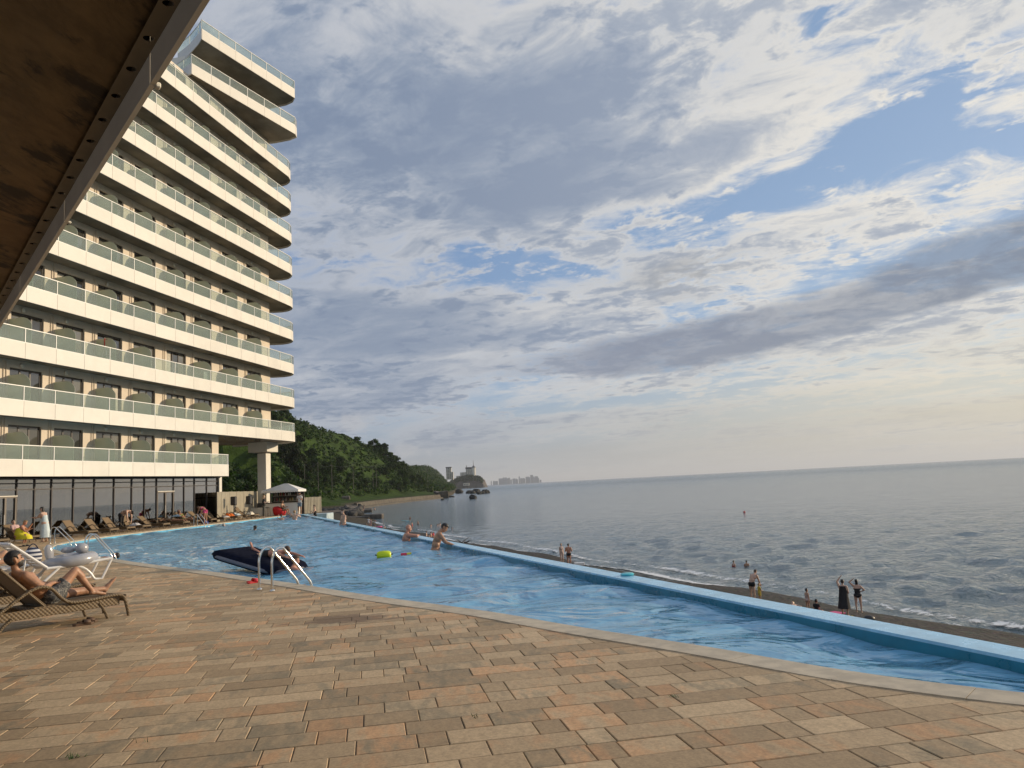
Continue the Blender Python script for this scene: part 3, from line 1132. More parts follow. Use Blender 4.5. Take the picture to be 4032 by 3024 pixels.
def build_land():
    M, g, bs = custom('hill_grass')
    pos = g.geo('Position')
    n = g.noise(pos, 0.09, 7, 0.65)
    n2 = g.noise(pos, 0.9, 5, 0.7)
    x, y, z = g.sep(pos)
    col = g.mix(g.step(n, 0.36, 0.64), (0.016, 0.034, 0.005), (0.046, 0.086, 0.013))
    col = g.mix(g.mul(n2, 0.4), col, (0.050, 0.076, 0.018))
    earth = g.mix(n2, (0.05, 0.042, 0.03), (0.11, 0.095, 0.07))
    col = g.mix(g.step(z, -3.3, -4.3), col, earth)
    g.l.new(col, bs.inputs['Base Color'])
    bs.inputs['Roughness'].default_value = 0.9
    bs.inputs['Specular IOR Level'].default_value = 0.1
    g.l.new(g.bump(g.add(g.mul(n2, 0.7), n), 1.0, 1.2), bs.inputs['Normal'])
    ys = [72]
    while ys[-1] < 3300: ys.append(ys[-1] + max(5, (ys[-1] - 300) * 0.02 + 5))
    ss = np.concatenate([[-14, -6, -2, 0, 0.6, 3, 6, 10, 13, 16, 19, 22, 25, 28], np.arange(32, 110, 4), np.arange(112, 330, 16), [400, 700]])
    vs = []
    for yv in ys:
        for s in ss:
            x = shore_x(yv) - s
            vs.append((x, yv, land_z(x, yv)))
    W = len(ss)
    mb = MB()
    mb.add(vs, [(i * W + k, (i + 1) * W + k, (i + 1) * W + k + 1, i * W + k + 1) for i in range(len(ys) - 1) for k in range(W - 1)])
    return struct(mb.build('hill', M, smooth=80))


build_land()

# ---- sea wall along the foot of the hill, in cast sections
M_SEAW = mat('old_sea_wall', (0.105, 0.090, 0.068), 0.9, var=0.4, vscale=0.35, bump=0.5, bscale=4, bdist=0.1)
sw = thing('sea_wall', 'long weathered concrete sea wall along the foot of the green hill', 'sea wall')
yy = 392.0
while yy < 640:
    y2 = min(yy + 24 + rng.uniform(-3, 3), 641)
    a, b = Vector((shore_x(yy) + 1.2, yy, 0)), Vector((shore_x(y2) + 1.2, y2 - .25, 0))
    mb = MB()
    nrm = Vector((1, 0, 0))
    prof = [(3.0, -8.5), (2.6, -6.25), (1.0, -6.0), (0.5, -3.9 + rng.uniform(-.1, .1)), (-0.9, -3.9), (-1.2, -8.5)]
    vs = [(a.x + p[0], a.y, p[1]) for p in prof] + [(b.x + p[0], b.y, p[1]) for p in prof]
    n = len(prof)
    mb.add(vs, [(i, n + i, n + (i + 1) % n, (i + 1) % n) for i in range(n)] + [tuple(range(n)), tuple(range(2 * n - 1, n - 1, -1))])
    mb.build('wall_block', M_SEAW, sw)
    yy = y2
mb = MB()
mb.bbox((0, 0, 0), (9, 9, 6.0), 0.5, Matrix.Translation((-60, 640, -4.6)) @ Matrix.Rotation(.25, 4, 'Z') @ Matrix.Rotation(-.12, 4, 'Y'))
mb.build('wall_block', M_SEAW, sw)


# ---- rocks
def rock_mesh(seed, r=(1, 1, 1), rough=0.35):
    bm = bmesh.new()
    bmesh.ops.create_icosphere(bm, subdivisions=2, radius=1)
    for v in bm.verts:
        n = mnoise.noise(v.co * 1.1 + Vector((seed * 7.3, 0, 0))) + .5 * mnoise.noise(v.co * 2.7 + Vector((0, seed * 3.1, 0)))
        v.co *= 1 + rough * n
        for k in range(3): v.co[k] = max(-.85, min(.85, v.co[k])) * r[k]
    me = bpy.data.meshes.new('rock')
    bm.to_mesh(me); bm.free()
    me.materials.append(M_ROCK)
    return me


M_ROCK = mat('dark_shore_rock', (0.042, 0.040, 0.036), 0.85, var=0.45, vscale=0.8, bump=0.6, bscale=3, bdist=0.15)
RK = [rock_mesh(i) for i in range(5)]


def rock(px_, py_, w, h, label, group, k=0, z=SEA_Z, dep=1.0):
    p = gp(px_, py_, z)
    o = link('rock', RK[k % 5], None, (p.x, p.y, z + h * 0.25))
    o.scale = (w / 2, w / 2 * dep, h * (0.75 if w < 6 else 0.5))
    o.rotation_euler = (rng.uniform(-.15, .15), rng.uniform(-.15, .15), rng.uniform(0, 6))
    return tag(o, label, 'rock', group)


for i, (x, y, w, h) in enumerate([(1848, 1943, 9, 5.5), (1862, 1944, 7, 5), (1876, 1943, 10, 7.5), (1888, 1946, 6, 4), (1897, 1945, 7, 4.5), (1908, 1943, 6, 6), (1916, 1943, 4, 5), (1923, 1942, 4, 3.5)]):
    rock(x, y, w, h, 'dark boulder of the rock chain lying off the end of the sea wall', 'rock chain off the point', i)
rock(1862, 1965, 7.5, 4.4, 'single low dark rock standing alone in the sea before the rock chain', None, 1, dep=.5)
rock(1743, 1970, 2.6, 1.2, 'tiny dark rock awash near the sea wall end', None, 2)
rock(1776, 1958, 7, 2.2, 'low flat rock beside the end block of the sea wall', None, 3)
rock(1808, 1943, 11, 8, 'big black boulder behind the end block of the sea wall', None, 4)
# tumbled concrete and stones on the shore behind the pool
M_SLAB = mat('broken_concrete', (0.12, 0.105, 0.088), 0.9, var=0.4, vscale=0.7, bump=0.5, bscale=3, bdist=0.1)


def slab(px_, py_, s, rot, label, z=SEA_Z, tilt=0.3):
    p = gp(px_, py_, z)
    mb = MB()
    mb.bbox((0, 0, 0), s, min(s) * .12, Matrix.Rotation(tilt, 4, Vector((math.cos(rot), math.sin(rot), 0.2)).normalized()))
    o = mb.build('concrete_block', M_SLAB, None, loc=(p.x, p.y, z + s[2] * .35), rotz=rot)
    return tag(o, label, 'concrete block', None)


slab(1382, 2020, (5.5, 3.6, 3.2), .4, 'tilted broken concrete block leaning on the shore behind the pool corner', tilt=.5)
slab(1410, 2024, (3.4, 3, 3), 1.1, 'upright broken concrete block between the tilted one and the flat one', tilt=-.4)
slab(1432, 2018, (7, 3, 1.8), 0.1, 'long dark concrete slab sloping into the sea off the rubble', tilt=.25)
slab(1470, 2043, (6.2, 2.6, 1.7), -.1, 'squared pale concrete block in the shallows with bathers on it', tilt=.04)
slab(1405, 2047, (8, 1.6, 1.2), .2, 'thin dark beam awash between the rubble and the pale block', tilt=.1)
slab(1362, 1992, (5, 5, 6.5), .2, 'tall squared stone pier at the near end of the sea wall', z=-6.0, tilt=.05)
slab(1725, 1958, (7, 6, 5.5), .5, 'leaning pale end block of the sea wall', z=-6.5, tilt=.3)
for i in range(60):
    x = rng.uniform(1240, 1425); y = 2006 + rng.uniform(-16, 24) + (x - 1240) * .03
    rock(x, y, rng.uniform(2, 5.5), rng.uniform(1.0, 2.6), 'grey stone among the rubble on the shore behind the pool', 'shore rubble', i, z=-6.2)

# ---- trees: crowns of many small leaf faces over a forked trunk
def leaf_material(name, c1, c2, c3):
    M, g, bs = custom(name)
    r = g.n.new('ShaderNodeObjectInfo').outputs['Random']
    pos = g.geo('Position')
    n = g.noise(pos, 0.22, 4, 0.6)
    at = g.n.new('ShaderNodeAttribute'); at.attribute_name = 'leaf'
    col = g.mix(at.outputs['Fac'], c1, c2)
    col = g.mix(g.mul(g.step(n, 0.45, 0.75), 0.6), col, c3)
    col = g.mix(1.0, col, g.mix(r, (0.70, 0.74, 0.70), (1.22, 1.18, 1.1)), 'MULTIPLY')
    g.l.new(col, bs.inputs['Base Color'])
    bs.inputs['Roughness'].default_value = 0.65
    bs.inputs['Specular IOR Level'].default_value = 0.25
    out = g.n['Material Output']
    tl = g.n.new('ShaderNodeBsdfTranslucent')
    g.l.new(g.mix(1.0, col, (1.5, 1.7, 0.6), 'MULTIPLY'), tl.inputs[0])
    mx = g.n.new('ShaderNodeMixShader'); mx.inputs[0].default_value = 0.28
    g.l.new(bs.outputs[0], mx.inputs[1]); g.l.new(tl.outputs[0], mx.inputs[2])
    g.l.new(mx.outputs[0], out.inputs[0])
    return M


M_LEAF = leaf_material('foliage', (0.008, 0.021, 0.004), (0.030, 0.066, 0.010), (0.048, 0.080, 0.012))
M_LEAFD = leaf_material('foliage_dark', (0.008, 0.018, 0.006), (0.024, 0.040, 0.012), (0.028, 0.040, 0.012))
M_BARK = mat('bark', (0.075, 0.055, 0.04), 0.95, var=0.3, vscale=3)


def leaf_cloud(lumps, per, size, seed, flat=0.5):
    """lumps: list of (centre, radii); returns verts, faces, leaf tone"""
    r = np.random.default_rng(seed)
    V, Tn = [], []
    for c, rd in lumps:
        d = r.normal(size=(per, 3)); d /= np.linalg.norm(d, axis=1)[:, None]
        rr = 0.55 + 0.5 * r.random((per, 1)) ** 0.6
        p = np.array(c) + d * rr * np.array(rd)
        nrm = d * np.array([1, 1, 1.2]) + r.normal(0, .55, (per, 3)); nrm /= np.linalg.norm(nrm, axis=1)[:, None]
        a = np.cross(nrm, r.normal(size=(per, 3))); a /= np.linalg.norm(a, axis=1)[:, None]
        b = np.cross(nrm, a)
        s = size * (0.55 + 0.9 * r.random((per, 1)))
        asp = 0.5 + 0.4 * r.random((per, 1))
        q = np.stack([p - a * s, p - b * s * asp, p + a * s, p + b * s * asp], 1)
        q += r.normal(0, .12 * size, q.shape)
        V.append(q.reshape(-1, 3)); Tn.append(np.repeat(r.random(per), 4))
    V = np.concatenate(V); Tn = np.concatenate(Tn)
    F = np.arange(len(V)).reshape(-1, 4)
    return V, F, Tn


def leaf_mesh(name, V, F, Tn, material):
    me = bpy.data.meshes.new(name)
    me.from_pydata(V.tolist(), [], F.tolist())
    a = me.attributes.new('leaf', 'FLOAT', 'POINT'); a.data.foreach_set('value', Tn.astype(np.float32))
    me.materials.append(material)
    return me


def crown_mesh(kind, seed):
    r = random.Random(seed)
    L = []
    if kind == 'broad':
        for k in range(26):
            a = r.uniform(0, 6.28); rr = r.uniform(0, 1) ** .6 * 3.4; h = r.uniform(3.2, 8.6)
            w = 1 - abs(h - 5.6) / 4.6
            L.append(((math.cos(a) * rr * (0.5 + w * .6), math.sin(a) * rr * (.5 + w * .6), h), (r.uniform(.9, 1.7), r.uniform(.9, 1.7), r.uniform(.7, 1.2))))
        V, F, T = leaf_cloud(L, 52, .42, seed)
        return leaf_mesh('crown', V, F, T, M_LEAF)
    if kind == 'dark':
        for k in range(30):
            h = 2.5 + 9.5 * k / 30; w = (1 - k / 32) ** .7 * 2.9 + .25
            for q in range(2):
                a = r.uniform(0, 6.28)
                L.append(((math.cos(a) * w * r.uniform(.3, .9), math.sin(a) * w * r.uniform(.3, .9), h + r.uniform(-.4, .4)), (r.uniform(.6, 1.25), r.uniform(.6, 1.25), r.uniform(.4, .8))))
        V, F, T = leaf_cloud(L, 26, .40, seed)
        return leaf_mesh('crown', V, F, T, M_LEAFD)
    if kind == 'bush':
        for k in range(14):
            a = r.uniform(0, 6.28); rr = r.uniform(0, 1) ** .5 * 1.9
            L.append(((math.cos(a) * rr, math.sin(a) * rr, r.uniform(.4, 1.7)), (r.uniform(.6, 1.1), r.uniform(.6, 1.1), r.uniform(.5, .9))))
        V, F, T = leaf_cloud(L, 46, .27, seed)
        return leaf_mesh('crown', V, F, T, M_LEAF)


def trunk_mesh(h, r0, seed, forks=4):
    r = random.Random(seed)
    mb = MB()
    mid = Vector((r.uniform(-.2, .2), r.uniform(-.2, .2), h * .45))
    mb.tube([(0, 0, -1.2), (mid.x * .5, mid.y * .5, h * .2), mid], [r0 * 1.25, r0, r0 * .75], 7)
    for k in range(forks):
        a = k * 6.28 / forks + r.uniform(-.5, .5)
        e = Vector((math.cos(a) * h * .26, math.sin(a) * h * .26, h * r.uniform(.75, .95)))
        mb.tube([mid, mid.lerp(e, .5) + Vector((0, 0, .2)), e], [r0 * .6, r0 * .35, r0 * .12], 5)
    return mb.mesh('trunk', M_BARK)


CR = {'broad': [crown_mesh('broad', s) for s in (1, 2, 3)], 'dark': [crown_mesh('dark', s) for s in (4, 5)], 'bush': [crown_mesh('bush', s) for s in (6, 7)]}
TRK = {'broad': trunk_mesh(7.5, .26, 1), 'dark': trunk_mesh(11, .24, 2, 3)}


def plant_tree(kind, x, y, scale, label, group, cat='tree', k=0, z=None):
    z = land_z(x, y) - .2 if z is None else z
    t = thing({'broad': 'broadleaf_tree', 'dark': 'conifer_tree', 'bush': 'shrub'}[kind], label, cat, (x, y, z), rng.uniform(0, 6.28), group)
    s = scale * rng.uniform(.85, 1.15)
    t.scale = (s * rng.uniform(.9, 1.15), s * rng.uniform(.9, 1.15), s)
    link('crown', CR[kind][k % len(CR[kind])], t)
    if kind in TRK: link('trunk', TRK[kind], t)
    return t


def at_skyline(px_, Y):
    return (ray(px_, 1900).x / ray(px_, 1900).y * Y)


# trees that stand out on the skyline
for i, (px_, Y, sc, kd) in enumerate([(1088, 395, 1.25, 'dark'), (1112, 400, 1.3, 'dark'), (1140, 405, 1.45, 'dark'), (1168, 405, 1.5, 'dark'), (1192, 415, 1.25, 'dark'), (1065, 390, 1.2, 'dark'), (1215, 415, 1.1, 'dark'), (1152, 430, 1.2, 'dark')]):
    plant_tree(kd, at_skyline(px_, Y), Y, sc, 'tall dark conifer on the highest ridge above the hotel end', 'conifers on the highest ridge', k=i)
for i, (px_, Y, sc) in enumerate([(1240, 460, 1.1), (1262, 465, 1.0), (1284, 470, 1.05), (1304, 475, .8)]):
    plant_tree('broad', at_skyline(px_, Y), Y, sc, 'bushy dark tree on the ridge above the bare grassy face', 'trees above the grassy face', k=i)
for i, (px_, Y, sc) in enumerate([(1472, 690, 1.25), (1492, 700, 1.35), (1512, 695, 1.45), (1534, 700, 1.3), (1556, 705, 1.3), (1578, 715, 1.2), (1600, 725, 1.15), (1622, 735, 1.1), (1645, 745, 1.2), (1500, 680, 1.0), (1545, 690, 1.0)]):
    plant_tree('broad', at_skyline(px_, Y), Y, sc, 'round crowned tree on the falling ridge beyond the grassy crest', 'trees on the falling ridge', k=i)
# trees spread over the slope
n_tr = 0
tries = 0
while n_tr < 270 and tries < 9000:
    tries += 1
    y = 300 + 560 * rng.random() ** 1.05
    s = rng.uniform(20, 95)
    x = shore_x(y) - s
    if rng.random() < grassy(x, y) * 3.0: continue
    px_ = 2016 + FPX * x / y
    if px_ < 930: continue
    kd = 'dark' if (rng.random() < .10 and y < 430) else 'broad'
    sz_ = rng.uniform(.6, 1.05)
    zone = 'close behind the hotel end' if y < 400 else 'among the utility poles' if y < 480 else 'below the bare grassy crest' if y < 600 else 'above the far end of the sea wall' if y < 700 else 'on the low ridge toward the headland'
    hgt_ = 'low on' if s < 42 else 'midway up' if s < 68 else 'high on'
    sw_ = 'small' if sz_ < .82 else 'large'
    plant_tree(kd, x, y, sz_, '%s leafy tree %s the wooded slope %s' % (sw_, hgt_, zone) if kd == 'broad' else '%s slender dark conifer %s the wooded slope %s' % (sw_, hgt_, zone),
               '%s %s trees %s the slope %s' % (sw_, kd, hgt_, zone), k=n_tr)
    n_tr += 1
# nearer trees behind the hotel, the fence and the bar
for i in range(120):
    y = rng.uniform(95, 300)
    px_ = rng.uniform(840, 1250)
    x = at_skyline(px_, y)
    if x > shore_x(y) - 33: continue
    plant_tree('broad', x, y, rng.uniform(.75, 1.15), 'dark leafy tree in shade close behind the corrugated fence', 'trees behind the fence', k=i)
for i in range(70):
    y = rng.uniform(150, 420); s = rng.uniform(27, 60)
    x = shore_x(y) - s
    sz_ = rng.uniform(.8, 1.7)
    zone = 'by the parked cars' if y < 220 else 'above the shore rubble' if y < 340 else 'at the near end of the sea wall'
    sw_ = 'small' if sz_ < 1.25 else 'large'
    plant_tree('bush', x, y, sz_, '%s green shrub on the bank %s' % (sw_, zone), '%s shrubs on the bank %s' % (sw_, zone), 'shrub', k=i)
# far wood and undergrowth that reads as one mass
r2 = np.random.default_rng(5)
LP = []
for k in range(6500):
    y = 180 + 2400 * r2.random() ** 2.5
    s = r2.uniform(16, 115) if y > 340 else r2.uniform(40, 120)
    x = shore_x(y) - s
    gr = grassy(x, y)
    if r2.random() < gr * .93: continue
    z = land_z(x, y)
    f = 1.0 if y < 800 else 1.6
    LP.append(((x, y, z + r2.uniform(.3, 3.6) * f * (1 - gr)), (r2.uniform(1.6, 3.6) * f, r2.uniform(1.6, 3.6) * f, r2.uniform(1.2, 2.6) * f)))
FP = []
for k in range(1900):
    y = 700 + 1900 * r2.random()
    x = shore_x(y) - r2.uniform(8, 120)
    f = 1.2 + (y - 700) / 900
    FP.append(((x, y, land_z(x, y) + r2.uniform(.5, 3.0) * f), (r2.uniform(2, 4) * f, r2.uniform(2, 4) * f, r2.uniform(1.5, 2.8) * f)))
for k in range(420):
    y = r2.uniform(505, 680); x = shore_x(y) - r2.uniform(36, 78)
    LP.append(((x, y, land_z(x, y) - .3), (r2.uniform(1, 2.6), r2.uniform(1, 2.6), r2.uniform(.5, 1.0))))
V1, F1, T1 = leaf_cloud(LP, 30, .75, 21)
V2, F2, T2 = leaf_cloud(FP, 26, 1.5, 22)
V = np.concatenate([V1, V2]); F = np.concatenate([F1, F2 + len(V1)]); T = np.concatenate([T1, T2])
stuff(link('hillside_wood', leaf_mesh('hillside_wood', V, F, T, M_LEAF)), 'dense green undergrowth and far wood covering the hill', 'wood')

# ---- power poles with lines on the slope, cars on the shore road
M_POLE = mat('pole_concrete', (0.15, 0.14, 0.12), 0.85, var=.2)
M_WIRE = mat('wire', (0.03, 0.03, 0.03), 0.6)
poles = [(1199, 1862, 395, 9), (1252, 1861, 400, 10.5), (1306, 1862, 430, 9), (1390, 1855, 470, 9), (1468, 1858, 520, 8), (1481, 1856, 525, 9), (1682, 1858, 800, 10)]
tops = []
for i, (px_, py_, Y, h) in enumerate(poles):
    p = at_depth(px_, py_, Y)
    t = thing('utility_pole', ['slim pale utility pole nearest the hotel on the hillside', 'tallest utility pole on the hillside, second from the hotel', 'third utility pole from the hotel on the hillside',
              'utility pole among trees below the grassy face', 'thin utility pole, nearer of a close pair before the round trees', 'utility pole, farther of a close pair before the round trees',
              'lone utility pole on the low ridge toward the headland'][i], 'utility pole', (p.x, p.y, p.z - h * .5))
    mb = MB(); mb.tube([(0, 0, -6), (0, 0, h)], [.16, .10], 8); mb.build('shaft', M_POLE, t)
    mb = MB(); mb.box((0, 0, h - .5), (2.0, .12, .14)); mb.build('crossarm', M_POLE, t)
    tops.append(Vector((p.x, p.y, p.z + h * .5 - .5)))
wr = thing('power_line', 'thin sagging power line strung between the hillside poles', 'power line', tops[0])
for i in range(5):
    mb = MB()
    a, b = tops[i], tops[i + 1]
    mb.tube([a.lerp(b, k / 8) - tops[0] - Vector((0, 0, 1.2 * 4 * (k / 8) * (1 - k / 8))) for k in range(9)], .05, 4)
    mb.build('wire', M_WIRE, wr)


def car(px_, py_, Y, rotz, body, label):
    p = at_depth(px_, py_, Y)
    p.z = land_z(p.x, p.y) + .02
    t = thing('parked_car', label, 'car', (p.x, p.y, p.z), rotz)
    mb = MB()
    prof = [(-2.1, .35), (-2.15, .75), (-1.9, .95), (-1.35, 1.0), (-.85, 1.45), (.7, 1.48), (1.3, 1.02), (2.0, .85), (2.1, .4)]
    n = len(prof)
    vs = []
    for sgn in (-1, 1):
        for x, z in prof:
            w = .86 if z < 1.1 else .66
            vs.append((x, sgn * w, z))
    mb.add(vs, [(i, i + 1, n + i + 1, n + i) for i in range(n - 1)] + [(n - 1, 0, n, 2 * n - 1), tuple(range(n - 1, -1, -1)), tuple(range(n, 2 * n))])
    mb.build('body', body, t, smooth=30)
    for sx in (-1.3, 1.3):
        for sy in (-.8, .8):
            mb = MB(); mb.lathe([(.0, -.1), (.32, -.1), (.33, 0), (.32, .1), (0, .1)], 14, M=Matrix.Translation((sx, sy, .33)) @ Matrix.Rotation(math.pi / 2, 4, 'X'))
            mb.build('wheel', mat('tyre', (0.02, .02, .02), .8), t)
    for x0, x1 in ((-.72, -.1), (.0, .62)):
        for sy in (-1, 1):
            mb = MB(); mb.box2((x0, sy * .70 - .02, 1.05), (x1, sy * .70 + .02, 1.38)); mb.build('window', mat('car_glass', (.02, .025, .03), .08), t)
    for sy in (-.55, .55):
        mb = MB(); mb.box2((2.02, sy - .18, .62), (2.1, sy + .18, .76)); mb.build('headlight', mat('lamp_glass', (.7, .7, .65), .2), t)
    return t


car(1276, 1964, 150, .4, mat('silver_paint', (.5, .52, .55), .25, metal=.6), 'silver car half hidden by the bank behind the pool corner')
car(1326, 1965, 160, .3, mat('black_paint', (.012, .012, .014), .2, coat=.6), 'black car parked on the bank beside the silver car')

# ---- headland with its two hotels
M_CLIFF = mat('cliff_rock', (0.12, 0.10, 0.085), 0.95, var=.4, vscale=.05, bump=.5, bscale=.3, bdist=2, col2=(0.05, 0.045, 0.038))
HY = 3100.0
hl = thing('headland', 'dark wooded headland with a sheer rock end jutting into the sea', 'headland', at_depth(1840, 1912, HY) * 1.0)
hl.location.z = SEA_Z
sc = HY / FPX
prof = [(-72, 0), (-70, 22), (-58, 30), (-40, 38), (-5, 47), (25, 46), (52, 40), (66, 28), (71, 8), (74, 0)]
mb = MB()
vs, n = [], len(prof)
for j, (dy, kz) in enumerate([(-45, .0), (-38, .55), (-24, .9), (0, 1.0), (60, 1.0), (160, .8)]):
    for k, (x, z) in enumerate(prof):
        wob = 7 * mnoise.noise(Vector((x * .06, j * 1.3, 2)))
        vs.append((x * sc * (0.97 + .01 * j) + (wob if 0 < k < n - 1 else 0), dy + wob, max(-2, z * sc * kz + (3 * mnoise.noise(Vector((x * .1, j, 7))) if kz > 0 and 0 < k < n - 1 else 0))))
mb.add(vs, [(j * n + k, j * n + k + 1, (j + 1) * n + k + 1, (j + 1) * n + k) for j in range(5) for k in range(n - 1)])
mb.build('cliff', M_CLIFF, hl, smooth=25)
LP = []
for k in range(330):
    x = r2.uniform(-70, 62); zt = np.interp(x, [p[0] for p in prof], [p[1] for p in prof])
    f = r2.random()
    LP.append(((x * sc, -20 - 22 * (1 - f) * r2.random(), zt * sc * (.55 + .47 * f) + 1), (r2.uniform(3, 7), r2.uniform(3, 6), r2.uniform(2.5, 5))))
V, F, T = leaf_cloud(LP, 30, 1.9, 31)
o = link('undergrowth', leaf_mesh('undergrowth', V, F, T, M_LEAF), hl); o['kind'] = 'stuff'

M_CREAM = mat('cream_render', (0.66, 0.62, 0.53), 0.8, var=.12, vscale=.2)
M_SLATE = mat('slate_roof', (0.07, 0.075, 0.085), 0.6, var=.3, vscale=.3)
M_DARKWIN = mat('far_window', (0.06, 0.065, 0.07), 0.2)


def far_block(t, x0, x1, z0, z1, y0, y1, cols, rows, wname='window'):
    mb = MB(); mb.box2((x0, y0, z0), (x1, y1, z1)); mb.build('wall', M_CREAM, t)
    fw, fh = (x1 - x0) / cols, (z1 - z0) / rows
    for c in range(cols):
        for r in range(rows):
            mb = MB(); mb.box2((x0 + (c + .22) * fw, y0 - .35, z0 + (r + .25) * fh), (x0 + (c + .78) * fw, y0 + .1, z0 + (r + .75) * fh))
            mb.build(wname, M_DARKWIN, t)
    for r in range(rows):
        mb = MB(); mb.box2((x0 - .3, y0 - 1.0, z0 + r * fh - .25), (x1 + .3, y0 - .4, z0 + r * fh + .35)); mb.build('balcony', M_CREAM, t)


def px_local(px_, py_, origin, Y):
    p = at_depth(px_, py_, Y); return p.x - origin.x, p.z - origin.z


org = at_depth(1860, 1873, HY + 10)
cs = thing('castle_hotel', 'cream many storeyed hotel with dark roof and spired corner tower on the headland', 'building', org)
x0, zt = px_local(1833, 1845, org, HY); x1, _ = px_local(1862, 1846, org, HY)
far_block(cs, x0, x1 + 4, -4, zt - 2, 0, 20, 5, 8)
xa, _ = px_local(1857, 1850, org, HY); xb, _ = px_local(1871, 1850, org, HY)
mb = MB(); mb.lathe([(7.5, -4), (7.5, 29), (8.3, 29.5), (8.3, 31), (6, 34), (2.2, 37), (.8, 40), (.25, 58), (.0, 60)], 16, c=((xa + xb) / 2, 3, 0))
mb.build('tower', M_CREAM, cs)
mb = MB(); mb.lathe([(8.5, 31.2), (6.2, 34.2), (2.4, 37.3), (1.0, 40.4), (.45, 59), (.0, 61)], 16, c=((xa + xb) / 2, 3, 0)); mb.build('spire', M_SLATE, cs)
mb = MB(); mb.prism([(x0 - 1, -1), (x1 + 3, -1), (x1 + 3, 21), (x0 - 1, 21)], zt - 2, zt + 5); mb.build('roof', M_SLATE, cs)
mb = MB(); mb.lathe([(1.4, 0), (1.4, 4), (.2, 10), (0, 11)], 8, c=(x0 + 3, 2, zt + 4)); mb.build('turret', M_SLATE, cs)
far_block(cs, x0 - 22, x0, -6, 15, -2, 16, 4, 4)
far_block(cs, x0 - 38, x0 - 22, -14, 2, -3, 12, 3, 3)
org = at_depth(1775, 1880, 2500)
wh = thing('white_hotel', 'tall white stepped hotel half hidden by trees left of the headland', 'building', org)
far_block(wh, -14, 2, -6, 30, 0, 14, 3, 8)
far_block(wh, 2, 8, -8, 17, -1, 12, 1, 6)
mb = MB(); mb.box2((-15, -1, 30), (3, 15, 33)); mb.build('roof', M_SLATE, wh)
org = at_depth(1836, 1912, 2900)
bx_ = thing('shore_pavilion', 'small white box shaped building on a post below the headland cliff', 'building', org)
mb = MB(); mb.box2((-11, 0, 0), (11, 10, 9)); mb.build('wall', M_CREAM, bx_)
mb = MB(); mb.box2((2, 3, -11), (7, 8, 0)); mb.build('post', M_SEAW, bx_)
for k in range(3):
    mb = MB(); mb.box2((-9 + k * 6.5, -.3, 3), (-5 + k * 6.5, .1, 6.5)); mb.build('window', M_DARKWIN, bx_)

# ---- the city across the bay
CY = 13000.0
M_TOWER = mat('city_glass', (0.11, 0.15, 0.21), 0.5, var=.25, vscale=.01, objrand=.25)
towers = [(1985, 1888, 20, 12), (1973, 1884, 18, 8), (1981, 1887, 30, 0), (1990, 1880, 10, 16), (2000, 1883, 12, 6),
          (1971, 1884, 13, 2), (1982, 1878, 8, 3), (1993, 1882, 9, 1), (2005, 1881, 6, 0), (2012, 1888, 8, 2), (2024, 1884, 12, 0), (2034, 1884, 10, 3),
          (2044, 1873, 5, 5), (2054, 1883, 12, 0), (2063, 1882, 9, 1), (2076, 1877, 12, 0), (2084, 1879, 10, 2), (2093, 1870, 11, 0), (2101, 1876, 8, 1), (2111, 1875, 12, 0), (2119, 1880, 6, 1),
          (1945, 1893, 8, 1), (1955, 1894, 10, 0), (1934, 1892, 4, 3), (2128, 1889, 7, 0)]
for i, (px_, py_, w, k) in enumerate(towers):
    top = at_depth(px_, py_, CY + (i % 5) * 250)
    Yc = top.y; s = Yc / FPX
    t = thing('city_tower', 'hazy blue grey tower of the distant city skyline', 'tower', (top.x, top.y, SEA_Z), rng.uniform(-.3, .3), 'towers of the far city')
    H = top.z - SEA_Z
    mb = MB()
    ww = w * s
    mb.box2((-ww / 2, -ww / 3, 0), (ww / 2, ww / 3, H * (0.86 if k % 2 else 1)))
    mb.build('shaft', M_TOWER, t)
    if k % 2:
        mb = MB()
        if k in (3, 5): mb.lathe([(ww * .3, H * .86), (ww * .12, H * .95), (ww * .02, H * 1.08)], 8)
        else: mb.box2((-ww * .3, -ww * .2, H * .86), (ww * .25, ww * .2, H))
        mb.build('crown', M_TOWER, t)

# ---- air: haze over land and sea
def build_haze():
    M = bpy.data.materials.new('air_haze'); M.use_nodes = True
    g = NG(M.node_tree); g.n.remove(g.n['Principled BSDF'])
    v = g.n.new('ShaderNodeVolumePrincipled')
    v.inputs['Color'].default_value = (0.86, 0.91, 0.97, 1)
    v.inputs['Density'].default_value = 0.00005
    v.inputs['Anisotropy'].default_value = 0.2
    g.l.new(v.outputs[0], g.n['Material Output'].inputs['Volume'])
    mb = MB(); mb.box2((-70000, -20000, -30), (70000, 70000, 420))
    stuff(mb.build('haze', M))


HAZE = True
if HAZE: build_haze()
# ------------------------------------------------------------------ hotel
PHI, HD = rad(10.838), 31.74
HDIR = Vector((math.sin(PHI), math.cos(PHI), 0)); HIN = Vector((-math.cos(PHI), math.sin(PHI), 0))
HROT = math.atan2(HDIR.y, HDIR.x)


def hw(u, v, z=0.0):
    """hotel coordinates (along the front, inwards from the rail line, up) to world"""
    p = HIN * (HD + v) + HDIR * u
    return Vector((p.x, p.y, z))


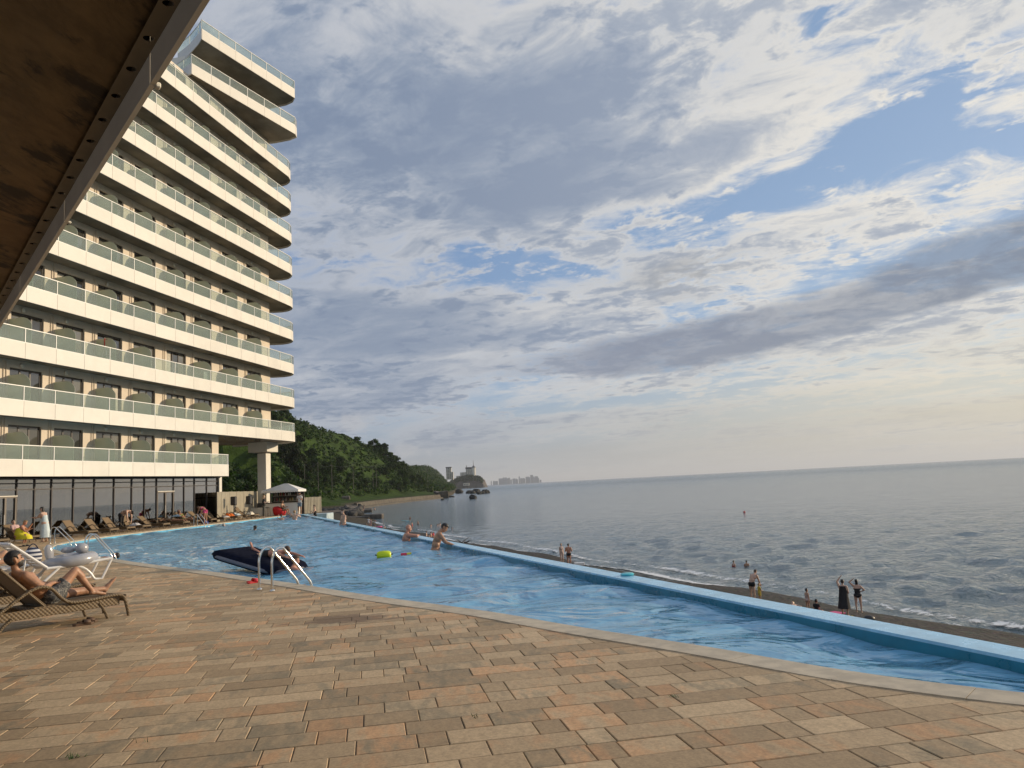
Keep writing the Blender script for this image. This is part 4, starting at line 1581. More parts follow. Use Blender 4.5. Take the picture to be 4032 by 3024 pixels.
M_WHITE = mat('white_render', (0.73, 0.70, 0.62), 0.72, var=0.05, vscale=0.8, bump=0.05, bscale=30, bdist=0.004)
M_PANEL = mat('fascia_panel_paint', (0.70, 0.67, 0.60), 0.55, var=0.07, vscale=0.7, objrand=0.03)
M_WALLC = mat('peach_wall_render', (0.72, 0.63, 0.515), 0.85, var=0.08, vscale=0.6, bump=0.12, bscale=30, bdist=0.003)
M_RAIL = mat('white_aluminium', (0.78, 0.77, 0.72), 0.35, spec=0.6)
M_FRAME = mat('dark_window_frame', (0.035, 0.028, 0.027), 0.35, spec=0.5)
M_SOFFIT = mat('soffit_concrete', (0.30, 0.262, 0.205), 0.9, var=0.28, vscale=0.5, bump=0.2, bscale=9, bdist=0.01)
M_BGLASS = glass_mat('balcony_glass', (0.86, 0.92, 0.89), 1.1, milky=0.20, milk_col=(0.70, 0.78, 0.72))
M_FROST = glass_mat('frosted_glass', (0.55, 0.62, 0.56), 0.8, rough=0.15, milky=0.82, milk_col=(0.60, 0.63, 0.54))
M_CURT = mat('curtain', (0.62, 0.58, 0.50), 0.9, var=.15, vscale=6)


def pane_mat():
    M, g, bs = custom('window_glass')
    r = g.n.new('ShaderNodeObjectInfo').outputs['Random']
    g.l.new(g.mix(g.step(r, 0.35, 0.75), (0.030, 0.030, 0.028), (0.14, 0.135, 0.115)), bs.inputs['Base Color'])
    bs.inputs['Roughness'].default_value = 0.04
    bs.inputs['Specular IOR Level'].default_value = 0.9
    bs.inputs['Coat Weight'].default_value = 0.6
    return M


M_PANE = pane_mat()
hotel = thing('hotel_building', 'tall cream hotel with long glass railed balconies beside the pool', 'building', hw(0, 0, 0), HROT)

RAIL1, FH = 4.833, 2.983
POST = [34.52 + 2.1 * k for k in range(-8, 15)]
WIN_L = [24.9, 28.3, 31.75, 35.07, 38.2, 41.5, 44.8, 48.25, 51.5, 55.25, 58.9]
WW = 2.22
WV = 1.42                                              # wall face behind the rail line
U0 = POST[0] - 1.0
rail_lv = {L: RAIL1 + FH * (L - 1) for L in range(1, 13)}


def outline(L):
    if L == 1:
        front = [(u, 0.0) for u in POST if u < 53.5] + [(53.60, 0.0)]
        return front + [(53.95, 0.22), (54.45, 0.95), (54.9, 1.75)]
    if L <= 10:
        if L == 2: return [(u, 0.0) for u in POST] + [(64.7, .20), (65.4, .62), (66.0, 1.35), (66.4, 2.5), (66.5, 4.6), (66.1, 7.0)]
        return [(u, 0.0) for u in POST] + [(64.7, .20), (65.3, .60), (65.7, 1.10), (65.88, 1.8), (65.75, 2.6), (65.3, 3.4), (64.5, 4.1), (63.0, 4.6)]
    if L == 11:
        a, b = (50.46, 0.94), (62.07, -1.64)
    else:
        a, b = (50.99, 0.45), (61.42, -1.97)
    n = 6
    fr = [(a[0] + (b[0] - a[0]) * k / n, a[1] + (b[1] - a[1]) * k / n) for k in range(n + 1)]
    pre = [(52.6, 5.2), (51.6, 3.2), (51.0, 2.0)] if L == 11 else [(53.6, 4.2), (52.66, 2.56), (51.61, 1.15)]
    dx = 0.0 if L == 11 else -0.65
    return pre + fr + [(62.74 + dx, -1.45), (63.1 + dx, -.6), (63.25 + dx, 1.0), (63.0 + dx, 3.0), (62.3 + dx, 5.2)]


def seg_box(mb, p, q, t0, t1, z0, z1, gap=0.0):
    """upright box along plan segment p-q between inward offsets t0..t1"""
    a, b = Vector((*p, 0)), Vector((*q, 0))
    d = (b - a).normalized(); n = Vector((-d.y, d.x, 0))
    a = a + d * gap; b = b - d * gap
    mb.prism([(a + n * t0)[:2], (b + n * t0)[:2], (b + n * t1)[:2], (a + n * t1)[:2]], z0, z1)


for L in range(1, 13):
    zr = rail_lv[L]
    fb, ft, fl = zr - 1.565, zr - 0.745, zr - 1.10
    ol = outline(L)
    back = 9.0
    # slab with its concrete underside
    inner = [(p[0], p[1]) for p in outline_offset(ol, 0.075)]
    if L <= 10:
        poly = [(ol[0][0], back)] + [(ol[0][0], 0.075)] + inner[1:] + ([(inner[-1][0] - 2.5, back)] if L > 1 else [(54.8, back)])
    else:
        poly = inner + [(60.5, 8.5), (54.5, 8.5)]
    mb = MB()
    tri = tessellate_polygon([[Vector((x, y, 0)) for x, y in poly]])
    n = len(poly)
    vs = [(x, y, fb + 0.14) for x, y in poly] + [(x, y, fl) for x, y in poly]
    fs = []
    for a, b, c in tri:
        A, B, C_ = (Vector(vs[i]) for i in (a, b, c))
        up = (B - A).cross(C_ - A).z > 0
        fs.append((a, c, b) if up else (a, b, c)); fs.append((n + a, n + b, n + c) if up else (n + a, n + c, n + b))
    fs += [(i, (i + 1) % n, n + (i + 1) % n, n + i) for i in range(n)]
    mb.add(vs, fs)
    slab_o = mb.build('balcony', M_SOFFIT, hotel)
    # panels, glass, posts
    for i in range(len(ol) - 1):
        p, q = ol[i], ol[i + 1]
        w = math.dist(p, q)
        mb = MB(); seg_box(mb, p, q, 0.0, 0.06, fb, ft, 0.011); mb.build('fascia_panel', M_PANEL, slab_o)
        mb = MB(); seg_box(mb, p, q, 0.03, 0.042, ft + 0.03, zr - 0.03, 0.03); mb.build('glass_pane', M_BGLASS, slab_o)
    for i, p in enumerate(ol):
        d = Vector((*ol[min(i + 1, len(ol) - 1)], 0)) - Vector((*ol[max(i - 1, 0)], 0)); d.normalize(); nn_ = Vector((-d.y, d.x, 0))
        c = Vector((*p, 0)) + nn_ * .035
        mb = MB(); seg_box(mb, (c - d * .022)[:2], (c + d * .022)[:2], -.025, .025, ft, zr - .02); mb.build('rail_post', M_RAIL, slab_o)
    mb = MB()
    for i in range(len(ol) - 1):
        seg_box(mb, ol[i], ol[i + 1], 0.008, 0.065, zr - 0.022, zr + 0.022)
    mb.build('hand_rail', M_RAIL, slab_o)
    mb = MB()
    for i in range(len(ol) - 1):
        seg_box(mb, ol[i], ol[i + 1], 0.005, 0.07, ft + 0.002, ft + 0.032)
    mb.build('bottom_rail', M_RAIL, slab_o)
    # privacy screens between the rooms
    if L <= 9:
        for j, wl in enumerate(WIN_L):
            if L == 1 and wl > 53: continue
            if (L, j) in ((3, 7),): continue
            u = wl - 0.06
            pf = [(WV, fl + .02), (WV, zr + .72), (.62, zr + .74), (.40, zr + .66), (.18, zr + .46), (.10, zr + .30), (.10, fl + .02)]
            vs = [(u - .012, a, b) for a, b in pf] + [(u + .012, a, b) for a, b in pf]
            m_ = len(pf)
            mb = MB(); mb.add(vs, [tuple(range(m_)), tuple(range(2 * m_ - 1, m_ - 1, -1))] + [(k, (k + 1) % m_, m_ + (k + 1) % m_, m_ + k) for k in range(m_)])
            mb.build('privacy_screen', M_FROST, slab_o)

# walls and windows, storey by storey
wall_end = {1: 54.6}
for L in range(1, 12):
    zr = rail_lv[L]
    fl, ceil_ = zr - 1.10, zr + FH - 1.565 + 0.14
    top = zr + 1.17
    if L < 11:
        ue = wall_end.get(L, 62.7)
        wins = [w for w in WIN_L if w + WW < ue]
        vface = WV
        cuts = [U0] + [x for w in wins for x in (w, w + WW)] + [ue]
        mb = MB()
        for a, b in zip(cuts[0::2], cuts[1::2]): mb.box2((a, vface, fl), (b, vface + .25, top))
        mb.box2((U0, vface - .001, top), (ue, vface + .25, ceil_))
        mb.box2((ue - .25, vface + .25, fl), (ue - .001, 9, ceil_))
        mb.build('facade_wall', M_WALLC, hotel)
    else:
        wins = [54.2, 57.6]; vface = 2.6
        mb = MB(); mb.box2((53.0, vface, fl), (54.2, vface + .25, ceil_)); mb.box2((56.42, vface, fl), (57.6, vface + .25, ceil_)); mb.box2((59.82, vface, fl), (61, vface + .25, ceil_))
        mb.box2((54.2, vface, top), (59.82, vface + .25, ceil_)); mb.box2((60.75, vface + .25, fl), (61, 8, ceil_)); mb.box2((53.0, vface + .25, fl), (53.25, 8, ceil_))
        mb.build('facade_wall', M_WHITE, hotel)
    for j, w in enumerate(wins):
        f = MB()
        v0, v1 = vface + .10, vface + .17
        f.box2((w, v0, top - .10), (w + WW, v1, top))
        f.box2((w, v0, fl), (w + WW, v1, fl + .08))
        for x in (w, w + WW * .325, w + WW * .64, w + WW - .09): f.box2((x, v0 - (.02 if x == w else 0), fl + .08), (x + .10, v1, top - .10))
        fo = f.build('window', M_FRAME, hotel)
        for x0, x1 in ((w + .1, w + WW * .325), (w + WW * .325 + .1, w + WW * .64), (w + WW * .64 + .1, w + WW - .09)):
            cur = rng.random() < .13
            mb = MB()
            if cur:
                nst = 9
                vs = []
                for k in range(nst + 1):
                    x = x0 + (x1 - x0) * k / nst
                    vs += [(x, v1 - .01 + .02 * (k % 2), fl + .1), (x, v1 - .01 + .02 * (k % 2), top - .1)]
                mb.add(vs, [(2 * k, 2 * k + 2, 2 * k + 3, 2 * k + 1) for k in range(nst)])
                mb.build('curtain', M_CURT, fo)
            else:
                mb.box2((x0, v0 + .025, fl + .08), (x1, v0 + .04, top - .10)); mb.build('pane', M_PANE, fo)
        if L < 11 and rng.random() < .5:
            mb = MB(); c = (w + .75, vface - .06, top + .17)
            mb.ball(c, (.13, .07, .13), 12, 8); mb.build('wall_lamp', M_WHITE, hotel)
# downpipes on the piers
for w in WIN_L:
    for du in (.42, .24):
        if w > 31:
            z1 = rail_lv[10] + 1.2 if w < 60 else 0
            z0 = rail_lv[1] - 1.1 if w < 54 else rail_lv[2] - 1.1
            for L in range(1 if w < 54 else 2, 11):
                mb = MB(); mb.tube([(w - du, WV - .035, rail_lv[L] - 1.1), (w - du, WV - .035, rail_lv[L] + 1.5)], .022, 6)
                mb.build('downpipe', M_WALLC, hotel)
# corner pipe at the free end
mb = MB(); mb.tube([(62.85, WV + .2, rail_lv[2] - 1.1), (62.85, WV + .2, rail_lv[10] + 1.4)], .05, 8); mb.build('downpipe', M_WHITE, hotel)

# undercroft at the end: soffit, cap beam, column
mb = MB(); mb.bbox((65.0, 3.4, rail_lv[2] - 1.565 + .13 - .43), (2.0, 1.8, .86), .02); mb.build('cap_beam', M_WHITE, hotel)
mb = MB(); mb.bbox((65.0, 3.33, 2.5), (.85, .82, 5.8), .02); mb.build('column', M_WHITE, hotel)
mb = MB(); mb.bbox((65.0, 3.33, .5), (.95, .95, 1.2), .02); mb.build('column_base', mat('grey_base', (.13, .125, .12), .8, var=.2), hotel)
mb = MB()
for k in range(7): mb.box2((55.5 + k * .9, 1.5, rail_lv[2] - 1.62), (55.62 + k * .9, 8.5, rail_lv[2] - 1.43))
mb.build('soffit_ribs', M_SOFFIT, hotel)
mb = MB(); mb.box2((55.0, 8.6, 3.6), (62.0, 8.9, 6.2)); mb.build('rear_beam', M_WHITE, hotel)

# ground floor curtain wall
CV = 1.75
mull = [24.5, 26.2, 27.9, 29.6, 31.3, 33.0, 34.6, 36.05, 37.25, 38.45, 40.1, 41.8, 43.5, 45.15, 46.4, 47.65, 49.5, 50.7, 51.95, 53.5, 54.95]
M_CWG = glass_mat('curtain_wall_glass', (0.40, 0.39, 0.33), 7.0, rough=0.01, ior=1.55)
cw = MB()
for u in mull: cw.box2((u - .035, CV - .06, 0), (u + .035, CV + .08, 3.30))
for z in (3.26, 2.98, 2.66): cw.box2((mull[0], CV - .045, z - .03), (mull[-1], CV + .07, z + .03))
cw.box2((mull[0], CV - .05, 0), (mull[-1], CV + .07, .1))
cwo = cw.build('curtain_wall', M_FRAME, hotel)
doors = {5: 1, 15: 1}
for i in range(len(mull) - 1):
    a, b = mull[i] + .035, mull[i + 1] - .035
    for z0, z1 in ((.1, 2.63), (2.69, 2.95), (3.01, 3.23)):
        if z0 < 1 and i in (6, 15):
            mb = MB(); zt = 2.24
            mb.box2((a, CV - .07, zt), (b, CV + .07, zt + .07)); mb.box2((a, CV - .07, .1), (a + .07, CV + .07, zt)); mb.box2((b - .07, CV - .07, .1), (b, CV + .07, zt))
            m2 = (a + b) / 2; mb.box2((m2 - .06, CV - .07, .1), (m2 + .06, CV + .07, zt))
            do = mb.build('door', mat('bronze_frame', (.12, .10, .08), .4), hotel)
            for x0, x1 in ((a + .07, m2 - .06), (m2 + .06, b - .07)):
                mb = MB(); mb.box2((x0, CV - .005, .1), (x1, CV + .005, zt)); mb.build('pane', M_CWG, do)
            mb = MB(); mb.tube([(m2 - .12, CV - .12, .9), (m2 - .12, CV - .12, 1.4)], .015, 6); mb.build('handle', M_RAIL, do)
            mb = MB(); mb.box2((a, CV - .006, zt + .07), (b, CV + .006, 2.63)); mb.build('pane', M_CWG, cwo)
            mb = MB(); mb.box2((a - .02, CV - .12, zt + .07), (b + .02, CV - .075, zt + .12)); mb.build('lintel', M_WHITE, do)
        else:
            mb = MB(); mb.box2((a, CV - .006, z0), (b, CV + .006, z1)); mb.build('pane', M_CWG, cwo)
mb = MB(); mb.box2((54.99, CV - .15, -.05), (55.33, CV + .3, 3.35)); mb.build('corner_pillar', M_WHITE, hotel)
mb = MB(); mb.box2((U0, CV + .3, 3.32), (54.7, 8.9, 3.36)); mb.build('lobby_ceiling', mat('lobby_ceiling', (.45, .42, .37), .9), hotel)
mb = MB(); mb.box2((U0, 8.6, -.05), (55.3, 8.9, 3.3)); mb.box2((55.05, 2.0, -.05), (55.3, 8.6, 3.3)); mb.build('lobby_wall', mat('lobby_wall', (.30, .275, .235), .9, var=.15), hotel)
for u in (37.9, 38.7, 40.9, 44.9, 47.0, 51.2):
    mb = MB(); mb.bbox((u, CV + 1.2, 1.65), (.32, .32, 3.3), .015); mb.build('lobby_pillar', M_WHITE, hotel)
mb = MB(); mb.tube([(mull[6], CV - .25, 3.24), (54.9, CV - .25, 3.24)], .05, 8); mb.build('pipe', M_FRAME, hotel)

# things left on the balconies
def on_balcony(px_, py_, L, v=.6):
    d = ray(px_, py_)
    t = (HD + v) / (d.x * HIN.x + d.y * HIN.y)
    P = d * t
    return P.x * HDIR.x + P.y * HDIR.y, rail_lv[L] - 1.1


u, z = on_balcony(420, 1370, 3, .7)
st = thing('step_ladder', 'red and white step ladder standing on a third floor balcony', 'ladder', hw(u, .7, z), HROT)
M_REDP = mat('red_plastic', (.5, .03, .02), .4)
mb = MB(); mb.tube([(-.2, -.3, 0), (-.15, 0, 1.45)], .02, 6); mb.tube([(.2, -.3, 0), (.15, 0, 1.45)], .02, 6); mb.build('front_frame', M_RAIL, st)
mb = MB(); mb.tube([(-.2, .35, 0), (-.15, 0, 1.3)], .02, 6); mb.tube([(.2, .35, 0), (.15, 0, 1.3)], .02, 6); mb.build('rear_frame', M_RAIL, st)
for k in range(4):
    mb = MB(); mb.box((0, -.24 + k * .06, .25 + k * .28), (.36, .12, .03)); mb.build('tread', M_RAIL, st)
mb = MB(); mb.tube([(-.17, 0, 1.3), (-.19, .0, 1.75), (.19, .0, 1.75), (.17, 0, 1.3)], .035, 6); mb.build('handle', M_REDP, st)
u, z = on_balcony(800, 1460, 3, .35)
tw = MB()
for k in range(14):
    x = k * .05
    tw.add([(x, .02 * (k % 2), .42 + .05 * math.sin(k)), (x, .02 * (k % 2), 1.05)], [])
nn2 = 14
tw.f = [(2 * k, 2 * k + 2, 2 * k + 3, 2 * k + 1) for k in range(nn2 - 1)]; tw.mi = [0] * len(tw.f)
tag(tw.build('towel', mat('pale_towel', (.7, .68, .62), .95), None, loc=hw(u, .3, z), rotz=HROT), 'pale towels hanging on the inside of a third floor balcony rail', 'towel')
u, z = on_balcony(505, 1420, 3, .8)
rl = MB(); rl.lathe([(.02, -.35), (.13, -.34), (.14, 0), (.13, .34), (.02, .35)], 14, M=Matrix.Rotation(math.pi / 2.2, 4, 'Y'))
tag(rl.build('rolled_mat', mat('grey_mat', (.12, .12, .12), .8), None, smooth=40, loc=hw(u, .7, z + .35), rotz=HROT), 'grey rolled mat lying on a third floor balcony floor', 'mat')

# ------------------------------------------------------------------ balcony overhead, above the camera
CO = Vector((-0.92, 2.42, 0)); CD = Vector((-0.6225, 0.7826, 0)).normalized(); CN = Vector((-CD.y, CD.x, 0))    # CN points inwards (away from the pool)
if CN.x > 0: CN = -CN
ov = thing('overhead_balcony', 'stained concrete balcony slab with perforated white edge trim overhead', 'balcony', (CO.x, CO.y, 3.27), math.atan2(CD.y, CD.x))


def soffit_mat():
    M, g, bs = custom('stained_soffit')
    p = g.coord('Object')
    q = g.mapping(p, rot=(0, 0, rad(38)))
    q2 = g.mapping(q, scale=(0.6, 1.7, 1))
    a = g.noise(q2, 2.3, 8, 0.68, 0.4)
    b = g.noise(q2, 5.5, 6, 0.7, 0.3)
    c = g.noise(p, 0.5, 4, 0.5)
    col = g.mix(g.step(b, 0.3, 0.7), (0.130, 0.088, 0.042), (0.235, 0.165, 0.085))
    col = g.mix(g.mul(g.step(c, 0.4, 0.7), 0.6), col, (0.20, 0.105, 0.046))
    col = g.mix(g.mul(g.step(a, 0.52, 0.63), 0.93), col, (0.026, 0.017, 0.011))
    g.l.new(col, bs.inputs['Base Color'])
    bs.inputs['Roughness'].default_value = 0.75
    g.l.new(g.bump(g.add(a, b), 0.3, 0.01), bs.inputs['Normal'])
    return M


# local frame: x along the edge (forward-left), y inwards; edge line at y = 0
mb = MB()
mb.box2((-9, 0.075, 0.155), (16.0, 6.5, 0.45))
mb.build('slab', soffit_mat(), ov)
LP_ = 1.87
x0 = -0.15 - LP_ * 4 + .95 - .13
k = 0
joint0 = (Vector((-1.34, 2.94, 0)) - CO).dot(CD)
M_TRIM = mat('trim_paint', (0.84, 0.81, 0.74), .6, var=.06, vscale=2, objrand=.03)
js = [joint0 + LP_ * i for i in range(-5, 9)]
for a, b in zip(js[:-1], js[1:]):
    mb = MB(); mb.box2((a + .003, 0.0, 0), (b - .003, .02, .82)); mb.build('fascia_panel', M_TRIM, ov)
# perforated flange: square cells with round holes
HS = .2665
h0 = (Vector((-1.16, 2.61, 0)) - CO).dot(CD)
ks = np.arange(-22, 58)
mb = MB()
for kk in ks:
    cx = h0 + kk * HS
    if cx < -8 or cx > 15.5: continue
    y0, y1, cyy, zf = .02, .085, .0525, .128
    hh = (y1 - y0) / 2
    ringv = [(cx + .019 * math.cos(i * math.pi / 8), cyy + .019 * math.sin(i * math.pi / 8), zf) for i in range(16)]
    sq = []
    for i in range(16):
        ca, sa = math.cos(i * math.pi / 8), math.sin(i * math.pi / 8)
        t = hh / max(abs(ca), abs(sa)); sq.append((cx + ca * t, cyy + sa * t, zf))
    mb.add(ringv + sq, [(i, (i + 1) % 16, 16 + (i + 1) % 16, 16 + i) for i in range(16)])
    mb.add([(cx + hh, y0, zf), (cx + HS - hh, y0, zf), (cx + HS - hh, y1, zf), (cx + hh, y1, zf)], [(0, 1, 2, 3)])
    # edge gap between neighbouring cells on the short sides is closed by the outer ring points
mb.build('perforated_flange', mat('flange_metal', (.24, .20, .14), .6, metal=.0, var=.15, vscale=6), ov)
mb = MB(); mb.box2((-9, .021, .20), (16.0, .074, .22)); mb.build('void_closer', mat('void', (.01, .008, .006), 1), ov)
mb = MB(); mb.bbox((0, 0, 0), (.028, .02, .022), .004, Matrix.Translation((joint0, -.008, .0))); mb.build('joint_clip', mat('clip', (.7, .66, .55), .5), ov)
mb = MB(); mb.bbox((0, 0, 0), (.02, .015, .012), .003, Matrix.Translation((joint0 + LP_, -.008, .0))); mb.build('joint_clip', MATS['clip'], ov)
# ------------------------------------------------------------------ pool furniture
def wicker_mat(name, c1, c2, sc=55.0):
    M, g, bs = custom(name)
    p = g.coord('Object')
    x, y, z = g.sep(p)
    u = g.mul(g.add(x, y), sc); v = g.mul(g.add(z, g.mul(y, .35)), sc)
    w = g.mul(g.math('SINE', g.mul(u, 2.0)), g.math('SINE', g.mul(v, 2.0)))
    n = g.noise(p, 30, 4, .6)
    h = g.add(g.lin(w, -1, 1), g.mul(n, .3))
    g.l.new(g.mix(g.lin(h, .1, 1.0), c1, c2), bs.inputs['Base Color'])
    bs.inputs['Roughness'].default_value = .55
    g.l.new(g.bump(h, .8, .008), bs.inputs['Normal'])
    return M


M_WICK = wicker_mat('rattan_weave', (0.06, 0.038, 0.018), (0.185, 0.128, 0.066))
M_TUBE = wicker_mat('rattan_tube', (0.08, 0.054, 0.028), (0.18, 0.13, 0.072), 80)
M_SLING = mat('tan_sling', (0.235, 0.165, 0.095), .8, var=.12, vscale=20, bump=.2, bscale=120, bdist=.003)
M_STEEL = mat('polished_steel', (0.72, 0.70, 0.66), .14, metal=1.0)
M_BLACK = mat('black_plastic', (0.018, 0.018, 0.019), .5)
M_WPLAST = mat('white_plastic', (0.72, 0.72, 0.71), .35, spec=.5, var=.05, vscale=4)


def make_lounger(label, loc, rotz, group, back_deg=42, name='rattan_lounger', hinge=-.29):
    """x towards the foot end, y to the left; feet on z = 0"""
    t = thing(name, label, 'sun lounger', loc, rotz, group)
    W = .34
    mb = MB()
    mb.bbox((.36, 0, .285), (1.28, .60, .05), .012)
    seat = mb.build('seat', M_WICK, t)
    mb = MB()
    mb.bbox((0.0, W - .045, .235), (1.86, .028, .12), .006); mb.build('side_apron', M_WICK, t)
    mb = MB()
    mb.bbox((0.0, -W + .045, .235), (1.86, .028, .12), .006); mb.build('side_apron', M_WICK, t)
    mb = MB(); mb.bbox((1.01, 0, .265), (.03, .66, .10), .008); mb.build('end_apron', M_WICK, t)
    a = rad(back_deg)
    hx, hz = hinge, .31
    ex, ez = hx - .80 * math.cos(a), hz + .80 * math.sin(a)
    mb = MB()
    for s in (-1, 1): mb.tube([(hx, s * .27, hz), (ex, s * .27, ez)], .022, 7)
    mb.tube([(ex, -.27, ez), (ex, .27, ez)], .022, 7); mb.tube([(hx, -.27, hz), (hx, .27, hz)], .022, 7)
    br = mb.build('backrest', M_TUBE, t, smooth=50)
    nsl = 9
    for k in range(nsl):
        f = (k + .6) / (nsl + .2)
        c = Vector((hx + (ex - hx) * f, 0, hz + (ez - hz) * f))
        mb = MB()
        Mx = Matrix.Translation(c) @ Matrix.Rotation(a, 4, 'Y')
        mb.box((0, 0, .008), (.80 / nsl * .97, .52, .012), Mx); mb.build('back_strap', M_SLING, br)
    for s in (-1, 1):
        y = s * W
        path = spline([(-.93, y, .19), (-.72, y, .30), (-.42, y, .50), (-.22, y, .575), (-.06, y, .53), (.06, y, .40), (.20, y, .315), (.45, y, .305), (.80, y, .325), (.92, y, .315), (.985, y, .25), (1.03, y, .10), (1.05, y, .0)], 4)
        mb = MB(); mb.tube(path, .024, 8); mb.build('arm_tube', M_TUBE, t, smooth=50)
        mb = MB(); mb.tube(spline([(-.55, y * .92, .20), (-.66, y * .92, .12), (-.74, y * .92, 0)], 4), .022, 7); mb.build('leg', M_TUBE, t, smooth=50)
        mb = MB(); mb.tube(spline([(.62, y * .90, .24), (.70, y * .90, .12), (.75, y * .90, 0)], 4), .02, 7); mb.build('leg', M_TUBE, t, smooth=50)
    return t


AX = Vector((.56, .83, 0)); ROTL = math.atan2(.83, .56)
LM = Vector((-6.75, 11.47, 0))
make_lounger('brown rattan lounger on which the man in grey shorts lies', LM, ROTL, 'rattan loungers by the near pool edge', 44, hinge=-.12)
L2 = Vector((-7.62, 14.15, 0)) - AX * 1.0
make_lounger('brown rattan lounger behind the man, empty, between him and the white lounger', L2, ROTL, 'rattan loungers by the near pool edge', 35)
L3 = LM + Vector((-.83, .56, 0)) * 1.0 - AX * .35
far_proto = None
FARL = []


def pool_x(y):
    """building side edge of the pool"""
    return float(np.interp(y, [33.6, 36.2, 39.2, 42.3, 46.7, 51, 55.7, 60.7, 67], [-19.5, -20.75, -21.45, -21.65, -21.3, -20.85, -20.4, -19.9, -19.4]))


far_spots = [(38.0, 2.9, -.30, 50), (40.6, 2.6, -.3, 46), (43.7, 1.35, -.28, 48), (45.4, 1.2, -.26, 46), (47.3, 1.35, -.25, 47), (48.9, 1.3, -.3, 50), (50.8, 1.2, -.2, 38),
             (52.7, .9, -.22, 20), (54.4, .9, -.25, 44), (56.3, .85, -.2, 44), (58.3, .8, -.3, 46), (60.2, .75, -.22, 40), (61.8, .8, -.2, 42), (63.4, .8, -.2, 48)]
far_lab = ['tan lounger at the left end of the row beside the yellow dressed woman', 'tan lounger under the woman in pink by the glass wall', 'empty tan lounger first after the woman in pink, backrest raised',
           'empty tan lounger second after the woman in pink, backrest raised', 'empty tan lounger third after the woman in pink, backrest raised', 'tan lounger with patterned bundle beside the man bending in black trousers',
           'empty tan lounger with its back half lowered, between the bending man and the prone sunbather', 'nearly flat tan lounger under a prone sunbather', 'tan lounger with a reading woman and pale blue towel',
           'tan lounger beside the pool ladder with a person in black', 'tan lounger behind the girl in the pink swimsuit', 'tan lounger with an orange towel on its seat', 'tan lounger with folded light towels near the speakers',
           'empty tan lounger at the bar end of the row']
for i, (y, off, rz, bd) in enumerate(far_spots):
    x = pool_x(y) - off - 1.05
    FARL.append((x, y, rz))
    key = bd
    make_lounger(far_lab[i], (x, y, 0), rz, 'loungers in the row along the glass wall', bd, 'tan_lounger')


def make_white_lounger(label, loc, rotz, back=48):
    t = thing('plastic_lounger', label, 'sun lounger', loc, rotz, 'white plastic loungers')
    for s in (-1, 1):
        y = s * .32
        mb = MB()
        path = [(-.35, y, .36), (.2, y, .37), (.95, y, .44), (1.02, y, .44)]
        mb.tube(path, .030, 8); mb.build('side_rail', M_WPLAST, t, smooth=40)
        mb = MB(); mb.tube(arc((.15, y, .36), (.45, y, .36), (.62, y, .05), 7) + [Vector((.66, y, .02)), Vector((.80, y, .02)), Vector((1.0, y, .42))], .028, 8); mb.build('leg', M_WPLAST, t, smooth=40)
        mb = MB(); mb.tube([(-.1, y, .35), (-.45, y, .04), (-.55, y, .02)], .028, 8); mb.build('leg', M_WPLAST, t, smooth=40)
        mb = MB(); mb.tube([(-.55, y, .02), (-.9, y, .03), (-.75, y, .20)], .022, 6); mb.build('rear_foot', M_WPLAST, t, smooth=40)
    for k in range(9):
        x = -.28 + k * .135
        mb = MB(); mb.bbox((x, 0, .375 + max(0, x) * .065), (.115, .62, .02), .006); mb.build('seat_slat', M_WPLAST, t)
    a = rad(back)
    hx, hz = -.33, .37
    L = .92
    br = MB()
    for s in (-1, 1): br.tube([(hx, s * .30, hz), (hx - L * math.cos(a), s * .30, hz + L * math.sin(a))], .032, 8)
    br.tube([(hx - L * math.cos(a), -.30, hz + L * math.sin(a)), (hx - L * math.cos(a), .30, hz + L * math.sin(a))], .034, 8)
    bo = br.build('backrest', M_WPLAST, t, smooth=40)
    for k in range(8):
        f = (k + .6) / 8.6
        Mx = Matrix.Translation((hx - L * math.cos(a) * f, 0, hz + L * math.sin(a) * f)) @ Matrix.Rotation(a, 4, 'Y')
        mb = MB(); mb.bbox((0, 0, 0), (.075, .58, .016), .005, Mx); mb.build('back_slat', M_WPLAST, bo)
    mb = MB()
    f = .55
    mb.tube([(hx - L * math.cos(a) * f, .26, hz + L * math.sin(a) * f), (hx - .48, .26, .08)], .018, 6)
    mb.tube([(hx - L * math.cos(a) * f, -.26, hz + L * math.sin(a) * f), (hx - .48, -.26, .08)], .018, 6)
    mb.build('prop', M_WPLAST, bo, smooth=40)
    return t


WL = Vector((-9.72, 18.45, 0)) - AX * .80
make_white_lounger('white plastic lounger carrying a silver inflatable ring', WL, ROTL - .10, 38)
WL2 = WL + Vector((-1.15, .10, 0)) - AX * .35
make_white_lounger('white plastic lounger half hidden at the left behind the man, back lowered', WL2, ROTL - .15, 30)

# silver inflatable ring with two bulging ears
inf = thing('inflatable_ring', 'silver grey inflatable animal ring lying on the white lounger', 'inflatable', WL + AX * .28 + Vector((0, 0, .47)), ROTL)
M_INF = mat('silver_vinyl', (.34, .35, .38), .22, spec=.7, var=.1, vscale=3)
mb = MB()
nu, nv, R1, r1 = 30, 12, .34, .145
vs = []
for i in range(nu):
    a_ = 2 * math.pi * i / nu
    for j in range(nv):
        b_ = 2 * math.pi * j / nv
        vs.append(((R1 + r1 * math.cos(b_)) * math.cos(a_) * 1.15, (R1 + r1 * math.cos(b_)) * math.sin(a_), r1 * .9 * math.sin(b_) + .03 * math.cos(a_)))
mb.add(vs, [(i * nv + j, ((i + 1) % nu) * nv + j, ((i + 1) % nu) * nv + (j + 1) % nv, i * nv + (j + 1) % nv) for i in range(nu) for j in range(nv)])
mb.build('ring', M_INF, inf, smooth=80)
mb = MB(); mb.ball((.20, -.05, .24), (.15, .11, .115), 14, 9); mb.build('head', M_INF, inf, smooth=80)
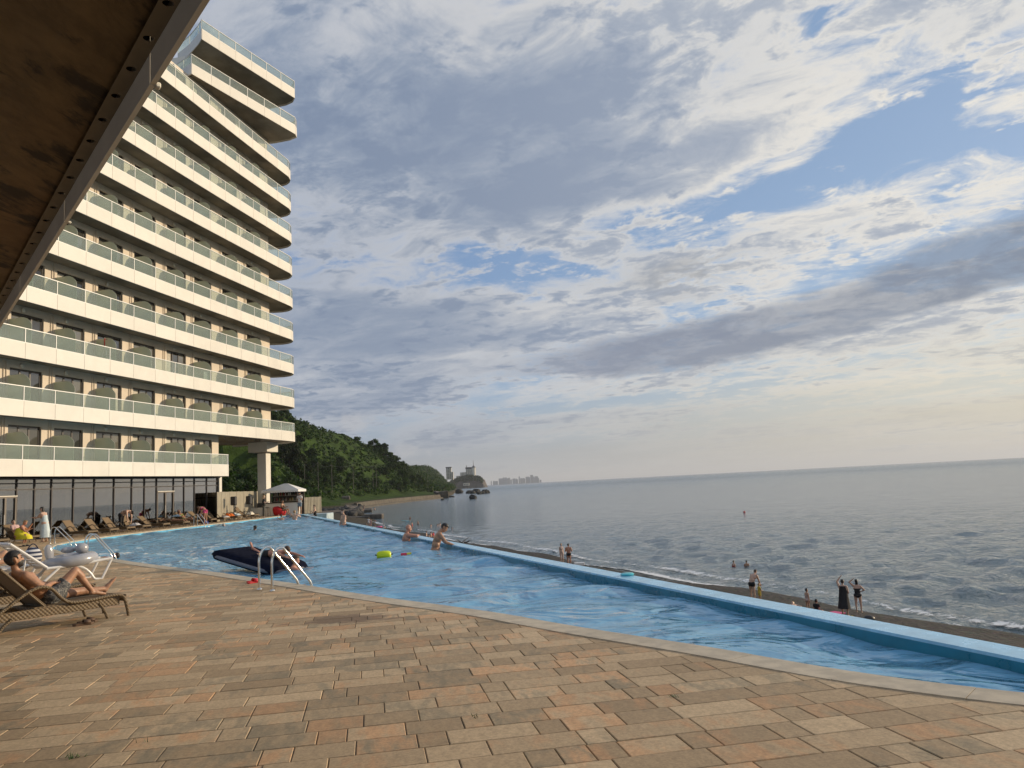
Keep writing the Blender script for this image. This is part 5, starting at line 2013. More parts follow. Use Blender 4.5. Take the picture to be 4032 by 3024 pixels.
mb = MB(); mb.ball((-.02, .10, .22), (.17, .09, .07), 12, 8); mb.build('wing', M_INF, inf, smooth=80)
mb = MB(); mb.ball((-.42, .05, .26), (.10, .05, .19), 12, 9, Matrix.Rotation(-.15, 4, 'Y')); mb.build('tail', M_INF, inf, smooth=80)

# striped bag behind the white lounger
bag = thing('beach_bag', 'navy and white striped bag behind the raised back of the white lounger', 'bag', WL2 + AX * .55 + Vector((.1, .35, .36)), ROTL)


def stripe_mat(name, c1, c2, sc, axis=2):
    M, g, bs = custom(name)
    c = g.sep(g.coord('Object'))[axis]
    f = g.math('GREATER_THAN', g.math('FRACT', g.mul(c, sc)), .5)
    g.l.new(g.mix(f, c1, c2), bs.inputs['Base Color']); bs.inputs['Roughness'].default_value = .85
    return M


mb = MB(); mb.ball((0, 0, .2), (.20, .13, .22), 14, 9); mb.build('body', stripe_mat('striped_cloth', (.02, .03, .07), (.55, .56, .58), 11), bag, smooth=60)
mb = MB(); mb.tube(arc((-.12, 0, .36), (0, 0, .62), (.12, 0, .36), 8), .012, 6); mb.build('strap', mat('navy_cloth', (.015, .02, .05), .9), bag)

# pool ladders
def ladder(base, dirv, label, hgt=.78, run=.80):
    d = Vector((dirv[0], dirv[1], 0)).normalized(); s = Vector((d.y, -d.x, 0))
    t = thing('pool_ladder', label, 'pool ladder', (base[0], base[1], 0), math.atan2(d.y, d.x), 'steel pool ladders')
    for k in (-1, 1):
        y = k * .235
        path = [(0, y, .02), (0, y, hgt * .62)] + [(.0 + .17 * (1 - math.cos(a_)), y, hgt * .62 + .30 * hgt * math.sin(a_) * 1.1) for a_ in [i * math.pi / 10 for i in range(1, 7)]]
        last = Vector(path[-1])
        path += [tuple(last.lerp(Vector((run, y, .02)), f)) for f in (.15, .5, .9)] + [(run + .03, y, -.12), (run + .035, y, -.30), (run + .035, y, -1.1)]
        mb = MB(); mb.tube(path, .0215, 10); mb.build('rail', M_STEEL, t, smooth=60)
        mb = MB(); mb.lathe([(.0, 0.0), (.052, 0.0), (.05, .015), (.024, .03)], 16, c=(0, y, .012)); mb.build('base_flange', M_STEEL, t, smooth=40)
    for k in range(3):
        mb = MB(); mb.bbox((run + .05, 0, -.32 - k * .26), (.09, .45, .025), .006); mb.build('tread', M_STEEL, t)
    return t


ladder((-4.53, 14.36), (.70, .70), 'steel pool ladder by the red sandals at the near pool edge')
ladder((-13.83, 25.75), (.76, .62), 'steel pool ladder at the bend where feet stick out of the water')
ladder((-21.62, 37.3), (.96, .12), 'steel pool ladder at the rounded pool end by the seated women', run=.9)
ladder((-21.0, 52.3), (.98, -.10), 'steel pool ladder before the loungers along the glass wall', run=.75)

# sandals
def sandals(name, p, q, rotz, material, label, style='slide'):
    t = thing(name, label, 'sandals', ((p.x + q.x) / 2, (p.y + q.y) / 2, 0), rotz)
    for k in (-1, 1):
        off = k * .09
        mb = MB()
        pts = [(-.13, -.035), (-.10, -.045), (0, -.040), (.09, -.05), (.13, -.03), (.14, 0), (.13, .03), (.09, .048), (0, .04), (-.10, .042), (-.135, 0)]
        sh = k * .05
        mb.prism([(x + sh, y + off) for x, y in pts], .004, .032)
        so = mb.build('sole', material, t)
        mb = MB()
        n = 8
        vs = []
        for i in range(n + 1):
            a_ = math.pi * i / n
            for x in (-.0, .09):
                vs.append((x + sh, off + .050 * math.cos(a_), .028 + (.046 - x * .15) * math.sin(a_)))
        mb.add(vs, [(2 * i, 2 * i + 1, 2 * i + 3, 2 * i + 2) for i in range(n)])
        o = mb.build('strap', material, t, smooth=60)
        md = o.modifiers.new('thick', 'SOLIDIFY'); md.thickness = .006
    return t


M_BRSAN = mat('brown_rubber', (.10, .055, .03), .6, var=.2, vscale=20)
M_RDSAN = mat('red_rubber', (.55, .012, .022), .4)
sandals('slide_sandals', gp(312, 2462), gp(358, 2452), .75, M_BRSAN, 'pair of brown slide sandals on the pavers under the man')
sandals('clog_sandals', gp(985, 2297), gp(1008, 2291), .9, M_RDSAN, 'pair of red rubber clogs beside the near pool ladder')
sandals('dark_slippers', gp(80, 2153), gp(112, 2150), .3, M_BLACK, 'pair of black slippers on the deck before the crouching woman in yellow')

# airbed floating in the pool
ab = thing('airbed', 'navy blue flocked airbed floating tilted in the pool', 'airbed', (-6.38, 19.78, .11), math.atan2(1.0, -1.8))
ab.rotation_euler = (0, -rad(11.5), math.atan2(1.0, -1.8))
M_NAVY = mat('navy_flock', (.006, .008, .020), .9, spec=.1, var=.2, vscale=6)
M_GREYV = mat('grey_vinyl', (.13, .14, .17), .5)
mb = MB()
nx, ny = 41, 25
hx_, hy_ = 1.04, .62
for sgn in (1, -1):
    vs = []
    for i in range(nx):
        for j in range(ny):
            u, v = -1 + 2 * i / (nx - 1), -1 + 2 * j / (ny - 1)
            e = max(0, 1 - max(abs(u) ** 7, abs(v) ** 6))
            z = sgn * (.15 * e ** .42)
            if sgn > 0: z += .014 * e * (math.sin(u * math.pi * 8) * math.sin(v * math.pi * 5.5))
            vs.append((u * hx_, v * hy_ * (1 - .05 * abs(u) ** 5), z))
    fs = [(i * ny + j, (i + 1) * ny + j, (i + 1) * ny + j + 1, i * ny + j + 1)[::sgn] for i in range(nx - 1) for j in range(ny - 1)]
    mb.add(vs, fs, 0 if sgn > 0 else 0)
mb.build('bed_body', [M_NAVY, M_GREYV], ab, smooth=80)
mb = MB()
for k in range(1):
    pts = []
    for i in range(48):
        a_ = 2 * math.pi * i / 48
        ca, sa = math.cos(a_), math.sin(a_)
        r_ = 1 / (abs(ca) ** 6 + abs(sa) ** 6) ** (1 / 6)
        pts.append((ca * r_ * hx_ * .99, sa * r_ * hy_ * .985, -.02))
    mb.tube(pts + [pts[0]], .045, 8, cap=False)
mb.build('side_tube', M_GREYV, ab, smooth=80)

# floating things
fl = thing('swim_buoy', 'neon yellow swim buoy floating on the pool', 'buoy', (*gp(1512, 2193, -.1)[:2], -.05), .15)
M_NEON = mat('neon_vinyl', (.62, .75, .01), .35)
mb = MB(); mb.lathe([(.01, -.19), (.07, -.185), (.105, -.13), (.115, 0), (.105, .13), (.07, .185), (.01, .19)], 16, M=Matrix.Rotation(math.pi / 2, 4, 'Y')); mb.build('body', M_NEON, fl, smooth=60)
for s in (-1, 1):
    mb = MB(); mb.tube([(s * .19, 0, 0), (s * .23, 0, .02)], .02, 6); mb.build('end_clip', M_BLACK, fl)
ty = thing('toy_blaster', 'small red and yellow water toy floating on the pool', 'toy', (*gp(1596, 2189, -.1)[:2], -.06), .2)
mb = MB(); mb.bbox((-.04, 0, 0), (.16, .06, .08), .015); mb.build('body', mat('pink_plastic', (.65, .03, .08), .4), ty)
mb = MB(); mb.tube([(.04, 0, .01), (.16, 0, .02)], .03, 8); mb.build('nozzle', mat('yellow_plastic', (.75, .6, .06), .4), ty)
ring = MB()
ring.lathe([(.03, 0), (.10, .0), (.12, .02), (.10, .04), (.03, .04)], 20)
tag(ring.build('swim_ring', mat('turquoise_vinyl', (.10, .55, .62), .3), None, smooth=60, loc=(*gp(2470, 2266, 0)[:2], 0.0)), 'turquoise swim ring lying on the seaward pool edge', 'ring')

# ------------------------------------------------------------------ fences, bar, speakers
def corrugated(name, p, q, z0, z1, material, label, pitch=.20, depth=.05):
    """upright corrugated sheets from p to q, each about a metre wide"""
    p, q = Vector((p[0], p[1], 0)), Vector((q[0], q[1], 0))
    L = (q - p).length; d = (q - p) / L
    t = thing(name, label, 'fence', p, math.atan2(d.y, d.x))
    n = max(1, round(L / 1.05))
    for i in range(n):
        a, b = L * i / n, L * (i + 1) / n + .02
        vs = []
        m_ = int((b - a) / pitch * 4)
        for k in range(m_ + 1):
            x = a + (b - a) * k / m_
            y = depth * (1 if (k % 4) in (1, 2) else 0) - (i % 2) * .004
            vs += [(x, y, z0), (x, y, z1 + .01 * (i % 2))]
        mb = MB(); mb.add(vs, [(2 * k, 2 * k + 2, 2 * k + 3, 2 * k + 1) for k in range(m_)])
        o = mb.build('sheet', material, t)
        md = o.modifiers.new('thick', 'SOLIDIFY'); md.thickness = .004
    mb = MB(); mb.box2((0, .06, z0 + .3), (L, .10, z0 + .36)); mb.box2((0, .06, z1 - .4), (L, .10, z1 - .34)); mb.build('rail', M_FRAME, t)
    return t


M_FENCE = mat('beige_sheet', (.40, .36, .27), .5, var=.10, vscale=1.5)
fa, fb_ = at_depth(866, 1990, 58.5), at_depth(1020, 1990, 71.5)
corrugated('corrugated_fence', (fa.x - .2, fa.y), (fb_.x, fb_.y), 0, 2.15, M_FENCE, 'beige corrugated metal fence behind the two speakers', .26, .06)
fa, fb_ = at_depth(1196, 1990, 70.2), at_depth(1266, 1990, 72.8)
corrugated('lit_fence', (fa.x, fa.y), (fb_.x, fb_.y), -.1, 1.38, M_FENCE, 'low sunlit corrugated fence right of the bar with shadows on it', .22, .06)


def speaker(px_, top_y, Y, label):
    p = at_depth(px_, top_y, Y)
    t = thing('loudspeaker', label, 'loudspeaker', (p.x, p.y, p.z), rad(-12), 'loudspeakers by the fence')
    mb = MB(); mb.bbox((0, 0, -.33), (.40, .34, .66), .05); mb.build('cabinet', M_BLACK, t)
    mb = MB(); mb.bbox((0, -.172, -.33), (.33, .012, .58), .004); mb.build('grille', mat('speaker_grille', (.03, .03, .032), .7, bump=.3, bscale=200), t)
    s = thing('speaker_stand', label.replace('loudspeaker', 'tripod stand under the loudspeaker'), 'stand', (p.x, p.y, 0), 0, 'speaker stands')
    mb = MB(); mb.tube([(0, 0, .15), (0, 0, p.z - .66)], .022, 7); mb.build('pole', M_BLACK, s)
    for k in range(3):
        a_ = k * 2.1 + .4
        mb = MB(); mb.tube([(0, 0, .55), (math.cos(a_) * .42, math.sin(a_) * .42, 0)], .016, 6); mb.build('leg', M_BLACK, s)


speaker(920, 1955, 60.6, 'black loudspeaker nearer the glass wall before the fence')
speaker(980, 1953, 63.8, 'black loudspeaker nearer the bar before the fence')

# bar kiosk
BY = 68.5
ba, bb = at_depth(1034, 1990, BY), at_depth(1172, 1990, BY - .4)
bar = thing('bar_kiosk', 'white poolside bar kiosk with hipped white awning and bottle shelves', 'bar', (ba.x, ba.y, 0), math.atan2(bb.y - ba.y, bb.x - ba.x))
BW = (bb - ba).length; BD = 1.5
M_AWN = mat('white_awning', (.80, .79, .77), .7, var=.05, vscale=2)
EZ, AZ_ = 2.10, 2.62
mb = MB()
e = .12
vs = [(-e, -e, EZ), (BW + e, -e, EZ), (BW + e, BD + e, EZ), (-e, BD + e, EZ), (BW * .52, BD / 2, AZ_ + .05), (BW * .62, BD / 2, AZ_ + .05)]
mb.add(vs, [(0, 1, 5, 4), (1, 2, 5), (2, 3, 4, 5), (3, 0, 4)])
bro = mb.build('awning', M_AWN, bar)
md = bro.modifiers.new('thick', 'SOLIDIFY'); md.thickness = .02
mb = MB()
n = 30
vs = []
loop = [(-e, -e), (BW + e, -e), (BW + e, BD + e), (-e, BD + e), (-e, -e)]
for i in range(4):
    for k in range(n):
        f = k / n
        x = loop[i][0] + (loop[i + 1][0] - loop[i][0]) * f; y = loop[i][1] + (loop[i + 1][1] - loop[i][1]) * f
        vs += [(x, y, EZ + .005), (x, y, EZ - .16 - .04 * (k % 2))]
m_ = len(vs) // 2
mb.add(vs, [(2 * k, 2 * k + 1, 2 * ((k + 1) % m_) + 1, 2 * ((k + 1) % m_)) for k in range(m_)])
mb.build('valance', M_AWN, bro)
for x, y in ((.05, .05), (BW - .05, .05), (BW - .05, BD), (.05, BD), (BW * .22, .05)):
    mb = MB(); mb.box2((x - .035, y - .035, 0), (x + .035, y + .035, EZ)); mb.build('post', M_BLACK, bar)
mb = MB(); mb.bbox((BW * .52, .15, .52), (BW * .98, .55, 1.04), .01); mb.build('counter', M_WHITE, bar)
mb = MB(); mb.bbox((BW * .52, .13, 1.06), (BW * 1.0, .66, .04), .01); mb.build('counter_top', M_BLACK, bar)
mb = MB(); mb.bbox((-.55, .15, .36), (1.1, .5, .72), .01); mb.build('low_counter', M_WHITE, bar)
mb = MB(); mb.box2((.3, BD - .1, .0), (BW, BD, EZ)); mb.build('back_panel', mat('dark_panel', (.05, .045, .04), .7), bar)
M_SHELF = mat('shelf_board', (.42, .40, .36), .6)
for z in (1.16, 1.62):
    mb = MB(); mb.bbox((BW * .56, BD - .3, z), (BW * .8, .32, .03), .005); mb.build('shelf', M_SHELF, bar)
bcols = [(.02, .05, .02), (.10, .04, .01), (.25, .22, .18), (.3, .05, .04), (.02, .02, .03), (.35, .3, .1), (.5, .5, .48)]
bm_ = [mat('bottle_%d' % i, c, .15, coat=.5) for i, c in enumerate(bcols)]
bprof = [(0, 0), (.042, 0), (.045, .02), (.045, .19), (.018, .25), (.016, .31), (0, .31)]
bmesh_ = []
for m__ in bm_:
    q_ = MB(); q_.lathe(bprof, 10); bmesh_.append(q_.mesh('bottle', m__, smooth=50))
bn = ['dark green', 'amber', 'clear grey', 'red', 'black', 'golden', 'pale']
for z in (1.175, 1.635):
    for k in range(22):
        x = BW * .18 + k * BW * .76 / 22 + rng.uniform(-.02, .02)
        ci = rng.randrange(7)
        wp = bar.matrix_basis @ Vector((x, BD - .32 + rng.uniform(-.05, .05), z))
        o = link('bottle', bmesh_[ci], None, wp)
        o.scale = (rng.uniform(.8, 1.25),) * 2 + (rng.uniform(.8, 1.15),)
        tag(o, '%s bottle on the %s shelf behind the bar' % (bn[ci], 'upper' if z > 1.4 else 'lower'), 'bottle', '%s bottles on the %s bar shelf' % (bn[ci], 'upper' if z > 1.4 else 'lower'))


def stool(px_, py_, Y, seatmat, label, h=.74):
    p = at_depth(px_, py_, Y)
    t = thing('bar_stool', label, 'stool', (p.x, p.y, 0), 0)
    mb = MB(); mb.lathe([(0, h - .04), (.19, h - .04), (.21, h - .01), (.20, h + .02), (0, h + .025)], 16); mb.build('seat', seatmat, t, smooth=50)
    for k in range(4):
        a_ = k * math.pi / 2 + .5
        mb = MB(); mb.tube([(math.cos(a_) * .13, math.sin(a_) * .13, h - .04), (math.cos(a_) * .23, math.sin(a_) * .23, 0)], .018, 6); mb.build('leg', mat('stool_wood', (.16, .11, .07), .6), t)
    mb = MB(); mb.tube([(math.cos(a_) * .19, math.sin(a_) * .19, .28) for a_ in [i * math.pi / 6 for i in range(13)]], .012, 5, cap=False); mb.build('foot_ring', M_STEEL, t)


stool(1055, 2000, 66.0, M_BLACK, 'black topped bar stool behind the woman in black')
stool(1111, 2000, 67.8, M_WPLAST, 'white topped bar stool beside the red bean bag')
# bean bag
bp_ = at_depth(1127, 2028, 66.2)
bbm = MB()
vs = []
nu, nv = 18, 12
for j in range(nv + 1):
    th_ = math.pi * j / nv - math.pi / 2
    for i in range(nu):
        ph_ = 2 * math.pi * i / nu
        rr = math.cos(th_) ** .7 if math.cos(th_) > 0 else 0
        z = .36 + .42 * math.sin(th_)
        lean = .18 * max(0, math.sin(th_))
        vs.append(((.52 * rr * math.cos(ph_)) - lean + .02 * math.sin(5 * ph_), .48 * rr * math.sin(ph_) + .02 * math.cos(4 * ph_), max(.0, z * (1.0 if math.cos(ph_) < .2 else .86))))
bbm.add(vs, [(j * nu + i, j * nu + (i + 1) % nu, (j + 1) * nu + (i + 1) % nu, (j + 1) * nu + i) for j in range(nv) for i in range(nu)])
tag(bbm.build('bean_bag', mat('red_cloth', (.50, .010, .014), .75, var=.15, vscale=5), None, smooth=80, loc=(-20.15, 65.6, 0)), 'big red bean bag at the pool edge before the bar', 'bean bag')


# towels and bundles on the far loungers
def cloth_lump(name, loc, s, material, label, cat='towel', seed=0):
    mb = MB()
    n = 14
    vs = []
    for i in range(n):
        for j in range(n):
            u, v = -1 + 2 * i / (n - 1), -1 + 2 * j / (n - 1)
            e = max(0, 1 - max(abs(u), abs(v)) ** 3)
            z = e * (.55 + .45 * mnoise.noise(Vector((u * 2.2 + seed, v * 2.2, seed)))) + .06 * mnoise.noise(Vector((u * 6, v * 6, seed)))
            vs.append((u * s[0], v * s[1], max(0, z) * s[2]))
    mb.add(vs, [(i * n + j, (i + 1) * n + j, (i + 1) * n + j + 1, i * n + j + 1) for i in range(n - 1) for j in range(n - 1)])
    return tag(mb.build(name, material, None, smooth=70, loc=loc, rotz=rng.uniform(0, 3)), label, cat)


def lsp(i, dx, dy, z): return (FARL[i][0] + dx, FARL[i][1] + dy, z)


cloth_lump('towel', lsp(11, .15, -.05, .31), (.34, .26, .42), mat('orange_towel', (.75, .16, .02), .95), 'bright orange towel heaped on a lounger seat', seed=1)
cloth_lump('towel', lsp(12, -.05, 0, .31), (.40, .25, .30), mat('pale_blue_towel', (.45, .52, .54), .95), 'pale grey towels heaped on the lounger near the speakers', seed=2)
cloth_lump('clothes_bundle', lsp(5, .15, -.1, .31), (.42, .26, .26), stripe_mat('patterned_cloth', (.30, .30, .32), (.55, .53, .52), 16, 0), 'grey patterned bundle of clothes on the lounger by the bending man', 'clothes', seed=3)
cloth_lump('towel', lsp(8, -.62, .0, .62), (.30, .28, .22), mat('light_blue_towel', (.42, .58, .70), .95), 'light blue towel over the lounger back behind the reading woman', seed=4)
cloth_lump('towel', lsp(10, .75, .1, .31), (.25, .22, .14), mat('white_towel', (.72, .70, .66), .95), 'white towel on the foot end of the lounger by the girl in pink', seed=5)
cloth_lump('backpack', lsp(9, .55, -.65, .0), (.22, .17, .42), mat('blue_cloth', (.02, .04, .22), .8), 'dark blue backpack on the deck beside the pool ladder', 'bag', seed=6)
cloth_lump('tote_bag', lsp(12, .85, .7, .31), (.3, .2, .34), mat('cream_cloth', (.68, .62, .5), .9), 'cream bag lying on a lounger below the second speaker', 'bag', seed=7)
c_ = LM - AX * .12 + Vector((-.83, .56, 0)) * .95
cloth_lump('dark_towel', (c_.x, c_.y, .31) if False else (L2.x + .05, L2.y + .05, .33), (.5, .22, .07), mat('black_cloth', (.02, .018, .025), .9), 'dark towel spread on the empty rattan lounger behind the man', seed=8)
# ------------------------------------------------------------------ people
def V3(*a): return np.array(a, dtype=float)


def nz(v):
    v = np.asarray(v, float); return v / (np.linalg.norm(v) + 1e-12)


SKINS = {}


def skin(kind='tan'):
    if kind in SKINS: return SKINS[kind]
    base = {'tan': (0.40, 0.215, 0.130), 'light': (0.56, 0.36, 0.265), 'red': (0.50, 0.245, 0.165), 'mid': (0.46, 0.27, 0.18)}[kind]
    M, g, bs = custom('skin_' + kind)
    p = g.coord('Object')
    n = g.noise(p, 9, 5, .6); n2 = g.noise(p, 60, 4, .6)
    c = g.mix(g.step(n, .35, .7), tuple(x * .86 for x in base), tuple(min(1, x * 1.08) for x in base))
    g.l.new(c, bs.inputs['Base Color'])
    g.l.new(g.lin(n2, .3, .7, .42, .60), bs.inputs['Roughness'])
    bs.inputs['Subsurface Weight'].default_value = .12
    bs.inputs['Subsurface Radius'].default_value = (.02, .008, .004)
    g.l.new(g.bump(n2, .12, .004), bs.inputs['Normal'])
    SKINS[kind] = M
    return M


M_HAIR = {'black': mat('hair_black', (.012, .010, .009), .55, bump=.5, bscale=160, bdist=.006), 'brown': mat('hair_brown', (.06, .032, .017), .55, bump=.5, bscale=160, bdist=.006),
          'fair': mat('hair_fair', (.36, .22, .10), .55, bump=.5, bscale=160, bdist=.006), 'red': mat('hair_red', (.22, .08, .03), .55, bump=.5, bscale=160, bdist=.006), 'grey': mat('hair_grey', (.38, .36, .33), .6, bump=.5, bscale=160, bdist=.006)}


def cloth(name, col, col2=None):
    return mat('cloth_' + name, col, .85, var=.12, vscale=14, bump=.25, bscale=60, bdist=.006)


CL = {'black': cloth('black', (.014, .013, .015)), 'white': cloth('white', (.70, .68, .66)), 'yellow': cloth('yellow', (.66, .60, .03)), 'pink': cloth('pink', (.70, .10, .26)),
      'palepink': cloth('palepink', (.60, .40, .38)), 'paleblue': cloth('paleblue', (.55, .64, .66)), 'grey': cloth('grey', (.16, .16, .17)), 'plaid': cloth('plaid', (.20, .26, .32)), 'lime': cloth('lime', (.5, .6, .15)),
      'mustard': cloth('mustard', (.60, .42, .06)), 'flower': cloth('flower', (.50, .38, .34)), 'red': cloth('red', (.45, .03, .05)), 'olive': cloth('olive', (.10, .085, .06)), 'navy': cloth('navy', (.02, .025, .07)), 'teal': cloth('teal', (.05, .25, .3))}


def shorts_marble():
    M, g, bs = custom('marbled_shorts')
    p = g.coord('Object')
    w = g.noise(p, 7.0, 5, .6, 1.6)
    line = g.step(g.math('ABSOLUTE', g.sub(w, .5)), .022, .006)
    n = g.noise(p, 9, 4, .6)
    g.l.new(g.mix(g.mul(line, .75), g.mix(n, (.035, .037, .040), (.085, .09, .095)), (.42, .40, .36)), bs.inputs['Base Color'])
    bs.inputs['Roughness'].default_value = .75
    g.l.new(g.bump(g.noise(p, 22, 4, .6), .5, .012), bs.inputs['Normal'])
    return M


class Body:
    """tapered capsules -> one continuous skin surface"""
    def __init__(self, H=1.72, build=1.0):
        self.c = []                                     # (p0, p1, r0, r1, region)
        self.e = []                                     # ellipsoids (centre, axes matrix 3x3 with radii, region)
        self.H = H; self.b = build

    def cap(self, p0, p1, r0, r1, tagname): self.c.append((np.array(p0, float), np.array(p1, float), r0, r1, tagname))
    def ell(self, c, ax, tagname): self.e.append((np.array(c, float), np.array(ax, float), tagname))

    def raw(self):
        vs, fs = [], []
        def addgrid(P, n):
            b = len(vs); vs.extend(P.reshape(-1, 3).tolist()); m_ = len(P)
            for i in range(m_ - 1):
                for k in range(n):
                    fs.append((b + i * n + k, b + i * n + (k + 1) % n, b + (i + 1) * n + (k + 1) % n, b + (i + 1) * n + k))
            fs.append(tuple(b + k for k in range(n - 1, -1, -1))); e = b + (m_ - 1) * n
            fs.append(tuple(e + k for k in range(n)))
        for p0, p1, r0, r1, _ in self.c:
            d = p1 - p0; L = np.linalg.norm(d)
            d = d / L if L > 1e-9 else V3(0, 0, 1)
            a = nz(np.cross(d, V3(0, 0, 1) if abs(d[2]) < .9 else V3(1, 0, 0))); b = np.cross(d, a)
            n = 10
            ang = np.arange(n) * 2 * np.pi / n
            ring = np.cos(ang)[:, None] * a + np.sin(ang)[:, None] * b
            rows = []
            for t in np.radians([-85, -60, -30, 0]): rows.append(p0 + d * r0 * math.sin(t) + ring * r0 * math.cos(t))
            for t in np.radians([0, 30, 60, 85]): rows.append(p1 + d * r1 * math.sin(t) + ring * r1 * math.cos(t))
            addgrid(np.array(rows), n)
        for c, ax, _ in self.e:
            n = 14
            rows = []
            for t in np.radians(np.linspace(-86, 86, 11)):
                an = np.arange(n) * 2 * np.pi / n
                q = np.stack([np.cos(an) * math.cos(t), np.sin(an) * math.cos(t), np.full(n, math.sin(t))], -1)
                rows.append(c + q @ ax)
            addgrid(np.array(rows), n)
        return vs, fs

    def surface(self, voxel, smooth=5):
        vs, fs = self.raw()
        me = bpy.data.meshes.new('tmp'); me.from_pydata(vs, [], fs)
        o = bpy.data.objects.new('tmp', me); COL.objects.link(o)
        r = o.modifiers.new('r', 'REMESH'); r.mode = 'VOXEL'; r.voxel_size = voxel
        s = o.modifiers.new('s', 'SMOOTH'); s.factor = .5; s.iterations = smooth
        dg = bpy.context.evaluated_depsgraph_get()
        me2 = bpy.data.meshes.new_from_object(o.evaluated_get(dg))
        bpy.data.objects.remove(o); bpy.data.meshes.remove(me)
        return me2

    def regions(self, co):
        """nearest body region and parameter along it for each vertex"""
        best = np.full(len(co), 1e9); reg = np.zeros(len(co), int); par = np.zeros(len(co))
        names = []
        for i, (p0, p1, r0, r1, tg) in enumerate(self.c):
            d = p1 - p0; L2_ = max(1e-9, d @ d)
            t = np.clip((co - p0) @ d / L2_, 0, 1)
            dist = np.linalg.norm(co - (p0 + t[:, None] * d), axis=1) - (r0 + (r1 - r0) * t)
            m_ = dist < best
            best[m_] = dist[m_]; reg[m_] = i; par[m_] = t[m_]; names.append(tg)
        nc = len(self.c)
        for j, (c, ax, tg) in enumerate(self.e):
            inv = np.linalg.inv(ax)
            q = (co - c) @ inv
            ln = np.linalg.norm(q, axis=1)
            dist = (ln - 1) * np.linalg.norm(ax, axis=1).mean()
            m_ = dist < best
            best[m_] = dist[m_]; reg[m_] = nc + j; par[m_] = 0; names.append(tg)
        return np.array(names)[reg], par


def shell(body_me, keep, off, name, material, parent, rough=0.0, seed=0):
    """garment or hair: the part of the skin surface where keep is true, lifted by off"""
    n = len(body_me.vertices)
    co = np.empty(n * 3); body_me.vertices.foreach_get('co', co); co = co.reshape(-1, 3)
    no = np.empty(n * 3); body_me.vertices.foreach_get('normal', no); no = no.reshape(-1, 3)
    faces = [tuple(p.vertices) for p in body_me.polygons]
    sel = [f for f in faces if all(keep[i] for i in f)]
    if not sel: return None
    bnd = set()
    for f in faces:
        k = [i for i in f if keep[i]]
        if 0 < len(k) < len(f) or not all(keep[i] for i in f): bnd.update(k)
    used = sorted({i for f in sel for i in f}); mp = {v: k for k, v in enumerate(used)}
    offs = np.array([(.0015 if i in bnd else 1.0) for i in used])
    o_ = off[used] if hasattr(off, '__len__') else np.full(len(used), off)
    d = np.where(offs < 1, np.minimum(.003, o_), o_)
    if rough: d = d + rough * np.array([mnoise.noise(Vector(co[i] * 18) + Vector((seed, 0, 0))) for i in used]) * (offs >= 1)
    P = co[used] + no[used] * d[:, None]
    me = bpy.data.meshes.new(name)
    me.from_pydata(P.tolist(), [], [tuple(mp[i] for i in f) for f in sel])
    me.materials.append(material)
    me.polygons.foreach_set('use_smooth', [True] * len(me.polygons))
    return link(name, me, parent)


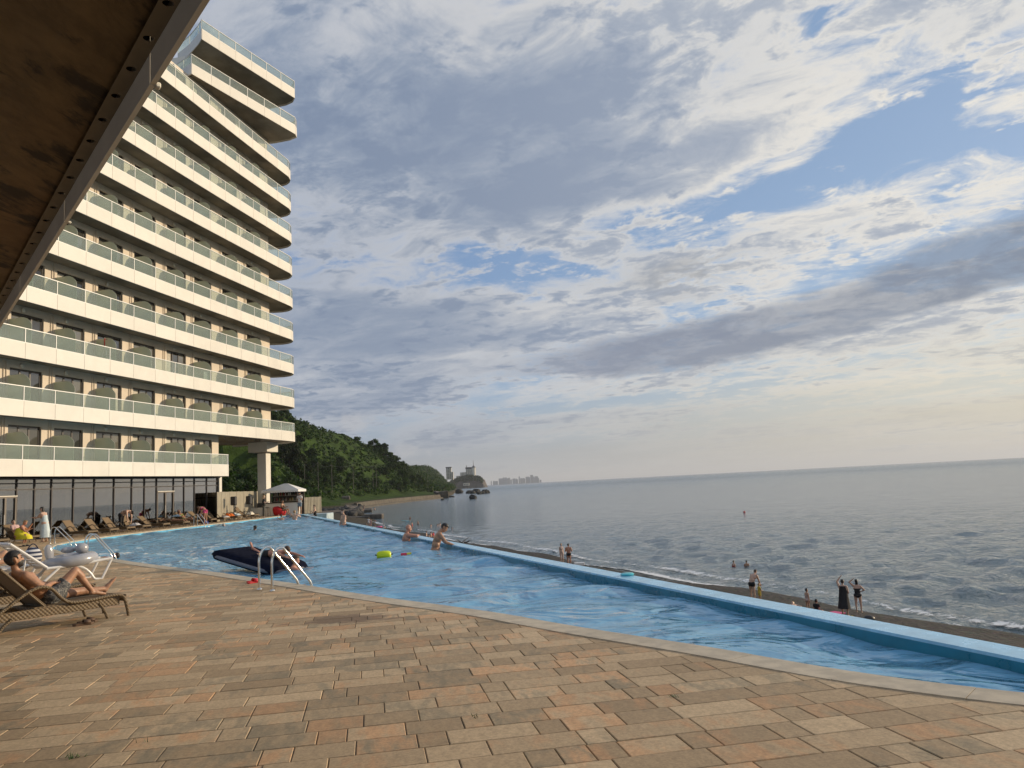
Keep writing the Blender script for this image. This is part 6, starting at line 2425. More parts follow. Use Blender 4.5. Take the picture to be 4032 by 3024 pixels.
def person(label, loc, facing, pose, H=1.72, build=1.0, sk='mid', hair='black', hairlen=0, wear=(), voxel=.018, fingers=False, group=None, female=False, bald=False, beard=False, tilt=None, face=False, dress=None, extra=None):
    """pose: spine, head, aL/aR (upper, fore), lL/lR (thigh, shin), pel (z or xyz), feet"""
    t = thing('person', label, 'person', loc, facing, group)
    B = Body(H, build)
    b = build
    s = nz(pose.get('spine', (0, 0, 1))); w = nz(pose.get('side', (0, 1, 0)))
    w = nz(w - s * (w @ s)); f = np.cross(w, s)
    s2 = nz(pose.get('chest', s)); w2 = nz(pose.get('side2', w)); w2 = nz(w2 - s2 * (w2 @ s2)); f2 = np.cross(w2, s2)
    pel = pose.get('pel', None)
    lL = pose.get('lL', ((0.02, .02, -1), (-.04, 0, -1))); lR = pose.get('lR', ((0.02, -.02, -1), (-.04, 0, -1)))
    th, shn = .245 * H, .235 * H
    if pel is None: pel = (0, 0, th + shn + .045 * H + .02 * H)
    pel = V3(*pel) if len(np.shape(pel)) else V3(0, 0, pel)
    mid = pel + s * .11 * H
    chest = mid + s2 * .10 * H
    nb = mid + s2 * .195 * H
    hw_ = (.056 if female else .050) * H
    sw_ = (.092 if female else .105) * H * (0.6 + .4 * b)
    # trunk
    B.cap(pel - w * hw_ * .9, pel + w * hw_ * .9, .068 * H * b, .068 * H * b, 'pelvis')
    B.cap(pel - f * .025 * H - w * .035 * H - s * .01 * H, pel - f * .025 * H + w * .035 * H - s * .01 * H, .060 * H * b, .060 * H * b, 'pelvis')
    B.cap(mid - w * .032 * H, mid + w * .032 * H, (.056 if female else .062) * H * b, (.056 if female else .062) * H * b, 'belly')
    B.cap(pel, mid, .072 * H * b, .066 * H * b, 'belly')
    B.cap(mid, chest, .066 * H * b, .070 * H * b, 'chest')
    B.cap(chest - w2 * .048 * H, chest + w2 * .048 * H, .062 * H * b, .062 * H * b, 'chest')
    B.cap(chest + s2 * .05 * H - w2 * .055 * H, chest + s2 * .05 * H + w2 * .055 * H, .053 * H * b, .053 * H * b, 'chest')
    if female:
        for k in (-1, 1): B.cap(chest + f2 * .05 * H + w2 * k * .04 * H - s2 * .005 * H, chest + f2 * .052 * H + w2 * k * .04 * H, .033 * H, .031 * H, 'bust')
    elif voxel < .012:
        for k in (-1, 1): B.cap(chest + f2 * .035 * H + w2 * k * .045 * H + s2 * .02 * H, chest + f2 * .03 * H + w2 * k * .06 * H + s2 * .03 * H, .035 * H, .03 * H, 'chest')
    sh = nb - s2 * .022 * H
    B.cap(sh - w2 * sw_ * .9, sh + w2 * sw_ * .9, .036 * H * b, .036 * H * b, 'shoulder')
    B.cap(sh - w2 * sw_ * .5, nb + s2 * .02 * H, .036 * H, .030 * H, 'shoulder'); B.cap(sh + w2 * sw_ * .5, nb + s2 * .02 * H, .036 * H, .030 * H, 'shoulder')
    # head
    hu = nz(pose.get('head', s2)); hf = nz(pose.get('face', f2)); hf = nz(hf - hu * (hf @ hu)); hl = np.cross(hu, hf)
    hc = nb + hu * .112 * H + hf * .012 * H
    B.cap(nb, nb + hu * .06 * H, .030 * H, .029 * H, 'neck')
    hs = H if H > 1.4 else H * 1.18
    B.ell(hc + hu * .012 * hs - hf * .006 * hs, np.array([hf * .056 * hs, hl * .045 * hs, hu * .056 * hs]), 'head')
    B.ell(hc - hu * .026 * hs + hf * .014 * hs, np.array([hf * .040 * hs, hl * .035 * hs, hu * .042 * hs]), 'face')
    B.cap(hc - hu * .055 * hs + hf * .036 * hs - hl * .008 * hs, hc - hu * .055 * hs + hf * .036 * hs + hl * .008 * hs, .013 * hs, .013 * hs, 'face')
    B.cap(hc + hu * .006 * hs + hf * .048 * hs, hc - hu * .016 * hs + hf * .060 * hs, .0055 * hs, .0085 * hs, 'nose')
    if voxel < .012:
        B.cap(hc + hu * .016 * hs + hf * .046 * hs - hl * .022 * hs, hc + hu * .016 * hs + hf * .046 * hs + hl * .022 * hs, .008 * hs, .008 * hs, 'face')
        B.cap(hc - hu * .034 * hs + hf * .047 * hs - hl * .012 * hs, hc - hu * .034 * hs + hf * .047 * hs + hl * .012 * hs, .0058 * hs, .0058 * hs, 'face')
        B.cap(hc - hu * .041 * hs + hf * .046 * hs - hl * .010 * hs, hc - hu * .041 * hs + hf * .046 * hs + hl * .010 * hs, .0058 * hs, .0058 * hs, 'face')
    for k in (-1, 1):
        B.cap(hc + hl * k * .045 * hs - hu * .016 * hs - hf * .004 * hs, hc + hl * k * .048 * hs + hu * .012 * hs - hf * .008 * hs, .0075 * hs, .010 * hs, 'ear')
    # arms
    for k, nm in ((1, 'aL'), (-1, 'aR')):
        u1, u2 = pose.get(nm, ((0, k * .12, -1), (.15, k * .05, -1)))[:2]
        u1, u2 = nz(u1), nz(u2)
        a0 = sh + w2 * k * sw_
        a1 = a0 + u1 * .165 * H; a2 = a1 + u2 * .145 * H
        B.cap(a0, a0.copy() * .5 + a1 * .5, .036 * H * b, .033 * H * b, 'uparm'); B.cap(a0 * .5 + a1 * .5, a1, .031 * H * b, .025 * H * b, 'uparm2')
        B.cap(a1, a1 * .6 + a2 * .4, .026 * H * b, .025 * H * b, 'forearm'); B.cap(a1 * .6 + a2 * .4, a2, .024 * H * b, .0165 * H, 'forearm')
        u3 = nz(pose.get('h' + nm[1], u2))
        pw = nz(np.cross(u3, V3(0, 0, 1) if abs(u3[2]) < .9 else V3(1, 0, 0))) * k
        pn = np.cross(u3, pw)
        a3 = a2 + u3 * .052 * H
        for q in (-1, 0, 1): B.cap(a2 + pw * q * .008 * H, a3 + pw * q * .014 * H, .0125 * H, .0105 * H, 'hand')
        if fingers or voxel <= .02:
            fr = max(.0052 * H, voxel * .62)
            for q, ln in ((-1.5, .036), (-.5, .043), (.5, .040), (1.5, .031)):
                p_ = a3 + pw * q * .011 * H
                m_ = p_ + (u3 * .6 + pn * .12 * k) * ln * H * .9
                B.cap(p_, m_, fr, fr * .95, 'hand'); B.cap(m_, m_ + (u3 * .42 + pn * .30 * k) * ln * H, fr * .95, fr * .8, 'hand')
            tb = a2 + u3 * .018 * H - pw * .016 * H
            tm = tb + (u3 * .6 - pw * .75) * .032 * H
            B.cap(tb, tm, fr * 1.2, fr, 'hand'); B.cap(tm, tm + (u3 * .9 - pw * .3) * .024 * H, fr, fr * .85, 'hand')
        else:
            B.cap(a3, a3 + u3 * .04 * H, .012 * H, .009 * H, 'hand')
    # legs
    for k, (t1, t2), nm in ((1, lL, 'fL'), (-1, lR, 'fR')):
        t1, t2 = nz(t1), nz(t2)
        l0 = pel + w * k * hw_ - s * .018 * H
        l1 = l0 + t1 * th; l2 = l1 + t2 * shn
        B.cap(l0, l0 * .5 + l1 * .5, .056 * H * b, .047 * H * b, 'thigh'); B.cap(l0 * .5 + l1 * .5, l1, .046 * H * b, .034 * H, 'thigh2')
        bk = nz(np.cross(np.cross(t1, t2), t2)) if np.linalg.norm(np.cross(t1, t2)) > .05 else -f
        c_ = l1 * .68 + l2 * .32
        B.cap(l1, c_ + bk * -.006 * H, .033 * H, .033 * H * b, 'shin'); B.cap(c_, l2, .031 * H * b, .020 * H, 'shin2')
        fd = pose.get(nm, None)
        fd = nz(fd) if fd is not None else nz(V3(1, k * .18, -.12))
        fwid = nz(np.cross(fd, t2)) if np.linalg.norm(np.cross(fd, t2)) > .05 else w
        B.cap(l2 - fd * .018 * H + t2 * .022 * H, l2 + fd * .03 * H + t2 * .014 * H, .020 * H, .021 * H, 'foot')
        ball = l2 + fd * .088 * H + t2 * .026 * H
        for q in (-1, 1): B.cap(l2 + fd * .02 * H + t2 * .018 * H + fwid * q * .006 * H, ball + fwid * q * .013 * H, .018 * H, .0125 * H, 'foot')
        if voxel < .012:
            for q in range(5):
                tp = ball + fwid * (q - 2) * .0105 * H * (1 if k > 0 else -1)
                B.cap(tp, tp + fd * (.026 - .003 * q) * H, .0072 * H - q * .0004 * H, .0062 * H - q * .0004 * H, 'foot')
        else: B.cap(ball - fwid * .01 * H, ball + fwid * .01 * H + fd * .016 * H, .0115 * H, .0105 * H, 'foot')
    me = B.surface(voxel, 4 if voxel > .012 else 6)
    me.materials.clear(); me.materials.append(skin(sk))
    me.polygons.foreach_set('use_smooth', [True] * len(me.polygons))
    me.name = 'body'
    body = link('body', me, t)
    n = len(me.vertices)
    co = np.empty(n * 3); me.vertices.foreach_get('co', co); co = co.reshape(-1, 3)
    reg, par = B.regions(co)
    hx = (co - hc) @ hf / (.056 * hs); hy = (co - hc) @ hl / (.045 * hs); hz_ = ((co - hc) @ hu) / (.060 * hs)
    ishead = np.isin(reg, ['head', 'face', 'nose', 'ear', 'neck']) & (np.abs(hz_) < 2.2)
    if not bald:
        keep = ishead & (((hz_ > .52) & (hx < .80)) | ((hx < .05 - .25 * np.abs(hy)) & (hz_ > -.55)) | ((hz_ > .05) & (hx < .35) & (np.abs(hy) > .8))) & (reg != 'ear')
        off = np.clip(.0075 * hs * (1 + .7 * np.clip(hz_, -1, 1.2)), .004, .02)
        shell(me, keep, off, 'hair', M_HAIR[hair], t, .006 if voxel < .012 else .0)
    if beard:
        keep = np.isin(reg, ['face', 'neck']) & (hz_ < -.28) & (hx > .02) & (hz_ > -1.25) & ~((hx > .62) & (hz_ > -.62) & (np.abs(hy) < .30) & (hz_ < -.40))
        shell(me, keep, .0022, 'beard', M_HAIR['black'] if hair == 'black' else M_HAIR[hair], t)
    if hairlen > 0:
        HB = Body(H)
        back = hc - hf * .035 * hs
        dn = nz(-hu * .4 + V3(0, 0, -1) * .9 - hf * .15)
        for k in (-1, 0, 1):
            p_ = back + hl * k * .022 * hs + hu * .01 * hs
            HB.cap(p_, p_ + dn * hairlen * .5, .026 * hs, .026 * hs, 'h'); HB.cap(p_ + dn * hairlen * .5, p_ + dn * hairlen + hl * k * .01, .026 * hs, .012 * hs, 'h')
        hm = HB.surface(max(voxel, .012), 3); hm.materials.clear(); hm.materials.append(M_HAIR[hair]); hm.polygons.foreach_set('use_smooth', [True] * len(hm.polygons))
        link('long_hair', hm, t)
    if face:
        for k in (-1, 1):
            mb = MB(); c_ = hc + hf * .0465 * hs + hl * k * .0185 * hs + hu * .0035 * hs
            mb.ball(c_, .0062 * hs, 10, 7); mb.build('eye', mat('eye_dark', (.03, .02, .015), .2), t, smooth=60)
            mb = MB(); q0 = hc + hf * .0535 * hs + hl * k * .009 * hs + hu * .0165 * hs; q1 = hc + hf * .0475 * hs + hl * k * .030 * hs + hu * .0175 * hs
            mb.tube([q0, (q0 + q1) / 2 + hf * .002 * hs + hu * .002 * hs, q1], [.0032 * hs, .0036 * hs, .002 * hs], 6); mb.build('eyebrow', M_HAIR['black'], t)
    dz = (co - pel) @ s
    for item in wear:
        kind, cm = item[0], item[1]
        mt_ = CL[cm] if isinstance(cm, str) else cm
        o_ = .012 if kind in ('tshirt', 'trousers', 'shorts', 'loose_shorts') else .006
        if kind == 'trunks': keep = (reg == 'pelvis') | ((reg == 'belly') & (dz < .045 * H)) | ((reg == 'thigh') & (par < .55))
        elif kind == 'shorts': keep = (reg == 'pelvis') | ((reg == 'belly') & (dz < .05 * H)) | (reg == 'thigh') | ((reg == 'thigh2') & (par < .35))
        elif kind == 'loose_shorts':
            keep = (reg == 'pelvis') | ((reg == 'belly') & (dz < .052 * H)) | (reg == 'thigh') | ((reg == 'thigh2') & (par < .12)); o_ = .018
        elif kind == 'swimsuit': keep = (reg == 'pelvis') | (reg == 'belly') | (reg == 'bust') | ((reg == 'chest') & (dz < .215 * H)) | ((reg == 'thigh') & (par < .06))
        elif kind == 'bikini': keep = ((reg == 'pelvis') & (dz < .04 * H)) | (reg == 'bust') | ((reg == 'thigh') & (par < .04)) | ((reg == 'chest') & (dz > .145 * H) & (dz < .20 * H))
        elif kind == 'tshirt': keep = np.isin(reg, ['belly', 'chest', 'bust', 'shoulder', 'uparm']) | ((reg == 'pelvis') & (dz > -.02 * H))
        elif kind == 'trousers': keep = (reg == 'pelvis') | ((reg == 'belly') & (dz < .05 * H)) | np.isin(reg, ['thigh', 'thigh2', 'shin']) | ((reg == 'shin2') & (par < .8))
        else: keep = np.zeros(n, bool)
        shell(me, keep, o_ * (H / 1.72), {'trunks': 'swim_trunks', 'loose_shorts': 'shorts', 'tshirt': 't_shirt'}.get(kind, kind), mt_, t, .004 if voxel < .012 else 0)
    if dress:
        mt_, rings = dress                              # rings: list of (centre, radius x, radius y)
        mb = MB(); nn_ = 28; vs = []
        for j, (c_, rx, ry) in enumerate(rings):
            for i in range(nn_):
                a_ = 2 * math.pi * i / nn_
                fo = 1 + (.05 * j / len(rings)) * math.sin(a_ * 7 + j * .2)
                vs.append((c_[0] + rx * fo * math.cos(a_), c_[1] + ry * fo * math.sin(a_), c_[2]))
        mb.add(vs, [(j * nn_ + i, j * nn_ + (i + 1) % nn_, (j + 1) * nn_ + (i + 1) % nn_, (j + 1) * nn_ + i) for j in range(len(rings) - 1) for i in range(nn_)])
        mb.build('dress', CL[mt_] if isinstance(mt_, str) else mt_, t, smooth=70)
    return t


def px_face(ang): return rad(ang)


# ---- main figure: man lying on the rattan lounger, one knee drawn up
LQ = Matrix.Rotation(ROTL, 4, 'Z')
man_loc = LM + AX * .19
cb, sb = math.cos(rad(40)), math.sin(rad(40))
person('bearded man in grey marbled shorts lying on a rattan lounger, one knee raised', (man_loc.x, man_loc.y, 0), ROTL,
       dict(pel=(-.12, .02, .425), spine=(-.84, 0, .54), chest=(-.74, 0, .67), side=(0, 1, .0), head=(-.30, 0, .95), face=(.94, -.10, -.22),
            aL=((.55, .38, -.55), (.80, -.35, .10)), aR=((.62, -.30, -.62), (.62, .58, .16)), hL=(.7, -.5, -.1), hR=(.7, .55, .05),
            lL=((.90, .10, -.02), (.99, .02, -.03)), lR=((.66, .02, .70), (.62, .06, -.76)), fL=(.66, .10, .74), fR=(.96, .12, -.20)),
       H=1.78, build=1.0, sk='tan', hair='black', wear=(('loose_shorts', shorts_marble()),), voxel=.0095, fingers=True, beard=True, face=True)

# second person resting on the half hidden white lounger
p_ = WL2
person('person in pale shorts and dark shirt resting on the half hidden white lounger', (p_.x, p_.y, 0), ROTL - .15,
       dict(pel=(-.15, 0, .49), spine=(-.86, 0, .5), chest=(-.82, 0, .57), head=(-.5, 0, .86), face=(.9, 0, -.1), aL=((.5, .4, -.6), (.8, -.3, 0)), aR=((.5, -.4, -.6), (.8, .3, 0)),
            lL=((.9, .1, .12), (.98, 0, -.05)), lR=((.75, 0, .55), (.6, 0, -.75))), wear=(('tshirt', 'black'), ('shorts', 'paleblue')), hair='black', sk='mid', voxel=.016)


def standing(**k):
    d = dict(lL=((.02, .05, -1), (-.03, .0, -1)), lR=((.02, -.05, -1), (-.03, 0, -1)))
    d.update(k); return d


def stand_at(px_, py_, z=0.0): return gp(px_, py_, z)


# ---- women by the glass wall
p_ = gp(78, 2139)
person('woman in a yellow dress crouching on the deck by the glass wall', (p_.x, p_.y, 0), rad(20),
       dict(pel=(-.10, 0, .36), spine=(.35, 0, .94), chest=(.45, 0, .9), face=(1, -.2, -.1), aL=((.6, .2, -.5), (.5, -.2, .75)), aR=((.5, -.1, -.75), (.75, .3, .3)), lL=((.85, .25, .12), (-.25, .0, -1)), lR=((.85, -.25, .12), (-.25, 0, -1))),
       H=1.66, build=1.15, sk='red', hair='fair', female=True, hairlen=.12, dress=('yellow', [((.0, 0, .74), .17, .19), ((-.02, 0, .55), .21, .22), ((.04, 0, .44), .30, .27), ((.14, 0, .34), .36, .30), ((.18, 0, .18), .36, .29)]))
i1 = FARL[1]
person('woman in a pale pink top with sunglasses sitting back on a lounger', (i1[0], i1[1], 0), i1[2],
       dict(pel=(-.12, 0, .40), spine=(-.62, 0, .78), chest=(-.4, 0, .9), face=(1, -.2, 0), aL=((.5, .2, -.7), (.8, -.4, .4)), aR=((.5, -.2, -.7), (.8, .3, .3)), lL=((.92, .1, .3), (.7, .1, -.7)), lR=((.95, -.1, .1), (.9, 0, -.3))),
       H=1.66, build=1.15, sk='light', hair='black', female=True, wear=(('tshirt', 'palepink'), ('shorts', 'palepink')))
p_ = gp(176, 2134)
person('dark haired woman in a long pale dress stooping beside the seated woman', (p_.x, p_.y, 0), rad(170),
       standing(spine=(.12, 0, 1), chest=(.28, 0, .95), head=(.3, 0, .95), face=(.9, .2, -.5), aL=((.7, .1, -.7), (.9, -.1, .1)), aR=((.55, -.1, -.8), (.9, .1, .2))),
       H=1.68, sk='light', hair='black', hairlen=.20, female=True, dress=('paleblue', [((.05, 0, 1.30), .11, .15), ((.03, 0, 1.12), .12, .145), ((.02, 0, .95), .16, .175), ((.0, 0, .6), .20, .21), ((-.03, 0, .22), .23, .25)]))
p_ = gp(478, 2093)
person('shirtless man in black trousers bending over a lounger', (p_.x, p_.y, 0), rad(-5),
       standing(spine=(.62, 0, .78), chest=(.97, 0, .18), head=(.9, 0, -.35), face=(.3, 0, -.95), aL=((.25, .1, -1), (.05, -.1, -1)), aR=((.2, -.1, -1), (.1, .1, -1))),
       H=1.78, build=1.12, sk='light', hair='black', wear=(('trousers', 'black'),))
i7 = FARL[7]
person('prone tanned sunbather lying flat on a lounger', (i7[0], i7[1], 0), i7[2] + math.pi,
       dict(pel=(.05, 0, .42), spine=(1, 0, .05), side=(0, 1, 0), chest=(1, 0, .10), head=(.95, 0, .25), face=(.3, .6, -.7), aL=((.6, .8, -.1), (.7, -.6, .0)), aR=((.6, -.8, -.1), (.7, .6, .0)), lL=((-1, .08, -.02), (-1, 0, .0)), lR=((-1, -.08, -.02), (-1, 0, 0)), fL=(-.8, 0, -.6), fR=(-.8, 0, -.6)), H=1.7, sk='tan', hair='brown', female=True, wear=(('bikini', 'olive'),))
i8 = FARL[8]
person('red haired woman in a lime top reclining on a lounger with a phone', (i8[0], i8[1], 0), i8[2],
       dict(pel=(-.15, 0, .40), spine=(-.7, 0, .7), chest=(-.62, 0, .78), face=(1, 0, -.2), aL=((.5, .2, -.7), (.6, -.3, .7)), aR=((.5, -.2, -.7), (.6, .3, .7)), lL=((.9, .1, .3), (.7, .0, -.6)), lR=((.95, -.1, .05), (.98, 0, -.1))), H=1.66, sk='tan', hair='red', hairlen=.15, female=True, wear=(('bikini', 'lime'),))
i9 = FARL[9]
person('person in black sitting hunched on the edge of a lounger', (i9[0], i9[1], 0), i9[2],
       dict(pel=(-.1, 0, .40), spine=(.15, 0, .95), chest=(.3, 0, .92), face=(1, 0, -.3), aL=((.6, .1, -.7), (.5, -.3, .7)), aR=((.6, -.1, -.7), (.5, .3, .7)), lL=((.9, .2, .1), (.2, 0, -1)), lR=((.9, -.2, .1), (.3, 0, -1))), H=1.7, sk='mid', hair='black', wear=(('tshirt', 'black'), ('shorts', 'navy')))
p_ = gp(808, 2064)
person('girl in a bright pink swimsuit bending forward by the loungers', (p_.x, p_.y, 0), rad(165),
       standing(spine=(.55, 0, .84), chest=(.9, 0, .4), head=(.85, 0, .1), face=(.5, 0, -.9), aL=((.3, .1, -1), (.3, -.1, -1)), aR=((.3, -.1, -1), (.3, .1, -1))), H=1.60, sk='tan', hair='black', hairlen=.12, female=True, wear=(('bikini', 'pink'), ('trunks', 'pink')))
# ---- at the bar
p_ = gp(1039, 2040)
person('woman in a black T-shirt and dark trousers standing at the bar with a drink', (p_.x, p_.y, 0), rad(20),
       standing(aL=((.2, .1, -1), (.8, -.3, .3)), aR=((.3, -.15, -.95), (.85, .15, .25)), face=(1, 0, -.1)), H=1.70, sk='light', hair='fair', hairlen=.28, female=True, wear=(('tshirt', 'black'), ('trousers', 'olive')))
p_ = Vector((-19.05, 68.15, 0))
p_ = at_depth(1181, 2024, 68.0)
person('man in a white T-shirt and checked shorts holding a dark cup beside the bar', (p_.x, p_.y, 0), rad(-110),
       standing(aL=((.1, .2, -1), (.75, -.35, .55)), aR=((0, -.15, -1), (.2, -.1, -1)), face=(1, 0, -.05)), H=1.80, sk='tan', hair='black', beard=True, wear=(('tshirt', 'white'), ('shorts', 'plaid')))
c_ = bean = Vector((-19.95, 67.2, 0))
bpy.data.objects['bean_bag'].location = bean
person('woman in a black swimsuit leaning back on the red bean bag', (bean.x + .25, bean.y - .05, 0), rad(-15),
       dict(pel=(.05, 0, .46), spine=(-.25, 0, .95), chest=(.0, 0, 1), face=(1, 0, -.1), aL=((.3, .2, -.8), (.9, 0, .2)), aR=((.3, -.2, -.8), (.9, .1, 0)), lL=((.9, .1, .15), (.3, 0, -1)), lR=((.9, -.1, .1), (.4, 0, -1))), H=1.66, sk='tan', hair='brown', hairlen=.26, female=True, wear=(('swimsuit', 'black'),))
p_ = at_depth(1241, 2034, 62.0)
person('dark haired woman in a black swimsuit sitting on the far pool edge', (p_.x, p_.y, -.16), rad(195),
       dict(pel=(0, 0, .16), spine=(.05, 0, 1), face=(.8, .5, 0), aL=((.4, .2, -.9), (.8, -.2, .5)), aR=((.1, -.2, -1), (.3, 0, -1)), lL=((.98, .1, -.05), (.9, 0, -.3)), lR=((.98, -.1, -.05), (.8, 0, -.5))), H=1.68, sk='light', hair='black', female=True, wear=(('swimsuit', 'black'),))
# ---- in the pool
def in_pool(px_, py_, depth_in, **k):
    p_ = gp(px_, py_, WATER_Z)
    return p_.x, p_.y, WATER_Z - depth_in


def swimmer(label, px_, py_, sink, facing, H=1.72, pose=None, **k):
    x, y, z = in_pool(px_, py_, sink)
    return person(label, (x, y, z), facing, pose or standing(), H=H, **k)


swimmer('bare backed fair man standing chest deep before the red bean bag', 1160, 2049, 1.12, rad(95), 1.76, standing(aL=((.6, .5, -.4), (.6, -.2, .6)), aR=((.6, -.5, -.3), (.7, .3, .3))), sk='light', hair='fair', build=1.1)
swimmer('child with wet dark hair in the water next to the fair man', 1108, 2050, .92, rad(100), 1.30, standing(aL=((.6, .5, .1), (.4, -.2, .8))), sk='light', hair='black')
swimmer('dark haired head of a swimmer alone in the middle of the pool', 1005, 2089, 1.55, rad(150), 1.76, sk='tan', hair='black', beard=True)
swimmer('shirtless man standing waist deep by the seaward pool edge', 1354, 2071, .95, rad(215), 1.78, standing(head=(.15, 0, 1), face=(1, .2, -.3), aL=((.25, .1, -1), (.45, -.4, -.8)), aR=((.25, -.1, -1), (.45, .3, -.8))), sk='light', hair='black', voxel=.015)


def at_edge(px_, side):
    """a spot along the seaward wall seen at a pixel column; side metres from its inner face"""
    best = None
    for k in range(400):
        y = 8 + k * .14
        x = edge_x(y)
        d = Vector((x, y, -EYE))
        q = 2016 + FPX * (d.dot(_R)) / d.dot(_F)
        if best is None or abs(q - px_) < best[0]: best = (abs(q - px_), x, y)
    return Vector((best[1], best[2], 0)) - LOUT * side


fe = math.atan2(LOUT.y, LOUT.x)
p_ = at_edge(1640, .40)
person('bald man with glasses resting his folded arms on the seaward pool edge', (p_.x, p_.y, WATER_Z - 1.22), fe,
       standing(spine=(.08, 0, 1), chest=(.2, 0, 1), head=(.2, 0, 1), face=(1, -.1, 0), aL=((.85, .25, -.12), (.35, -.9, .05)), aR=((.85, -.25, -.12), (.35, .9, .05))), H=1.76, build=1.16, sk='red', bald=True, voxel=.013)
p_ = at_edge(1770, .42)
person('dark haired man leaning over the seaward pool edge with his head bowed', (p_.x, p_.y, WATER_Z - 1.02), fe - .15,
       standing(spine=(.12, 0, 1), chest=(.35, 0, .93), head=(.65, 0, .75), face=(.75, -.3, -.65), aL=((.55, .2, -.8), (.9, -.1, -.35)), aR=((.55, -.2, -.8), (.9, .1, -.35))), H=1.78, build=1.0, sk='tan', hair='black', voxel=.013)
x_, y_, z_ = -5.42, 19.05, WATER_Z
person('girl with wet hair reaching out in the water at the end of the airbed', (x_, y_, z_ - 1.02), rad(10),
       standing(chest=(.25, 0, .95), face=(1, 0, -.2), aL=((.7, .4, -.3), (.9, .1, .1)), aR=((.7, -.4, -.3), (.9, -.3, .1))), H=1.34, sk='red', hair='brown', female=True, hairlen=.1, wear=(('swimsuit', 'red'),), voxel=.013)
d_ = Vector((1.8, -1.0, 0)).normalized()
person('child lying prone across the low end of the airbed with arms stretched forward', (-6.05, 19.62, .10), math.atan2(d_.y, d_.x),
       dict(pel=(-.12, .05, .14), spine=(.98, 0, .10), chest=(.97, 0, .12), head=(.9, 0, .45), face=(.8, .2, -.4), aL=((.9, .25, -.2), (.95, .1, -.22)), aR=((.9, -.3, -.15), (.95, -.1, -.2)), lL=((-.98, .1, -.02), (-.85, 0, .45)), lR=((-.98, -.1, -.02), (-.95, 0, .1)), fL=(-.3, 0, .95), fR=(-.9, 0, .2)), H=1.42, sk='red', hair='brown', wear=(('trunks', 'black'),), voxel=.014)
# bather floating on the back by the bend, feet and face above the water
x_, y_, z_ = in_pool(430, 2197, 0)
person('bather floating on the back with feet up beside the ladder at the bend', (x_, y_, z_ + .02), rad(195),
       dict(pel=(.5, 0, -.08), spine=(-.99, 0, .02), chest=(-.99, 0, .06), head=(-.9, 0, .4), face=(.25, 0, .97), aL=((.4, .9, .05), (.8, .3, 0)), aR=((.4, -.9, .05), (.8, -.3, 0)), lL=((.99, .05, .12), (.98, 0, .12)), lR=((.99, -.05, .08), (.98, 0, .1)), fL=(.3, 0, .95), fR=(.25, .1, .97)), H=1.72, sk='red', hair='black', wear=(('trunks', 'navy'),), voxel=.015)
swimmer('swimmer in a white cap by the ladder before the loungers', 880, 2072, 1.58, rad(40), 1.7, sk='light', hair='grey')

# ---- on the beach
def beach_person(label, px_, py_, facing, pose, z=-5.5, **k):
    p_ = on_beach(px_, py_, z)
    return person(label, (p_.x, p_.y, p_.z), facing, pose, **k)


beach_person('broad backed man in black trunks on the beach beside a woman in a pale top', 2242, 2226, rad(75), standing(aL=((.1, .3, -1), (.8, -.4, .1)), aR=((.1, -.3, -1), (.8, .4, .1))), build=1.15, H=1.78, sk='red', hair='black', wear=(('trunks', 'black'),), voxel=.022)
beach_person('woman in a pale top facing the broad backed man on the beach', 2213, 2216, rad(-60), standing(), H=1.66, sk='light', hair='fair', female=True, wear=(('tshirt', 'flower'), ('shorts', 'flower')), voxel=.022)
beach_person('shirtless man in black trunks stooping over a child in yellow', 2966, 2369, rad(35), standing(spine=(.25, 0, .97), chest=(.6, 0, .8), head=(.6, 0, .8), face=(.7, 0, -.7), aL=((.4, .1, -.9), (.4, -.1, -.9)), aR=((.4, -.1, -.9), (.5, .1, -.9))), H=1.78, build=1.08, sk='light', hair='brown', wear=(('trunks', 'black'),), voxel=.02)
beach_person('small child in a yellow top standing before the stooping man', 2994, 2374, rad(10), standing(aR=((.3, -.1, -.9), (.9, .2, -.3))), H=1.02, sk='mid', hair='fair', wear=(('tshirt', 'mustard'), ('shorts', 'mustard')), voxel=.02)
beach_person('small child with a hair bun in a flowered swimsuit on the pebbles', 3183, 2410, rad(20), standing(), H=1.12, sk='mid', hair='black', female=True, wear=(('swimsuit', 'flower'),), voxel=.02)
beach_person('child in a black top sitting on the pebbles beside a pink mat', 3216, 2418, rad(40), dict(pel=(0, 0, .10), spine=(.1, 0, 1), lL=((.9, .3, .25), (.5, .0, -.5)), lR=((.9, -.3, .25), (.5, 0, -.5)), face=(1, 0, -.2)), H=1.25, sk='mid', hair='black', wear=(('tshirt', 'black'), ('trunks', 'black')), voxel=.02)
beach_person('sunbather lying on the pebbles behind the pool edge', 3122, 2404, rad(70), dict(pel=(0, 0, .13), spine=(1, 0, .1), head=(1, 0, .3), face=(.3, 0, .9), aL=((-.5, .7, -.1), (-.9, 0, -.1)), aR=((-.5, -.7, -.1), (-.9, 0, -.1)), lL=((-1, .1, 0), (-1, 0, 0)), lR=((-1, -.1, 0), (-1, 0, 0)), fL=(-.3, 0, .9), fR=(-.3, 0, .9)), H=1.7, sk='light', hair='fair', wear=(('trunks', 'teal'),), voxel=.022)
beach_person('woman in a long loose black dress shading her eyes on the beach', 3330, 2428, rad(60), standing(aL=((.45, .35, .85), (.2, -.6, .8)), aR=((.1, -.2, -1), (.5, .3, -.6)), face=(1, 0, 0)), H=1.72, build=1.08, sk='light', hair='black', female=True, voxel=.02,
             dress=('black', [((-.02, 0, 1.46), .10, .16), ((-.02, 0, 1.28), .14, .18), ((-.02, 0, 1.05), .19, .21), ((-.05, 0, .8), .25, .24), ((-.12, 0, .42), .33, .29)]))
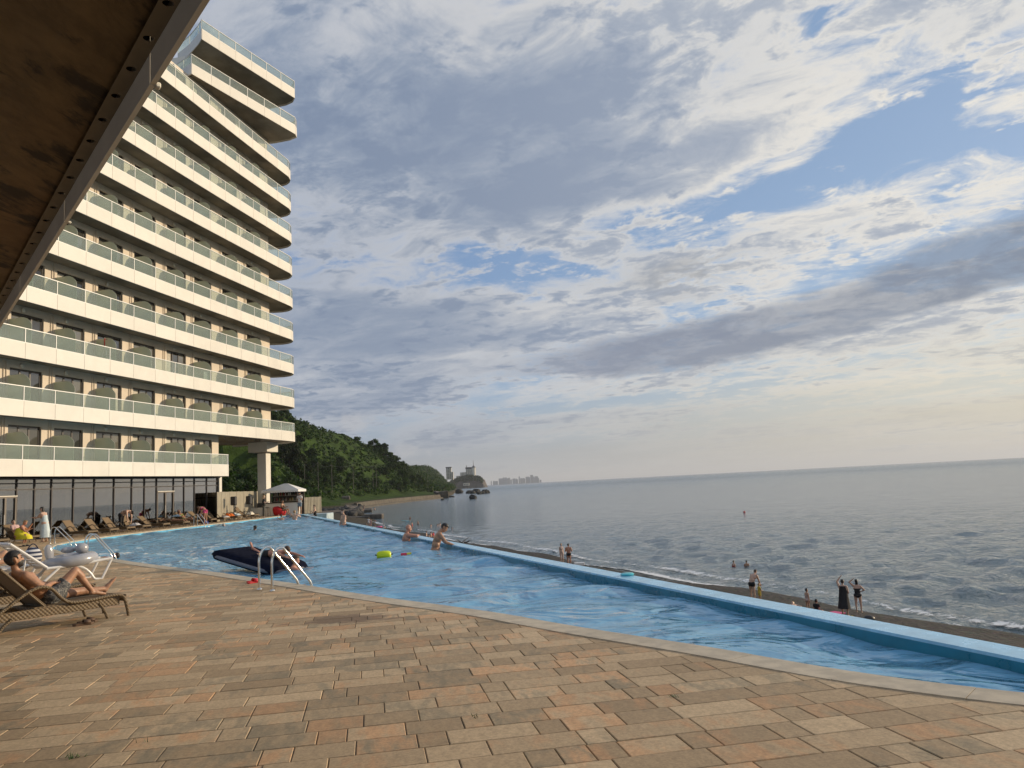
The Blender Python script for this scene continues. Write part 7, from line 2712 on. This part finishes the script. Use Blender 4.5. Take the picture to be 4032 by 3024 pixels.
beach_person('woman in a black one piece swimsuit with one hand in her hair on the beach', 3384, 2414, rad(70), standing(aL=((.1, .6, .6), (-.2, -.7, .6)), aR=((-.1, -.6, -.6), (.2, .7, -.4)), face=(1, 0, .1)), H=1.68, sk='light', hair='black', hairlen=.16, female=True, wear=(('swimsuit', 'black'),), voxel=.02)
mb = MB(); mb.bbox((0, 0, .03), (1.7, .7, .05), .02)
p_ = on_beach(3262, 2424)
tag(mb.build('beach_mat', CL['pink'], None, loc=(p_.x, p_.y, p_.z + .03), rotz=.5), 'pink beach mat lying on the pebbles beside the child in black', 'mat')
bagb = MB(); bagb.ball((0, 0, .13), (.28, .18, .16), 12, 8)
p_ = on_beach(3423, 2448)
tag(bagb.build('dark_bag', M_BLACK, None, smooth=60, loc=(p_.x, p_.y, p_.z)), 'small black bag lying on the pebbles near the surf', 'bag')
slp = MB(); slp.bbox((0, 0, .05), (.32, .5, .1), .03)
p_ = on_beach(3330, 2436)
tag(slp.build('yellow_bag', CL['mustard'], None, loc=(p_.x + .25, p_.y - .1, p_.z)), 'yellow pouch at the feet of the woman in the black dress', 'pouch')
cr = MB()
cr.bbox((0, 0, .12), (.9, .6, .24), .03)
p_ = on_beach(2281, 2226)
tag(cr.build('cool_box', M_WPLAST, None, loc=(p_.x, p_.y, p_.z)), 'small white box on the beach right of the broad backed man', 'box')
# far group near the rubble
far_b = [(1443, 2078, 'black', 'person in a black sun hat sitting at the edge of the far beach group', 'sit', 'olive'), (1452, 2072, 'fair', 'person in a white top standing in the far beach group', 'st', 'white'), (1460, 2078, 'brown', 'person in a pink wrap bending in the far beach group', 'st', 'palepink'),
         (1474, 2080, 'black', 'dark haired person sitting among the far beach group', 'sit', 'navy'), (1478, 2070, 'black', 'shirtless bather in dark trunks standing behind the far beach group', 'st', None), (1510, 2081, 'black', 'person in a white shirt crouching by the pink ring on the far beach', 'sit', 'white'), (1521, 2074, 'black', 'pale bather standing in the surf beside the pink ring', 'st', None),
         (1679, 2117, 'black', 'first of three sunbathers sitting behind the bald man', 'sit', None), (1697, 2119, 'black', 'middle one of three sunbathers sitting behind the bald man', 'sit', None), (1706, 2118, 'brown', 'sunbather in red sitting between the bald man and the man bowing his head', 'sit', 'red'),
         (1340, 2064, 'fair', 'bather sitting on the stones behind the man standing waist deep', 'sit', None)]
for px_, py_, hr, lb, ps, cl in far_b:
    pose = standing() if ps == 'st' else dict(pel=(0, 0, .12), spine=(.05, 0, 1), lL=((.85, .2, .45), (.4, .0, -.9)), lR=((.85, -.2, .45), (.4, 0, -.9)))
    w_ = (('tshirt', cl), ('shorts', cl)) if cl else (('trunks', 'black'),)
    beach_person(lb, px_, py_, rad(rng.uniform(-40, 120)), pose, z=-6.5, H=1.7, sk='light' if rng.random() < .5 else 'red', hair=hr, wear=w_, voxel=.03)
rg = MB(); rg.lathe([(.22, 0), (.5, .02), (.58, .14), (.5, .27), (.22, .25)], 20)
p_ = on_beach(1494, 2082, -6.6)
tag(rg.build('pink_ring', CL['pink'], None, smooth=60, loc=(p_.x, p_.y, p_.z + .2)), 'pink swim ring on the far beach between the bathers', 'ring')

# ---- in the sea
heads = [(1646, 2066, 'bather standing waist deep in the sea nearest the paddle board', .75, 'brown'), (1697, 2071, 'lone swimmer between the paddle board and the close pair of swimmers', 1.30, 'black'), (1722, 2070, 'left swimmer of a close pair in the sea', 1.35, 'black'), (1728, 2069, 'right swimmer of a close pair in the sea', 1.30, 'black'),
         (1734, 2066, 'fair swimmer just behind the close pair of swimmers', 1.30, 'fair'), (1750, 2068, 'swimmer farthest right of the group in the sea', 1.30, 'black'), (1742, 2083, 'pale swimmer low in the water before the group', 1.45, 'grey'), (1780, 2082, 'dark haired swimmer apart from the group nearer the beach', 1.35, 'black'),
         (1623, 2080, 'bather in red standing in the shallows behind the bald man', .35, 'black'), (2889, 2226, 'long haired swimmer, left one of two chatting in the sea off the beach', 1.30, 'black'), (2940, 2227, 'swimmer, right one of two chatting in the sea off the beach', 1.28, 'black'),
         (1378, 2050, 'tiny swimmer near the rubble close to the pool corner', 1.4, 'black'), (1503, 2039, 'tiny swimmer beyond the pale concrete block', 1.4, 'black')]
for px_, py_, lb, sink, hr in heads:
    p_ = gp(px_, py_, SEA_Z)
    person(lb, (p_.x, p_.y, SEA_Z - sink), rad(rng.uniform(0, 360)), standing(), H=1.7, sk='tan' if rng.random() < .6 else 'light', hair=hr, wear=(('swimsuit', 'red'),) if 'red' in lb else (('trunks', 'black'),), voxel=.03, female='red' in lb)
p_ = gp(1610, 2052, SEA_Z)
bd = MB()
pts = [(-1.6, 0), (-1.2, -.30), (0, -.38), (1.1, -.30), (1.6, 0), (1.1, .30), (0, .38), (-1.2, .30)]
bd.prism(pts, 0, .10)
sup = thing('paddle_board', 'turquoise paddle board with its nose lifted carrying a kneeling bather', 'board', (p_.x - .6, p_.y, SEA_Z + .03), rad(170))
sup.rotation_euler = (0, rad(-6), rad(172))
bd.build('deck', mat('board_teal', (.12, .42, .48), .35), sup)
fn = MB(); fn.prism([(-1.4, -.02), (-1.1, -.02), (-1.1, .02), (-1.4, .02)], -.25, 0); fn.build('fin', M_BLACK, sup)
person('dark bather kneeling on the turquoise paddle board', (p_.x + .35, p_.y, SEA_Z + .02), rad(-90), dict(pel=(0, 0, .42), spine=(.1, 0, 1), lL=((.75, .1, -.6), (-.95, 0, -.1)), lR=((.75, -.1, -.6), (-.95, 0, -.1)), aL=((.5, .2, -.8), (.7, -.2, .2)), aR=((.5, -.2, -.8), (.7, .2, .2))), H=1.65, sk='tan', hair='black', wear=(('swimsuit', 'black'),), voxel=.03)
p_ = gp(1460, 2036, SEA_Z)
for i, (dx, lb) in enumerate([(-1.5, 'pale bather bending on the pale concrete block in the shallows'), (2.2, 'second bather sitting on the pale concrete block in the shallows')]):
    person(lb, (p_.x + dx - 1.0, p_.y + 1.0, SEA_Z + 2.2), rad(60 + 60 * i), standing(spine=(.4, 0, .9)) if i == 0 else dict(pel=(0, 0, .12), spine=(.05, 0, 1), lL=((.85, .2, .4), (.4, .0, -.9)), lR=((.85, -.2, .4), (.4, 0, -.9))), H=1.7, sk='light', hair='brown', wear=(('trunks', 'black'),), voxel=.03)
by = MB(); by.lathe([(.02, -.2), (.22, -.1), (.26, .05), (.18, .22), (.02, .28)], 12)
p_ = gp(2931, 2018, SEA_Z)
tag(by.build('marker_buoy', M_REDP, None, smooth=60, loc=(p_.x, p_.y, SEA_Z + .05)), 'tiny red marker buoy far out on the open sea', 'buoy')
# driftwood on the beach edge
p_ = on_beach(1830, 2138, -6)
dw = thing('driftwood', 'dry branch lying on the beach right of the man bowing his head', 'driftwood', (p_.x, p_.y, p_.z))
for k in range(6):
    a_ = rng.uniform(0, 6.28)
    mb = MB(); mb.tube([(rng.uniform(-.5, .5), 0, .05), (math.cos(a_) * .9, math.sin(a_) * .6, rng.uniform(.15, .55)), (math.cos(a_) * 1.8, math.sin(a_) * 1.2, rng.uniform(.2, 1.0))], [.06, .04, .015], 5); mb.build('branch', M_BARK, dw)
